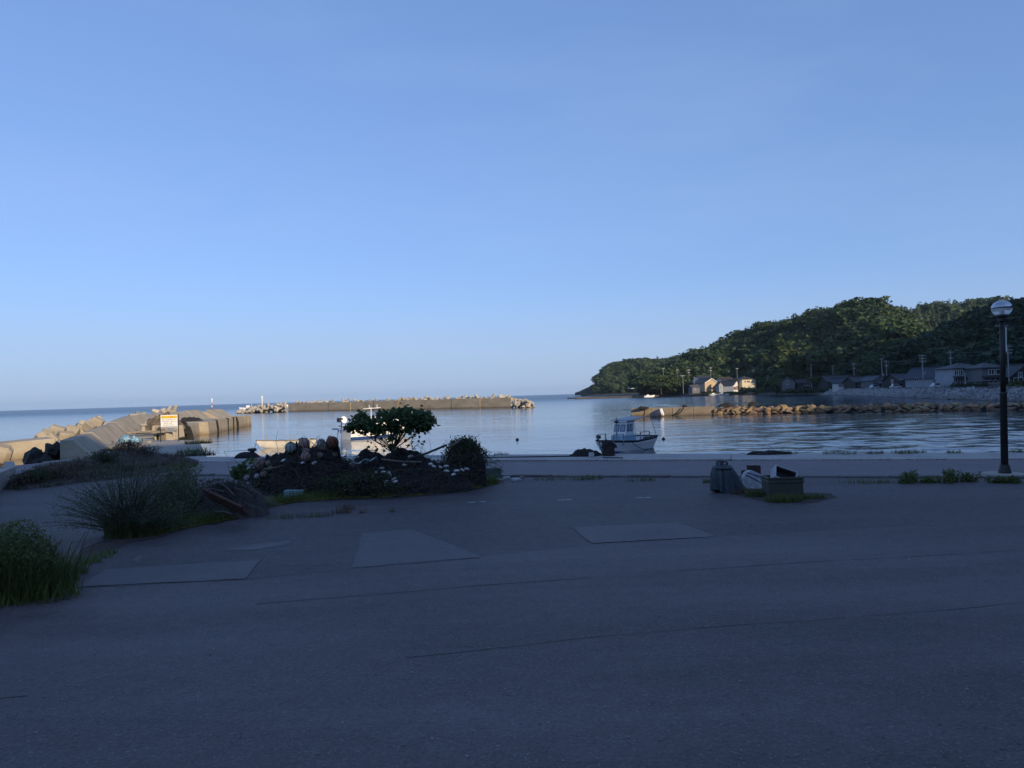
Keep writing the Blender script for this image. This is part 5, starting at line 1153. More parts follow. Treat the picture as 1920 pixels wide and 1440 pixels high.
# mooring lines of the cabin boat
moor = Q((P(1118, 862) - QA).dot(QD), 0.5, 0.1)
Mb = t_.matrix_basis
def mline(a, c, sag, lab, r_=0.03):
    pts = [a.lerp(c, i/10) - Vector((0, 0, sag*4*(i/10)*(1-i/10))) for i in range(11)]
    MB().tube(pts, r_, 5).build('mooring_line', mat('dark_rope', (0.03, 0.03, 0.032), (0.05, 0.045, 0.04), 8, 0.9), label=lab, cat='rope', group='mooring lines')
mline(Mb @ Vector((BL+0.3, 0.05, 0.95)), moor, 0.1, 'dark mooring line from the cabin boat bow to the quay')
mline(Mb @ Vector((BL+0.3, -0.05, 0.95)), Q((P(1139, 858) - QA).dot(QD), 0.4, 0.5), 0.15, 'second dark mooring line from the cabin boat bow')
mline(Mb @ Vector((BL*0.62, 0.85, 0.6)), Mb @ Vector((BL*0.12, 0.86, 0.05)), 0.25, 'dark rope looping along the side of the cabin boat', 0.02)

# skiff
a_, c_ = P(489, 841, WATER), P(588, 834, WATER); vec = a_ - c_
t_ = thing('open_skiff', 'plain off-white open skiff floating behind the float heap', 'boat', c_, math.atan2(vec.y, vec.x)); SL = vec.length
OFFW = mat('old_gelcoat', (0.62, 0.58, 0.50), (0.48, 0.45, 0.40), 2, 0.5)
secs = hull_secs(SL, 1.25, 0.42, 0.22, rake=0.35, transom=0.9); build_hull(t_, secs, OFFW, railm=mat('worn_rail', (0.22, 0.20, 0.18), (0.14, 0.13, 0.12), 3, 0.7), r_=0.035)
for xx, y in ((SL*0.9, 0.1), (SL*0.48, 0.5)): MB().lathe([(0.05, 0.45), (0.045, 0.98)], (xx, y, 0), 8).build('post', GALV(), t_)
MB().box((SL*0.5, 0, 0.42), (0.25, 1.1, 0.05)).build('thwart', OFFW, t_); MB().box((SL*0.2, 0, 0.45), (0.5, 0.6, 0.24)).build('engine_box', DARKMET(), t_, bevel=0.03)
sk = t_.matrix_basis @ Vector((SL+0.3, 0, 0.6))
# white workboat behind the tree
a_, c_ = P(648, 824, WATER), P(765, 815, WATER); vec = c_ - a_
t_ = thing('work_boat', 'white workboat with blue waterline stripe behind the small tree', 'boat', a_, math.atan2(vec.y, vec.x)); WL = vec.length
secs = hull_secs(WL, 2.2, 1.05, 0.65, rake=0.6, transom=0.85); build_hull(t_, secs, WHITE(), (0.02, 0.2, NAVY), railm=WHITE())
MB().box((WL*0.45, 0, 1.3), (1.9, 1.3, 0.9)).build('cuddy', WHITE(), t_, bevel=0.05); MB().box((WL*0.45, 0, 1.8), (2.0, 1.4, 0.08)).build('cuddy_roof', WHITE(), t_)
for x in (0.33, 0.5): MB().box((WL*x, -0.655, 1.5), (0.5, 0.02, 0.35)).build('cuddy_window', GLS, t_)
MB().tube([(WL*0.40, 0, 1.6), (WL*0.40, 0, 2.75)], 0.03, 6).build('mast', WHITE(), t_)
ya = MB(); ya.tube([(WL*0.40-0.9, 0, 2.6), (WL*0.40+1.1, 0.0, 2.66)], 0.03, 6)
for dx in (-0.2, 0.7): ya.tube([(WL*0.40+dx, 0, 2.6), (WL*0.40+dx, 0, 2.95)], 0.03, 6)
ya.build('yard', WHITE(), t_)
ob = thing('outboard_hauler', 'blue stern platform with white net drum on the workboat', 'hauler', t_.location + Vector((0, 0, 0)), t_.rotation_euler.z)
MB().box((-0.55, 0, 0.95), (1.1, 0.8, 0.12)).build('platform', mat('bright_blue', (0.12, 0.20, 0.40), (0.09, 0.15, 0.3), 3, 0.5), ob)
lg = MB(); lg.tube([(-0.5, -0.3, 0.95), (-0.75, -0.3, -0.4)], 0.06, 6); lg.tube([(-0.5, 0.3, 0.95), (-0.75, 0.3, -0.4)], 0.06, 6); lg.build('strut', MATS['bright_blue'], ob)
MB().tube([(-0.4, 0, 1.0), (-0.4, 0, 1.6)], 0.05, 6).build('drum_stand', DARKMET(), ob)
MB().lathe([(0.10, -0.1), (0.30, -0.1), (0.32, 0.0), (0.30, 0.1), (0.10, 0.1)], (-0.25, -0.1, 1.72), 14, Matrix.Rotation(R(80), 3, 'X')).build('net_drum', WHITE(), ob)
MB().box((-0.55, 0, 1.72), (0.4, 0.4, 0.36)).build('motor', DARKMET(), ob, bevel=0.03)
# boats out at sea
for px, py, D, L_, lb in ((475, 754, 430, 7.5, 'white fishing boat under way beyond the tetrapods'), (543, 751, 600, 5.0, 'tiny white boat far out past the breakwater')):
    q_ = GX(px, D, WATER); t_ = thing('fishing_boat', lb, 'boat', q_, 0.15 + 3.14); t_.location.z = WATER
    secs = hull_secs(L_, L_*0.26, L_*0.11, L_*0.07, rake=0.5); build_hull(t_, secs, WHITE(), railm=WHITE())
    MB().box((L_*0.4, 0, L_*0.2), (L_*0.25, L_*0.16, L_*0.2)).build('cabin', WHITE(), t_); MB().tube([(L_*0.15, 0, 0.5), (L_*0.15, 0, L_*0.42)], 0.08, 5).build('mast', WHITE(), t_)
# beached boats far along the shore
for px, D, lb in ((1208, 452, 'pale boat lying by the far quay wall'), (1330, 418, 'white boat pulled up below the shore cluster'), (1347, 416, 'low blue boat beside the white one below the cluster')):
    t_ = thing('moored_boat', lb, 'boat', GX(px, D, WATER + 0.1), 0.1); L_ = 6.0
    build_hull(t_, hull_secs(L_, 1.8, 0.8, 0.4), WHITE() if 'white' in lb or 'pale' in lb else LBLUE); MB().box((L_*0.35, 0, 1.0), (1.6, 1.2, 0.9)).build('cabin', WHITE(), t_)
# small buoys
for px, py, c_, lb in ((970, 825, (0.02, 0.02, 0.02), 'small black buoy alone on open harbour water'), (1244, 824, (0.03, 0.03, 0.035), 'small dark buoy astern of the cabin boat'), (1737, 776, (0.35, 0.10, 0.03), 'orange buoy just off the boulder breakwater')):
    q_ = P(px, py, WATER); t_ = thing('buoy', lb, 'buoy', q_)
    m_ = mat('buoy_%d' % px, c_, tuple(v*0.7 for v in c_), 3, 0.5); MB().lathe([(0.02, -0.12), (0.09, -0.06), (0.13, 0.02), (0.10, 0.10), (0.03, 0.13)], n=12).build('float_body', m_, t_, smooth=True); MB().tube([(0, 0, 0.12), (0, 0, 0.19)], 0.025, 6).build('eye', m_, t_)

# ================================================================== QUAY AND LOT
# ---- lamp
lp = P(1884, 892)
t_ = thing('street_lamp', 'dark post lamp with a globe head at the edge of the lot', 'street lamp', lp, 0, rot=(0, R(1.2), 0))
H_ = 4.65; gz = H_ - 0.22; LP = mat('lamp_post_paint', (0.012, 0.011, 0.012), (0.022, 0.019, 0.017), 3, 0.55, spec=0.5)
MB().lathe([(0.55, -0.05), (0.52, 0.06), (0.50, 0.07)], n=14).build('footing', CONC(), t_)
MB().lathe([(0.155, 0.07), (0.15, 0.12), (0.105, 0.30)], n=14).build('flared_base', LP, t_)
MB().lathe([(0.088, 0.28), (0.085, 2.15), (0.090, 2.16), (0.090, 2.22)], n=14).build('lower_shaft', LP, t_, smooth=True)
MB().lathe([(0.070, 2.2), (0.062, gz - 0.32)], n=14).build('upper_shaft', LP, t_, smooth=True)
MB().lathe([(0.10, gz - 0.34), (0.10, gz - 0.26), (0.15, gz - 0.22), (0.15, gz - 0.17)], n=14).build('fitter', LP, t_)
MB().box((0, 0, gz - 0.46), (0.34, 0.03, 0.03)).build('crossbar', GALV(), t_)
MB().tube([(0.062, -0.06, gz - 1.15), (0.062, -0.06, gz - 0.5)], 0.014, 6).build('conduit', WHITE(), t_)
GUP = mat('frosted_globe', (0.50, 0.54, 0.58), (0.45, 0.48, 0.52), 2, 0.12, metal=0.75)
GLO = bpy.data.materials.new('clear_globe'); GLO.use_nodes = True
_b = GLO.node_tree.nodes['Principled BSDF']; _b.inputs['Base Color'].default_value = (0.9, 0.93, 0.96, 1); _b.inputs['Roughness'].default_value = 0.18; _b.inputs['Transmission Weight'].default_value = 0.55; _b.inputs['IOR'].default_value = 1.1
rg = 0.245
MB().lathe([(rg * math.cos(a), gz + rg * 0.88 * math.sin(a)) for a in np.linspace(R(2), R(88), 12)], n=24).build('globe_cap', GUP, t_, smooth=True)
MB().lathe([(rg * 1.008, gz - 0.008), (rg * 1.01, gz + 0.008)], n=24).build('globe_band', DARKMET(), t_)
MB().lathe([(rg * math.cos(a), gz + rg * 0.88 * math.sin(a)) for a in np.linspace(R(-60), R(-2), 9)], n=24).build('globe_bowl', GLO, t_, smooth=True)
MB().lathe([(0.05, gz - 0.18), (0.055, gz - 0.03), (0.13, gz - 0.02), (0.13, gz)], n=10).build('lamp_holder', WHITE(), t_)

# ---- fish tub and the things round it
TUBM = mat('olive_tub', (0.075, 0.080, 0.062), (0.05, 0.052, 0.042), 3, 0.6, 0.15, 12)
bx_ = P(1475, 934); bw_, bd2, bh_ = 0.75, 0.52, 0.47
t_ = thing('fish_tub', 'dull olive rectangular fish tub with ribbed rim in the weeds', 'tub', (bx_.x, bx_.y + bd2/2, 0), -0.02)
def tub(t, w, d, h, m, wall=0.03):
    b_ = MB()
    for c, s_ in (((0, -d/2, h/2), (w, wall, h)), ((0, d/2, h/2), (w, wall, h)), ((-w/2, 0, h/2), (wall, d - wall, h)), ((w/2, 0, h/2), (wall, d - wall, h)), ((0, 0, 0.02), (w - wall, d - wall, 0.04))): b_.box(c, s_)
    b_.build('shell', m, t, bevel=0.004)
    for z in (h - 0.02, h - 0.10):
        r_ = MB()
        for c, s_ in (((0, -d/2-0.012, z), (w + 0.06, 0.045, 0.045)), ((0, d/2+0.012, z), (w + 0.06, 0.045, 0.045)), ((-w/2-0.012, 0, z), (0.045, d, 0.045)), ((w/2+0.012, 0, z), (0.045, d, 0.045))): r_.box(c, s_)
        r_.build('rim', m, t, bevel=0.006)
    for x in (-w/2 + 0.02, w/2 - 0.02): MB().box((x, -d/2 - 0.006, (h-0.14)/2), (0.05, 0.03, h - 0.14)).build('corner_rib', m, t)
tub(t_, bw_, bd2, bh_, TUBM)
STY = mat('dirty_styrofoam', (0.60, 0.62, 0.64), (0.30, 0.31, 0.33), 5, 0.8, 0.6, 30, detail=8)
t_ = thing('foam_box', 'open white-edged foam box tipped up inside the fish tub', 'box', (bx_.x + 0.03, bx_.y + 0.22, 0.47), 0, rot=(R(58), R(20), R(4)))
b_ = MB(); w, d, h = 0.52, 0.30, 0.22; DKF = mat('dark_foam', (0.05, 0.05, 0.058), (0.028, 0.028, 0.032), 6, 0.8)
for c, s_ in (((0, -d/2, 0), (w, .022, h)), ((0, d/2, 0), (w, .022, h)), ((-w/2, 0, 0), (.022, d - .03, h)), ((w/2, 0, 0), (.022, d - .03, h))): b_.box(c, s_)
b_.build('side', STY, t_); MB().box((0, 0, -h/2 + 0.012), (w - 0.03, d - 0.03, 0.02)).build('bottom', DKF, t_)
ln_ = MB()
for c, s_ in (((0, -d/2 + .016, -.01), (w - .03, .006, h - .04)), ((0, d/2 - .016, -.01), (w - .03, .006, h - .04)), ((-w/2 + .016, 0, -.01), (.006, d - .05, h - .04)), ((w/2 - .016, 0, -.01), (.006, d - .05, h - .04))): ln_.box(c, s_)
ln_.build('dark_lining', DKF, t_)  # thin inner faces coloured darker than the foam sides
e_ = MB()
for c, s_ in (((0, -d/2, h/2), (w+.02, .024, .016)), ((0, d/2, h/2), (w+.02, .024, .016)), ((-w/2, 0, h/2), (.024, d-.025, .016)), ((w/2, 0, h/2), (.024, d-.025, .016))): e_.box(c, s_)
e_.build('edge', STY, t_)
# leaning white slab with dark straps
q_ = P(1420, 918)
t_ = thing('foam_slab', 'scuffed white foam slab with dark straps leaning on the tub', 'foam slab', (q_.x, q_.y + 0.25, 0), 0.1)
prof = [(-0.24, 0.0), (0.24, 0.0), (0.26, 0.26), (0.14, 0.36), (-0.10, 0.47), (-0.22, 0.42), (-0.30, 0.30)]
MB().prism(prof, lambda u, v: (u, -0.13 + 0.05 * v, v), lambda u, v: (u * 0.95, 0.12, v * 0.97)).build('slab_body', STY, t_, bevel=0.012)
for o_ in (0.0, 0.085):
    MB().tube([(-0.25 + o_ * 0.6, -0.135 + 0.02, 0.36 + o_ * 0.6), (0.0 + o_, -0.132, 0.23 + o_), (0.25, -0.13, 0.08 + o_ * 1.6)], 0.011, 5).build('strap', NAVY, t_)
q_ = P(1404, 914); obj('dark_board_stub', MB().box((0, 0, 0.2), (0.10, 0.10, 0.42)).mesh('dark_board_stub', DARKMET(), bevel=0.01), loc=(q_.x - 0.02, q_.y + 0.35, 0), label='short black post stub behind the foam slab', cat='post')
q_ = P(1426, 918); o = MB().box((0, 0, 0.27), (0.36, 0.03, 0.54)).build('brown_board', mat('brown_board', (0.03, 0.018, 0.014), (0.05, 0.03, 0.022), 4, 0.7), loc=(q_.x + 0.05, q_.y + 0.62, 0), bevel=0.006, label='dark brown board standing behind the foam slab', cat='board'); o.rotation_euler = (R(-8), R(2), 0.05)
# draped tarp
q_ = P(1362, 926); t_ = thing('tarp_covered_drum', 'blue-grey tarpaulin draped in folds over a drum near the foam slab', 'tarpaulin', (q_.x, q_.y + 0.3, 0))
TP = mat('grey_blue_tarp', (0.062, 0.088, 0.105), (0.036, 0.052, 0.062), 2.5, 0.5, 0.15, 15)
V = []; F = []; nu = 72; prof = [(0.0, 0.69), (0.12, 0.685), (0.215, 0.65), (0.235, 0.56), (0.255, 0.45), (0.255, 0.30), (0.26, 0.15), (0.265, 0.0)]
for j, (r_, z) in enumerate(prof):
    for i in range(nu):
        a = 2 * math.pi * i / nu; dn = max(0, (0.62 - z) / 0.62)
        fold = 0.055 * dn ** 0.5 * (math.sin(a * 9 + 0.8 * math.sin(a * 3)) + 0.4 * math.sin(a * 17 + 1))
        rr = r_ * (1 + 0.05 * math.sin(a * 2 + 1)) + fold; x = rr * math.cos(a); y = rr * math.sin(a)
        lift = 0.06 * dn ** 3 * math.sin(a * 2 + 0.7) + 0.03 * dn ** 3
        x += (0.24 * dn if x > 0 else 0.035 * dn) * abs(math.cos(a))
        V.append((x, y * 0.8, z + max(0, lift) - (0.0 if j else 0.0)))
for j in range(len(prof) - 1):
    for i in range(nu): F.append((j*nu+i, j*nu+(i+1) % nu, (j+1)*nu+(i+1) % nu, (j+1)*nu+i))
MB().add(V, F).build('tarp', TP, t_, smooth=True)
MB().lathe([(0.236, 0.575), (0.244, 0.59), (0.236, 0.605)], n=24).build('binding_rope', DARKMET(), t_)
rp_ = MB()
for k_ in range(5):
    a = k_ * 1.1; rp_.tube([(0.14*math.cos(a)*math.cos(u), 0.13*math.sin(a + u), 0.68 + 0.08*math.sin(u)) for u in np.linspace(0, 3.14, 9)], 0.016, 5)
rp_.build('rope_coil', mat('tarp_rope', (0.05, 0.055, 0.065), (0.09, 0.1, 0.11), 6, 0.9), t_)
q_ = P(1390, 918); o = MB().box((0, 0, 0.03), (0.5, 0.14, 0.03)).build('plank', WOODM, loc=(q_.x, q_.y + 0.12, 0), label='short grey plank between the tarpaulin and the tub', cat='plank'); o.rotation_euler = (0, 0, 0.1)

# ---- quay edge things
def q_at(px, w=0.6, z=0.06):
    # point on the quay at picture column px, w metres in from the edge
    d = ray(px, 855); a = d.x / d.y
    s = (a * QA.y - QA.x + w * (a * QN.y - QN.x)) / (QD.x - a * QD.y); return Q(s, w, z)
bq = q_at(473, 0.55); bollard(bq, 0.8, 'dark iron mooring bollard at the quay edge by the float heap', DARKMET())
o = obj('net_heap', heap_mesh('net_heap', 0.62, 0.4, 0.26, NETBK, 5.0, rough=0.5), loc=q_at(463, 0.7), label='flat black net at the foot of the iron bollard', cat='net heap')
mline(sk, bq + Vector((0, 0, 0.33)), 0.15, 'thin mooring line from the skiff to the iron bollard', 0.016)
mline(bq + Vector((0, 0, 0.33)), P(420, 846, WATER), 0.02, 'thin line running from the bollard out over the water', 0.012)
t_ = thing('mooring_drum', 'short dark drum heaped with net on the quay by the cabin boat', 'drum', q_at(1141, 0.75))
MB().lathe([(0.26, 0), (0.25, 0.05), (0.24, 0.36)], n=14).build('drum_body', mat('rusty_black', (0.03, 0.026, 0.024), (0.05, 0.035, 0.026), 5, 0.85, 0.4, 20), t_)
obj('net_bundle', heap_mesh('net_bundle', 0.29, 0.27, 0.2, NETBK, 9.0, rough=0.8, freq=4), t_, (0, 0, 0.35))
tg = MB()
for k_ in range(16):
    a = rng.rand() * 6.28; r_ = 0.12 + 0.14 * rng.rand(); z = 0.40 + 0.12 * rng.rand(); tg.tube([(r_*math.cos(a+u), r_*math.sin(a+u), z + 0.07*math.sin(u*2.1+k_)) for u in np.linspace(0, 2.2, 7)], 0.012, 4)
tg.build('rope_tangle', ROPE(), t_)
o = obj('net_heap', heap_mesh('net_heap', 0.72, 0.45, 0.26, NETBK, 3.0, rough=0.9, freq=3), loc=q_at(1098, 0.8), label='low black net heap on the quay beside the mooring drum', cat='net heap')
o = MB().box((0, 0, 0.09), (0.19, 0.2, 0.18)).build('foam_cube', STY, loc=q_at(1109, 1.55), bevel=0.01, label='small white foam cube beside the low black net heap', cat='box')
o = obj('net_heap', heap_mesh('net_heap', 0.95, 0.25, 0.12, NETBK, 6.0, rough=0.9, freq=3), loc=q_at(1447, 0.35), label='thin strip of dark net lying along the quay edge', cat='net heap')
mline(q_at(1080, 1.3, 0.09), q_at(905, 1.6, 0.08), 0.0, 'dark rope lying along the apron slabs', 0.022)
mline(q_at(1130, 2.0, 0.09), q_at(1168, 2.1, 0.08), 0.0, 'short dark rope on the slab by the mooring drum', 0.02)

# ================================================================== NET AND FLOAT PILE
PILE = []
def pile(px, D, rx, ry, h, seed, m_, label, z=0.0, rough=0.55, freq=3.2, power=0.75):
    p = GX(px, D, z); o = obj('net_heap', heap_mesh('net_heap', rx, ry, h, m_, seed, 84, 34, rough, freq, power), loc=p, label=label, cat='net heap', group='old net heaps on the lot'); PILE.append(o); return o
NETD = mat('dark_old_net', (0.012, 0.0115, 0.012), (0.032, 0.028, 0.026), 4, 0.95, 1.0, 22, detail=8)
pile(565, 21.6, 1.62, 1.35, 1.12, 1.7, NETD, 'big dark net heap crowned with round floats')
pile(487, 21.4, 0.75, 0.8, 0.62, 2.9, NETD, 'low net heap shoulder beside the leafy sprout')
pile(690, 21.8, 0.8, 0.9, 1.02, 8.2, NETD, 'dark net heap next to the foot of the small tree', rough=0.22, freq=2.0)
pile(752, 21.9, 1.05, 0.95, 1.10, 4.4, NETD, 'rounded dark net heap beneath the small tree', rough=0.22, freq=2.0)
pile(810, 20.9, 1.25, 0.95, 0.66, 6.1, NETD, 'low spread net heap dotted with small white floats')
pile(868, 21.4, 0.62, 0.6, 1.12, 7.7, NETD, 'steep net heap overgrown by vines', power=0.22, rough=0.14, freq=1.6)
pile(700, 20.2, 1.3, 0.7, 0.52, 9.3, NETD, 'low brushy net heap at the front of the pile')
TREES_ = [bvh(o) for o in PILE]
def hit(px, py):
    d = ray(px, py); best = None
    for tr in TREES_:
        loc, nrm, idx, dist = tr.ray_cast(Vector((0, 0, CAMZ)), d)
        if loc is not None and (best is None or dist < best[1]): best = (loc, dist, nrm)
    return best
# loose ropes, twigs and stems over the heaps
def strands(n, m_, r0, r1, lab, name, rad, seed, pxr=(450, 900), pyr=(845, 925), ln=0.9, up=0.25):
    r_ = np.random.RandomState(seed); b_ = MB(); c = 0; tries = 0
    while c < n and tries < n * 8:
        tries += 1
        hh = hit(r_.uniform(*pxr), r_.uniform(*pyr))
        if hh is None: continue
        p = hh[0] + hh[2] * 0.02; d = Vector((r_.randn(), r_.randn() * 0.4, r_.randn() * 0.5 + up)).normalized(); pts = []
        for k_ in range(6):
            pts.append(p.copy()); p = p + d * ln * (0.1 + 0.12 * r_.rand()); d = (d + Vector(r_.randn(3) * 0.45) + Vector((0, -0.15, -0.12))).normalized(); p.z = max(p.z, 0.03)
        b_.tube(pts, [rad * (1 - 0.12 * q) for q in range(6)], 4, False); c += 1
    return b_.build(name, m_, label=lab, cat=name.replace('_', ' '), kind='stuff')
strands(420, mat('dry_stem', (0.11, 0.09, 0.07), (0.06, 0.05, 0.042), 5, 0.9), 0, 0, 'dry stems and twigs tangled over the net pile', 'dry_stems', 0.006, 5)
strands(160, ROPE(), 0, 0, 'frayed rope ends trailing over the net pile', 'rope_ends', 0.013, 6, ln=1.0, up=0.0)
# round floats
FLT = {'pink': (0.42, 0.28, 0.24), 'rust': (0.26, 0.095, 0.05), 'white': (0.58, 0.58, 0.56), 'tan': (0.36, 0.29, 0.22), 'mint': (0.42, 0.50, 0.47)}
def ffloat(px, py, rpx, c, label, D=None):
    hh = hit(px, py + rpx * 0.8) or hit(px, py + rpx * 2.0)
    D_ = D or (hh[0].y if hh else 21.0); r_ = rpx / FPX * D_; p = PD(px, py + rpx * 0.12, D_ - r_ * 0.1)
    t = thing('net_float', label, 'float', p, rng.rand() * 6, 'round net floats on the pile', rot=(rng.rand() * 0.9, rng.rand() * 0.9, rng.rand() * 6))
    m_ = mat('float_' + c, FLT[c], tuple(v * 0.55 for v in FLT[c]), 7, 0.75, 0.3, 40, detail=8)
    MB().lathe([(r_ * math.sin(a), -r_ * math.cos(a)) for a in np.linspace(0.08, 3.06, 13)], n=18).build('ball', m_, t, smooth=True)
    MB().lathe([(r_ * 1.0, -0.012), (r_ * 1.035, -0.006), (r_ * 1.035, 0.006), (r_ * 1.0, 0.012)], n=18).build('seam', m_, t)
    nt_ = MB()
    for q in range(4): nt_.tube([(r_ * 1.02 * math.cos(u) * math.cos(q * 0.785), r_ * 1.02 * math.cos(u) * math.sin(q * 0.785), r_ * 1.02 * math.sin(u)) for u in np.linspace(0, 6.283, 15)], 0.008, 4)
    nt_.build('netting', NETBK, t)
    MB().tube([(r_ * 0.3 * math.cos(u), 0, r_ * (0.95 + 0.25 * math.sin(u))) for u in np.linspace(0, 3.14, 7)], r_ * 0.08, 5).build('lug', m_, t)
for a in ((570, 831, 10.5, 'pink', 'faded pink float on top of the big net heap'), (623, 829, 12, 'rust', 'rust-red float on the crest of the big net heap'), (605, 836, 9.5, 'tan', 'tan float between the pink and rust-red ones'), (602, 829, 8, 'white', 'white float peeping behind the tan one'),
          (545, 838, 10.5, 'mint', 'pale mint float with dark net at the shoulder of the heap'), (573, 856, 9.5, 'pink', 'pinkish float hanging in the face of the big heap'), (572, 846, 9, 'tan', 'tan float tied just above the hanging pink one'), (487, 867, 11.5, 'pink', 'large dusty pink float on the low shoulder heap'),
          (620, 843, 7, 'white', 'small white float below the rust-red one'), (503, 868, 5.5, 'tan', 'little tan float beside the dusty pink one'), (508, 877, 6, 'tan', 'little tan float just under the other small tan one'), (495, 888, 7, 'tan', 'tan float low on the shoulder heap'), (482, 893, 5.5, 'white', 'white netted float low on the shoulder heap'),
          (463, 895, 6, 'white', 'pale float beside the low netted one'), (466, 907, 5, 'mint', 'mint float near the ground by the leafy sprout'), (600, 853, 6, 'tan', 'dull float in the hollow of the big heap'), (628, 852, 5.5, 'tan', 'dull float under the small white one')): ffloat(*a)
SF = mat('small_float_white', (0.74, 0.73, 0.70), (0.58, 0.57, 0.55), 8, 0.6)
sfm = MB().lathe([(0.012, -0.075), (0.032, -0.05), (0.038, 0), (0.032, 0.05), (0.012, 0.075)], n=8).mesh('small_net_float', SF, True)
for k_, (px, py) in enumerate(((716, 879), (719, 886), (728, 887), (733, 892), (725, 903), (739, 900), (741, 905), (723, 905), (812, 875), (827, 877), (837, 875), (855, 883), (866, 881), (875, 879), (850, 890), (836, 884), (806, 871), (664, 846), (667, 852), (671, 858), (650, 852), (590, 868), (531, 864), (566, 869), (820, 866), (703, 888), (758, 873), (770, 856))):
    hh = hit(px, py)
    if hh is None: continue
    o = obj('small_net_float', sfm, loc=hh[0] + hh[2] * 0.03, label='small white oval float caught in the old nets', cat='float', group='small white floats in the nets'); o.rotation_euler = (R(90) + rng.randn() * 0.3, rng.randn() * 0.3, R(90) + rng.randn() * 0.5)
# upturned boat fragment, poles, rags
for k_, (a, c, r_, lb) in enumerate((((762, 862, 21.1), (838, 834, 21.2), 0.035, 'dark pole slanting from the nets up into the vines'), ((842, 838, 20.75), (868, 820, 20.8), 0.022, 'pale stick lying on the vine-covered heap'), ((715, 861, 20.6), (790, 866, 20.9), 0.025, 'grey stick lying flat across the rounded heap'), ((495, 880, 20.4), (545, 868, 20.9), 0.018, 'thin pale stick on the shoulder heap'))):
    MB().tube([PD(*a), PD((a[0]+c[0])/2, (a[1]+c[1])/2 + 2, (a[2]+c[2])/2), PD(*c)], r_, 6).build('stick', WOODM if k_ else DARKMET(), label=lb, cat='stick')
rag = MB(); c0 = PD(680, 866, 20.4)
V = []; F = []
for i in range(9):
    for j in range(4): V.append((c0.x - 0.35 + i * 0.09, c0.y + j * 0.06, c0.z - 0.05 + 0.02 * i + 0.05 * math.sin(i * 1.7 + j) - 0.02 * j))
for i in range(8):
    for j in range(3): F.append((i*4+j, (i+1)*4+j, (i+1)*4+j+1, i*4+j+1))
rg_ = MB().add(V, F).build('plastic_sheet', mat('pale_plastic', (0.45, 0.52, 0.54), (0.30, 0.36, 0.38), 6, 0.5), label='torn pale plastic sheet between the net heaps', cat='plastic sheet')
sl = rg_.modifiers.new('thick', 'SOLIDIFY'); sl.thickness = 0.012

# crate, foam box, loose bits
t_ = thing('fish_crate', 'faded green slatted fish crate beside the vine heap', 'crate', P(925, 894) + Vector((0, 0.2, 0)), -0.15)
GC = mat('green_crate', (0.14, 0.19, 0.17), (0.09, 0.12, 0.11), 4, 0.6)
for z in (0.03, 0.12, 0.21):
    for c, s_ in (((0, -0.17, z), (0.5, 0.018, 0.055)), ((0, 0.17, z), (0.5, 0.018, 0.055)), ((-0.25, 0, z), (0.018, 0.33, 0.055)), ((0.25, 0, z), (0.018, 0.33, 0.055))): MB().box(c, s_).build('slat', GC, t_)
for x in (-0.25, -0.12, 0.0, 0.12, 0.25): MB().box((x, -0.182, 0.13), (0.03, 0.012, 0.26)).build('upright', GC, t_)
MB().box((0, 0, 0.008), (0.48, 0.32, 0.016)).build('base', GC, t_)
q_ = P(549, 934); t_ = thing('foam_box', 'light blue foam box half sunk in the ground cover', 'box', (q_.x, q_.y + 0.1, 0.0), 0.08, rot=(0, R(2), 0.08))
BF = mat('blue_foam', (0.26, 0.40, 0.44), (0.19, 0.31, 0.35), 5, 0.7, 0.3, 40)
MB().box((0, 0, 0.085), (0.47, 0.24, 0.15), taper=1.03).build('body', BF, t_, bevel=0.012); MB().box((0, 0, 0.178), (0.485, 0.255, 0.035)).build('lid', BF, t_, bevel=0.008)
for k_, (px, py, w_, m_) in enumerate(((950, 898, 0.22, STY), (968, 901, 0.3, STY), (978, 897, 0.16, WOODM), (940, 903, 0.18, WOODM))):
    q_ = P(px, py); o = MB().box((0, 0, 0.035), (w_, w_ * 0.6, 0.07), rng.rand(), taper=0.85).build('debris_piece', m_, loc=q_, bevel=0.012, label='broken foam scrap beside the green crate' if m_ is STY else 'weathered wood scrap beside the green crate', cat='scrap', group='scraps by the green crate' if m_ is STY else 'wood scraps by the green crate')

# rubbish mound with rusty plate
SOILH = mat('dry_earth', (0.085, 0.068, 0.055), (0.045, 0.038, 0.033), 3, 0.95, 0.9, 14)
gm = GX(420, 17.2, 0); mound = obj('rubbish_mound', heap_mesh('rubbish_mound', 0.82, 0.75, 0.62, mat('grey_thatch', (0.13, 0.115, 0.105), (0.06, 0.052, 0.05), 4, 0.95, 1.0, 30, stretch=(6, 1, 2)), 3.9, 44, 16, 0.25, 2.0, 0.8), loc=gm, label='grey mound of matted reed and rubbish near the rusty plate', cat='rubbish mound')
mv = np.array([tuple(v.co) for v in mound.data.vertices]); r_ = np.random.RandomState(77); n = 2600; b0 = mv[r_.choice(len(mv), n)] + r_.randn(n, 3) * np.array([[0.05, 0.05, 0.01]])
V_, F_ = blades(b0, 0.30 * (0.4 + r_.rand(n)), np.concatenate([r_.randn(n, 1) * 0.5 + 0.9, r_.randn(n, 1) * 0.4 - 0.3, np.zeros((n, 1))], 1), 0.006, 3, r_, curl=2.4)
th_ = obj('thatch', np_mesh('thatch', V_, F_, mat('grey_reed', (0.16, 0.14, 0.125), (0.07, 0.062, 0.055), 3, 0.95, island=0.4)), mound)
a, c = PD(391, 927, 16.3), PD(455, 957, 15.6); md = a.lerp(c, 0.5); X = (c - a).normalized(); Y = Vector((0, -0.75, 0.66)); Y = (Y - X * Y.dot(X)).normalized(); Z = X.cross(Y)
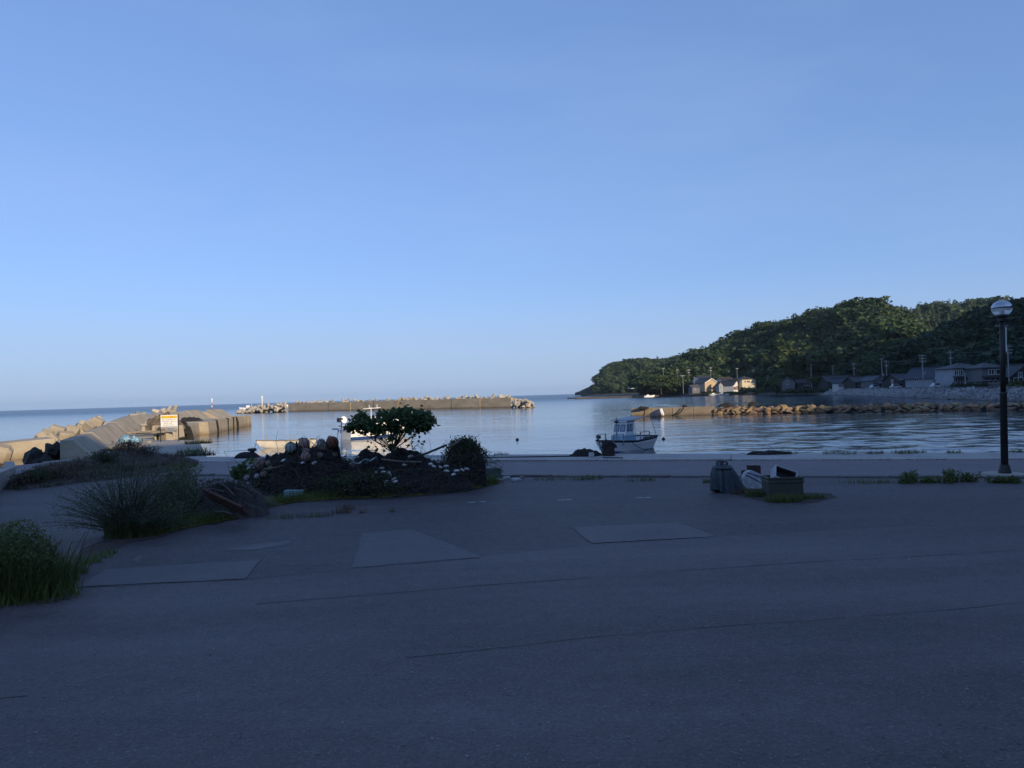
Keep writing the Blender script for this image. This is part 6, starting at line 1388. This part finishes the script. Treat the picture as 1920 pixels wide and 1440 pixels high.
MB().box(md, ((c - a).length * 1.15, 0.34, 0.05), M=Matrix((X, Y, Z)).transposed()).build('rusty_plate', mat('rusty_steel', (0.15, 0.065, 0.045), (0.08, 0.04, 0.033), 5, 0.85, 0.6, 25), bevel=0.008, label='rusty brown steel plate leaning on the grey mound', cat='steel plate')
for k_, (a, c) in enumerate((((372, 932, 16.6), (392, 912, 16.6)), ((388, 905, 16.9), (420, 899, 17)), ((383, 918, 16.4), (420, 922, 16.3)), ((412, 905, 16.6), (440, 930, 16.3)), ((440, 915, 16.5), (475, 932, 16.4)), ((405, 960, 15.4), (433, 964, 15.2)))):
    MB().tube([PD(*a), PD((a[0]+c[0])/2, (a[1]+c[1])/2 - 3, (a[2]+c[2])/2), PD(*c)], 0.018, 5).build('branch', mat('grey_branch', (0.12, 0.105, 0.09), (0.06, 0.05, 0.045), 5, 0.9), label='dead grey branch on the matted mound', cat='branch', group='dead branches on the mound')

# earth bank beside the inlet
BPOLY = [(-17.4, 24.6), (-15.2, 23.0), (-13.9, 25.6), (-12.6, 28.2), (-12.4, 31.0), (-13.6, 34.2), (-16.0, 36.0), (-19.4, 36.6), (-20.9, 34.0), (-19.6, 30.0)]
def bank_h(x, y):
    n = len(BPOLY); inside = False; dm = 1e9
    for i in range(n):
        (x0, y0), (x1, y1) = BPOLY[i], BPOLY[(i + 1) % n]
        if (y0 > y) != (y1 > y) and x < (x1 - x0) * (y - y0) / (y1 - y0) + x0: inside = not inside
        t = max(0, min(1, ((x - x0) * (x1 - x0) + (y - y0) * (y1 - y0)) / ((x1 - x0) ** 2 + (y1 - y0) ** 2))); dm = min(dm, math.hypot(x - x0 - t * (x1 - x0), y - y0 - t * (y1 - y0)))
    if not inside: return -0.06
    q = min(1, dm / 1.1); q = q * q * (3 - 2 * q)
    return -0.06 + q * (0.20 + 0.12 * fbm(x * 0.8, y * 0.8, 2) + 0.50 * math.exp(-((x + 16.6) / 1.5) ** 2 - ((y - 32.6) / 2.0) ** 2))
V = []; F = []; nx, ny = 64, 60
for j in range(ny + 1):
    for i in range(nx + 1):
        x = -21.2 + 9.0 * i / nx; y = 22.6 + 14.4 * j / ny; V.append((x, y, bank_h(x, y)))
for j in range(ny):
    for i in range(nx): F.append((j*(nx+1)+i, j*(nx+1)+i+1, (j+1)*(nx+1)+i+1, (j+1)*(nx+1)+i))
bank = MB().add(V, F).build('earth_bank', SOILH, smooth=True, kind='structure')
BT = bvh(bank)
def ground_z(x, y):
    loc, n, i, d = BT.ray_cast(Vector((x, y, 5)), Vector((0, 0, -1))); return max(0.0, loc.z) if loc is not None else 0.0
def on_ground(pts):
    for p in pts: p[2] = ground_z(p[0], p[1])
    return pts

# ================================================================== PLANTS
G_BR = leafmat('bright_grass', (0.15, 0.20, 0.05), 0.4, 0.3); G_MD = leafmat('mid_grass', (0.15, 0.185, 0.065), 0.4, 0.3); G_DK = leafmat('dark_leaf', (0.066, 0.084, 0.036), 0.4, 0.2)
G_DRY = leafmat('dry_grass', (0.17, 0.125, 0.075), 0.45, 0.2); G_YEL = leafmat('yellow_green_cover', (0.24, 0.24, 0.05), 0.4, 0.3); G_FEA = leafmat('feathery_leaf', (0.125, 0.145, 0.09), 0.4, 0.2); STEM = mat('plant_stem', (0.06, 0.07, 0.035), (0.04, 0.045, 0.025), 5, 0.8)
def lean_of(n, a, r=rng): return np.concatenate([r.randn(n, 2) * a, np.zeros((n, 1))], 1)
def tuft(px, py, n, h, sp, m_, label, group, w=0.008, kind=None, name='grass_tuft', cat='grass', a=0.35):
    q_ = P(px, py); r_ = np.random.RandomState(int(px * 7 + py)); b0 = scatter_poly(n, 0, 0, sp, sp * 0.6, r_)
    o = obj(name, np_mesh(name, *blades(b0, h * (0.45 + 0.7 * r_.rand(n)), lean_of(n, a, r_), w, 3, r_), m_), loc=q_, label=label, cat=cat, group=group, kind=kind); return o
# big seeding grass clump
q_ = P(15, 1128)
t_ = thing('tall_grass_clump', 'tall bright green seeding grass clump at the verge of the road', 'grass', q_)
r_ = np.random.RandomState(4); n = 2600; b0 = scatter_poly(n, -0.25, 0.35, 0.85, 0.6, r_); hh_ = 0.95 * (0.35 + 0.75 * r_.rand(n)) * np.clip(1.15 - np.abs(b0[:, 0] + 0.3) * 0.75, 0.3, 1)
obj('leaves', np_mesh('leaves', *blades(b0, hh_, lean_of(n, 0.38, r_) + np.array([[0.1, -0.05, 0]]), 0.0085, 4, r_), G_MD), t_)
n = 420; b0 = scatter_poly(n, 0.25, 0.1, 0.6, 0.4, r_); obj('lower_leaves', np_mesh('lower_leaves', *blades(b0, 0.40 * (0.5 + 0.6 * r_.rand(n)), lean_of(n, 0.7, r_), 0.006, 4, r_), G_BR), t_)
n = 5200; c_ = scatter_poly(n, -0.28, 0.32, 0.72, 0.55, r_); zt_ = (0.95 * np.clip(1.1 - np.abs(c_[:, 0] + 0.3) * 0.85, 0.3, 1)); c_[:, 2] = zt_ * (0.15 + 0.85 * r_.rand(n) ** 0.6)
obj('leaflets', np_mesh('leaflets', *cards(c_, r_.randn(n, 3) + np.array([[0, -0.3, 0.6]]), 0.022, 3.0, r=r_), G_MD), t_)
for k_ in range(10):
    x = 0.15 + r_.rand() * 0.55; y = 0.1 + r_.rand() * 0.4; hh2 = 0.45 + 0.35 * r_.rand(); dx = 0.1 + 0.22 * r_.rand(); b_ = MB()
    b_.tube([(x, y, 0), (x + dx * 0.3, y, hh2 * 0.6), (x + dx, y - 0.03, hh2)], 0.004, 4)
    s_ = b_.build('stalk', STEM, t_); MB().lathe([(0.002, -0.03), (0.006, 0.0), (0.005, 0.03), (0.002, 0.05)], (x + dx + 0.01, y - 0.03, hh2 + 0.02), 6, Vector((0.6, 0, 0.8)).to_track_quat('Z', 'Y').to_matrix()).build('seed_head', G_DRY, s_)
# feathery bush
q_ = P(240, 1004); t_ = thing('feathery_bush', 'large feathery bush with fine arching stems at the lane corner', 'bush', q_)
r_ = np.random.RandomState(8); st = MB(); C = []; Nn = []
for k_ in range(230):
    a = r_.rand() * 6.28; el = 0.35 + 1.15 * r_.rand(); ln = (1.05 + 0.55 * r_.rand()); sp_ = 0.95
    d = Vector((math.cos(a) * math.cos(el) * 1.15, math.sin(a) * math.cos(el) * 0.8, math.sin(el))); p = Vector((r_.randn() * 0.12, r_.randn() * 0.1, 0.02)); pts = []
    for s_ in range(8):
        pts.append(p.copy()); p = p + d * ln / 7; d = (d + Vector((d.x * 0.05, d.y * 0.05, -0.055)) + Vector(r_.randn(3) * 0.045)).normalized()
    st.tube(pts, [0.009 * (1 - 0.11 * q) for q in range(8)], 4, False)
    for s_ in range(1, 8):
        for z_ in range(9 + s_):
            c = pts[s_ - 1].lerp(pts[s_], r_.rand()) + Vector(r_.randn(3) * 0.035 * (0.5 + 0.1 * s_)); C.append(c); Nn.append(r_.randn(3))
st.build('stems', STEM, t_); C = np.array([tuple(c) for c in C]); C[:, 2] = np.maximum(C[:, 2], 0.01)
obj('foliage', np_mesh('foliage', *cards(C, np.array(Nn), 0.0085 * (0.7 + 0.8 * r_.rand(len(C))), 5.0, r=r_), G_FEA), t_)
n = 1500; b0 = scatter_poly(n, 0.1, -0.05, 0.5, 0.35, r_); obj('basal_leaves', np_mesh('basal_leaves', *blades(b0, 0.5 * (0.4 + 0.6 * r_.rand(n)), lean_of(n, 0.4, r_), 0.006, 3, r_), G_MD), t_)
# dry brush on the earth bank and along it
def bank_pts(n, r_, z0, xr=(-20.9, -12.4), yr=(23.0, 36.4)):
    b0 = np.stack([xr[0] + (xr[1] - xr[0]) * r_.rand(n), yr[0] + (yr[1] - yr[0]) * r_.rand(n), np.zeros(n)], 1); b0[:, 2] = [bank_h(x, y) for x, y, _ in b0]; return b0[b0[:, 2] > z0]
def clumpy(b0, s_=0.9): return np.array([max(0.12, 0.55 + 1.1 * mnoise.noise(Vector((x * s_, y * s_, 0))) + 0.5 * mnoise.noise(Vector((x * 3, y * 3, 4)))) for x, y, _ in b0])
r_ = np.random.RandomState(9); b0 = bank_pts(15000, r_, 0.0); n = len(b0)
obj('dry_brush', np_mesh('dry_brush', *blades(b0, 0.34 * (0.3 + 0.8 * r_.rand(n)) * clumpy(b0), lean_of(n, 0.75, r_), 0.009, 3, r_), leafmat('brown_brush', (0.15, 0.11, 0.08), 0.5, 0.15)), kind='stuff', label='dry brown brush covering the earth bank by the inlet', cat='brush')
b0 = bank_pts(7000, r_, 0.0, (-19.5, -12.6), (23, 31)); n = len(b0)
obj('green_brush', np_mesh('green_brush', *blades(b0, 0.36 * (0.3 + 0.7 * r_.rand(n)) * clumpy(b0, 0.7), lean_of(n, 0.6, r_), 0.010, 3, r_), G_DK), kind='stuff', label='dark green weeds growing through the earth bank', cat='weeds')
# bushy weeds between bush and mound
def weed(px, py, h, w_, m_, seed, n, label, group, card=0.028, asp=2.2, name='weed_bush', cat='weeds', dense=0.6):
    q_ = P(px, py); q_.z = max(0.0, bank_h(q_.x, q_.y)); r_ = np.random.RandomState(seed); t = thing(name, label, cat, q_, 0, group); st = MB(); C = []
    for k_ in range(max(8, n // 70)):
        a = r_.rand() * 6.28; d = Vector((math.cos(a) * 0.45, math.sin(a) * 0.35, 1)).normalized(); p = Vector((r_.randn() * w_ * 0.28, r_.randn() * w_ * 0.2, 0)); pts = []
        for s_ in range(5): pts.append(p.copy()); p = p + d * h * (0.16 + 0.08 * r_.rand()); d = (d + Vector(r_.randn(3) * 0.18)).normalized()
        st.tube(pts, [0.008, 0.007, 0.006, 0.004, 0.003], 4, False)
        for z_ in range(70):
            s_ = r_.randint(1, 5); C.append(pts[s_ - 1].lerp(pts[s_], r_.rand()) + Vector((r_.randn() * w_ * 0.11, r_.randn() * w_ * 0.11, r_.randn() * 0.03)))
    st.build('stems', STEM, t); C = np.array([tuple(c) for c in C]); C[:, 2] = np.maximum(C[:, 2], 0.01)
    obj('foliage', np_mesh('foliage', *cards(C, r_.randn(len(C), 3) + np.array([[0, -0.2, 0.7]]), card * (0.6 + 0.8 * r_.rand(len(C))), asp, r=r_), m_), t); return t
gW = 'brushy weeds round the rubbish mound'
for k_, (px, py, h, w_, m_, n) in enumerate(((330, 975, 0.95, 0.9, G_DK, 2400), (300, 990, 0.7, 0.7, G_MD, 1600), (360, 950, 0.9, 0.9, G_DK, 2200), (345, 915, 1.0, 0.8, G_MD, 1800), (320, 935, 1.0, 0.9, G_FEA, 2000), (385, 968, 0.45, 0.8, G_DK, 1400))):
    weed(px, py, h, w_, m_, 300 + k_, n, ('dark brushy weed pressed against the feathery bush', 'mid-green weed low at the foot of the feathery bush', 'dark brushy weed leaning on the rubbish mound', 'upright green weed behind the rubbish mound', 'grey-green fine-leaved weed behind the feathery bush', 'squat dark weed in front of the rubbish mound')[k_], gW)
for k_, (px, py, h, w_, n) in enumerate(((70, 912, 0.55, 0.9, 1500), (105, 905, 0.6, 1.0, 1500), (150, 893, 0.55, 1.0, 1500), (195, 882, 0.6, 1.0, 1500), (240, 872, 0.6, 0.9, 1500), (280, 872, 0.45, 0.9, 1200), (215, 868, 0.5, 0.9, 1200), (45, 915, 0.45, 0.7, 1200))):
    weed(px, py, h, w_, MATS['brown_brush'] if k_ % 3 else G_DK, 350 + k_, n, 'brown twiggy bush on the earth bank by the inlet' if k_ % 3 else 'dark green twiggy bush on the earth bank by the inlet', 'twiggy bushes on the earth bank', card=0.03)
gP = 'leafy undergrowth at the foot of the net pile'
for k_, (px, py, h, w_, m_, n) in enumerate(((500, 928, 0.45, 0.9, G_DK, 1500), (565, 922, 0.5, 1.0, G_DK, 1700), (605, 925, 0.5, 0.9, G_FEA, 1500), (655, 928, 0.75, 1.1, G_DK, 2600), (690, 930, 0.8, 1.0, G_DK, 2600), (720, 928, 0.55, 0.9, G_DK, 1800), (770, 922, 0.4, 0.9, G_FEA, 1200), (640, 900, 0.9, 0.8, G_DK, 1800), (450, 930, 0.5, 0.7, G_FEA, 1200))):
    weed(px, py, h, w_, m_, 400 + k_, n, ('leafy clump beside the light blue foam box on the mound side', 'leafy clump behind the light blue foam box', 'fine grey-green clump next to the foam box', 'tall broad-leaved clump under the torn plastic sheet', 'tallest dark leafy clump below the small tree', 'leafy clump beside the lowest white floats', 'fine grey-green clump at the foot of the white-dotted heap', 'dark leaves climbing between two net heaps', 'fine grey-green clump below the leafy sprout')[k_], gP, card=0.045, asp=1.5)
# ground cover strip
n = 34000; r_ = np.random.RandomState(12); u = r_.rand(n); line = [(290, 1004), (380, 985), (450, 972), (500, 952), (560, 941), (640, 936), (730, 933), (820, 926), (900, 916), (935, 905)]
lp_ = [P(*q) for q in line]; seg = np.minimum((u * 9).astype(int), 8); fr = u * 9 - seg; A = np.array([tuple(p) for p in lp_]); base = A[seg] * (1 - fr[:, None]) + A[seg + 1] * fr[:, None]
back = np.abs(r_.randn(n)) * 0.42 + 0.03 * np.array([mnoise.noise(Vector((x * 2.3, 0, 1))) for x in base[:, 0]]); base[:, 1] += back; base[:, 2] = 0.015 + 0.07 * r_.rand(n) * np.clip(back * 5, 0.2, 1); base[:, 0] -= back * 0.2
obj('ground_cover', np_mesh('ground_cover', *cards(base, r_.randn(n, 3) * 0.5 + np.array([[0, -0.25, 1]]), 0.026 * (0.5 + r_.rand(n)), 1.3, r=r_), G_YEL), kind='stuff', label='yellow-green creeping ground cover edging the net pile', cat='ground cover')
n = 5200; b0 = base[r_.choice(len(base), n)].copy(); b0[:, 2] = 0; b0[:, 1] += 0.08
obj('verge_grass', np_mesh('verge_grass', *blades(b0, 0.24 * (0.4 + r_.rand(n)), lean_of(n, 0.5, r_), 0.006, 3, r_), G_BR), kind='stuff', label='short bright verge grass along the net pile', cat='grass')
for (px, py, n, h, sp, m_) in ((640, 962, 130, 0.22, 0.22, G_DRY), (560, 970, 110, 0.16, 0.42, G_DRY), (525, 972, 90, 0.12, 0.3, G_MD), (610, 968, 80, 0.14, 0.2, G_DRY), (680, 962, 40, 0.12, 0.08, G_DRY), (735, 960, 40, 0.12, 0.08, G_DRY), (655, 955, 80, 0.20, 0.15, G_DRY), (590, 970, 60, 0.1, 0.2, G_MD)):
    tuft(px, py, n, h, sp, m_, 'thin dry tuft growing from the crack in front of the pile', 'dry tufts in the lot crack', 0.004)
for (px, py, n, h, sp) in ((190, 1046, 90, 0.12, 0.18), (172, 1054, 90, 0.12, 0.15), (205, 1038, 70, 0.10, 0.15), (130, 1075, 260, 0.35, 0.3), (110, 1090, 260, 0.35, 0.3), (160, 1058, 60, 0.1, 0.12)):
    tuft(px, py, n, h, sp, G_BR, 'green grass tuft creeping out along the crumbled lane edge', 'tufts along the lane edge', 0.006)
# weeds along kerb, lamp and quay
for (px, py, n, h, sp) in ((1030, 900, 70, 0.16, 0.5), (1110, 898, 110, 0.18, 0.35), (1085, 900, 60, 0.12, 0.3), (1190, 902, 50, 0.12, 0.3), (1215, 901, 60, 0.12, 0.2), (1325, 905, 70, 0.14, 0.12), (1600, 905, 60, 0.14, 0.4), (1640, 906, 70, 0.14, 0.4), (1750, 903, 70, 0.16, 0.3), (1665, 905, 60, 0.12, 0.3)):
    tuft(px, py, n, h, sp, G_MD, 'small weed tuft in the broken kerb line', 'weed tufts along the kerb', 0.007)
for k_, (px, py, h, w_, n) in enumerate(((1711, 905, 0.36, 0.32, 700), (1700, 906, 0.14, 0.4, 350), (1788, 903, 0.38, 0.28, 600), (1812, 903, 0.25, 0.28, 420), (1775, 905, 0.18, 0.32, 350), (1872, 905, 0.16, 0.34, 500), (1898, 905, 0.16, 0.34, 420), (1740, 905, 0.12, 0.3, 210))):
    weed(px, py, h, w_, G_MD, 500 + k_, n, {1711: 'tallest leafy weed of the first kerb clump towards the tub', 1700: 'low spreading weed in the first kerb clump', 1788: 'tall leafy weed of the kerb clump closest to the lamp', 1812: 'medium weed at the lamp side of the kerb clump', 1775: 'low weed at the tub side of the lamp kerb clump', 1740: 'smallest weed alone between the two kerb clumps', 1872: 'low leafy weed at the lamp footing on the tub side', 1898: 'low leafy weed at the lamp footing on the far side from the tub'}[px], 'weeds near the lamp' if px < 1860 else 'weeds at the lamp foot', card=0.03)
for (px, py, n, h, sp, m_) in ((1470, 940, 900, 0.19, 0.42, G_MD), (1425, 930, 700, 0.18, 0.35, G_MD), (1400, 924, 300, 0.14, 0.25, G_DRY), (1520, 934, 400, 0.12, 0.35, G_MD), (1480, 936, 260, 0.17, 0.4, G_BR), (1385, 926, 160, 0.12, 0.2, G_DRY)):
    tuft(px, py, n, h, sp, m_, 'weedy grass patch round the fish tub', 'grass round the fish tub', 0.006, a=0.5)
for k_, px in enumerate((940, 1462, 1700, 1722, 1560, 1640, 1910, 1480, 1590, 1690, 1790)):
    q_ = q_at(px, 0.3 + 0.15 * (k_ % 3)); r_ = np.random.RandomState(k_); n = 90; b0 = scatter_poly(n, 0, 0, 0.35, 0.12, r_)
    obj('grass_tuft', np_mesh('grass_tuft', *blades(b0, 0.13 * (0.5 + r_.rand(n)), lean_of(n, 0.5, r_), 0.008, 3, r_), G_DK if k_ % 2 else G_MD), loc=q_, label='weed tuft growing on the quay edge', cat='grass', group='weed tufts on the quay edge')
n = 1500; r_ = np.random.RandomState(31); s_ = edgeL + (34 - edgeL) * r_.rand(n); w_ = 2.45 + r_.randn(n) * 0.035; b0 = np.array([tuple(Q(a, c)) for a, c in zip(s_, w_)]); keep = np.array([mnoise.noise(Vector((a * 0.6, 0, 0))) > -0.1 for a in s_]); b0 = b0[keep]; n = len(b0)
obj('joint_weeds', np_mesh('joint_weeds', *blades(b0, 0.07 * (0.3 + r_.rand(n)), lean_of(n, 0.6, r_), 0.008, 2, r_), G_DK), kind='stuff', label='sparse weeds in the joint between apron and lane', cat='weeds')
# pier slab weeds
for px, py, n, rx in ((372, 832, 300, 0.9), (366, 855, 420, 1.0), (360, 848, 160, 0.8)):
    q_ = P(px, py, -0.01); r_ = np.random.RandomState(px); b0 = scatter_poly(n, 0, 0, rx, 0.5, r_)
    obj('grass_tuft', np_mesh('grass_tuft', *blades(b0, 0.30 * (0.4 + r_.rand(n)), lean_of(n, 0.5, r_), 0.014, 3, r_), G_DK if n != 160 else G_MD), loc=q_, label='weedy growth at the outer corner of the pier slab', cat='grass', group='weeds on the pier slab')
# netted white float on the bank
q_ = PD(203, 853, 32.5); t_ = thing('netted_float', 'white netted float lying in the dry brush of the bank', 'float', q_)
MB().lathe([(0.16 * math.sin(a), -0.16 * math.cos(a)) for a in np.linspace(0.08, 3.06, 11)], n=16).build('ball', SF, t_, smooth=True)
nb = MB()
for a in (0, 0.8, 1.6, 2.4): nb.tube([(0.163 * math.cos(u) * math.cos(a), 0.163 * math.cos(u) * math.sin(a), 0.163 * math.sin(u)) for u in np.linspace(0, 6.28, 17)], 0.008, 4)
nb.build('netting', BLACK(), t_)

# ---- small flat-topped tree
tb = P(738, 930); tb = PD(737, 865, 21.3); base_z = 0.0
t_ = thing('flat_topped_tree', 'small flat-topped tree with drooping leaves rising from the nets', 'tree', (tb.x, 21.3, 0))
r_ = np.random.RandomState(17); tr = MB(); to = Vector((tb.x, 21.3, 0)); fork = PD(735, 842, 21.3) - to
tr.tube([(0, 0, 0), (0.02, 0, 0.6), fork], [0.035, 0.03, 0.026], 7); tips = []
blobs = [(680, 786, 18), (665, 800, 14), (700, 797, 18), (690, 803, 16), (722, 780, 18), (735, 795, 20), (755, 776, 20), (770, 786, 20), (785, 776, 15), (795, 796, 16), (805, 792, 10), (745, 806, 14), (712, 805, 14), (660, 797, 10), (770, 800, 16), (740, 770, 10), (790, 800, 14), (760, 768, 10), (718, 810, 7), (733, 822, 6), (678, 776, 8), (809, 783, 6), (803, 774, 6), (655, 800, 8), (672, 792, 12), (810, 790, 8), (798, 782, 12), (782, 790, 14), (735, 836, 5)]
for bx0, by0, br0 in blobs[:19]:
    e = PD(bx0, by0, 21.3 + r_.randn() * 0.25) - to; mid = fork.lerp(e, 0.5) + Vector((0, 0, -0.06)); tr.tube([fork - Vector((0, 0, 0.1 * r_.rand())), mid, e], [0.016, 0.011, 0.005], 5)
e = PD(772, 792, 21.3) - to; tr.tube([fork, PD(752, 815, 21.25) - to, e], [0.025, 0.02, 0.012], 6)
tr.build('trunk', mat('bark', (0.07, 0.055, 0.04)), t_)
C = []; sz = []
for bx0, by0, br0 in blobs:
    k_ = int(24 + br0 * br0 * 0.42)
    for _ in range(k_):
        v = r_.randn(3) * 0.52; c = PD(bx0 + v[0] * br0, by0 + v[1] * br0 * 0.62, 21.3 + v[2] * 0.55) - to; C.append(tuple(c)); sz.append(0.055 + 0.065 * r_.rand())
# loose leaves on hanging shoots
for px, py in ((700, 822), (690, 832), (712, 830), (705, 840), (762, 822), (780, 815), (770, 832), (785, 828), (775, 840), (788, 806), (770, 808), (694, 818), (755, 835), (720, 838), (765, 812), (775, 818), (783, 822), (750, 828), (708, 816), (716, 824)):
    for _ in range(4): C.append(tuple(PD(px + r_.randn() * 4, py + r_.randn() * 4, 21.2 + r_.randn() * 0.2) - to)); sz.append(0.05 + 0.04 * r_.rand())
C = np.array(C); sz = np.array(sz)
def leaf6(C, N, s, r):
    n = len(C); N = unit(N); A = unit(np.cross(N, unit(r.randn(n, 3) + np.array([[0, 0, 0.2]])))); B = np.cross(N, A); B = np.where((B[:, 2:3] > 0), -B, B); A = np.cross(B, N); s = s.reshape(-1, 1)
    prof = [(0, -0.15), (0.42, -0.05), (0.45, 0.4), (0.0, 1.05), (-0.45, 0.4), (-0.42, -0.05)]
    V = np.stack([C + A * s * u + B * s * v - N * s * (0.25 * abs(u)) for u, v in prof], 1).reshape(-1, 3); i = np.arange(n)[:, None] * 6
    return V, np.concatenate([i + np.array([[0, 1, 2, 3]]), i + np.array([[0, 3, 4, 5]])])
obj('crown', np_mesh('crown', *leaf6(C, r_.randn(len(C), 3) * 0.6 + np.array([[0, -0.5, 0.8]]), sz, r_), leafmat('broad_leaf', (0.07, 0.115, 0.036), 0.35, 0.35)), t_)
# leafy sprout left of the pile
q_ = P(455, 912); t_ = thing('leafy_sprout', 'young plant with broad green leaves next to the low shoulder heap', 'plant', q_)
st = MB(); C = []
for k_ in range(9):
    x = -0.35 + 0.75 * r_.rand(); hh2 = 0.35 + 0.45 * r_.rand() + 0.2 * x; st.tube([(x * 0.4, 0, 0), (x * 0.8, 0, hh2 * 0.6), (x, r_.randn() * 0.08, hh2)], [0.012, 0.009, 0.005], 5)
    for _ in range(24): C.append((x * (0.7 + 0.3 * r_.rand()) + r_.randn() * 0.07, r_.randn() * 0.1, hh2 * (0.55 + 0.5 * r_.rand())))
st.build('stems', STEM, t_); C = np.array(C); obj('foliage', np_mesh('foliage', *leaf6(C, r_.randn(len(C), 3) * 0.5 + np.array([[0, -0.7, 0.6]]), 0.09 + 0.05 * r_.rand(len(C)), r_), leafmat('sprout_leaf', (0.060, 0.115, 0.026), 0.3, 0.35)), t_)
# vines over the steep heap
vt = thing('climbing_vine', 'dense small-leaved vine smothering the steep net heap', 'vine', GX(868, 21.4, 0)); vo = Vector(vt.location); C = []; st = MB(); r_ = np.random.RandomState(23)
vm = PILE[5]; me = vm.data; pv = np.array([tuple(v.co) for v in me.vertices]); pn = np.array([tuple(v.normal) for v in me.vertices]); sel = (pv[:, 2] > 0.12)
pv = pv[sel]; pn = pn[sel]; n = 5200; ix = r_.choice(len(pv), n); c_ = pv[ix] + pn[ix] * (0.02 + 0.10 * r_.rand(n, 1)) + r_.randn(n, 3) * 0.06
for k_ in range(60):
    i = r_.randint(len(pv)); p = Vector(pv[i]); d = (Vector(pn[i]) + Vector((0.25, 0, 0.35)) + Vector(r_.randn(3) * 0.4)).normalized(); pts = []
    for s_ in range(5): pts.append(p.copy()); p = p + d * 0.075; d = (d + Vector((0.08, 0, -0.16)) + Vector(r_.randn(3) * 0.2)).normalized()
    st.tube(pts, [0.006, 0.005, 0.004, 0.003, 0.002], 4, False)
    for _ in range(9): C.append(tuple(pts[r_.randint(1, 5)] + Vector(r_.randn(3) * 0.025)))
for k_ in range(10):   # trailing shoots on the crate side
    p = Vector((0.55, -0.1 + 0.1 * r_.randn(), 0.25 + 0.7 * r_.rand())); pts = []
    for s_ in range(6): pts.append(p.copy()); p = p + Vector((0.07 + 0.05 * r_.rand(), r_.randn() * 0.03, -0.05 + 0.05 * r_.randn()))
    st.tube(pts, 0.004, 4, False); C += [tuple(pts[r_.randint(6)] + Vector(r_.randn(3) * 0.03)) for _ in range(9)]
st.build('stems', STEM, vt, kind='stuff'); c_ = np.concatenate([c_, np.array(C)])
obj('foliage', np_mesh('foliage', *cards(c_, r_.randn(len(c_), 3) * 0.8 + np.array([[0, -0.4, 0.6]]), 0.034 * (0.6 + 0.8 * r_.rand(len(c_))), 1.4, r=r_), G_DK), vt)

# ================================================================== AIR
hz = MB(); hz.box((0, 6900, 50), (34000, 14800, 106))
hm_ = bpy.data.materials.new('sea_haze'); hm_.use_nodes = True; tt = hm_.node_tree; tt.nodes.clear()
pv_ = tt.nodes.new('ShaderNodeVolumePrincipled'); pv_.inputs['Color'].default_value = (0.55, 0.76, 1.0, 1); pv_.inputs['Density'].default_value = 0.00006; pv_.inputs['Anisotropy'].default_value = 0.0
om_ = tt.nodes.new('ShaderNodeOutputMaterial'); tt.links.new(pv_.outputs[0], om_.inputs['Volume'])
hz.build('haze', hm_, kind='stuff', label='thin blue sea haze over the whole bay', cat='haze')
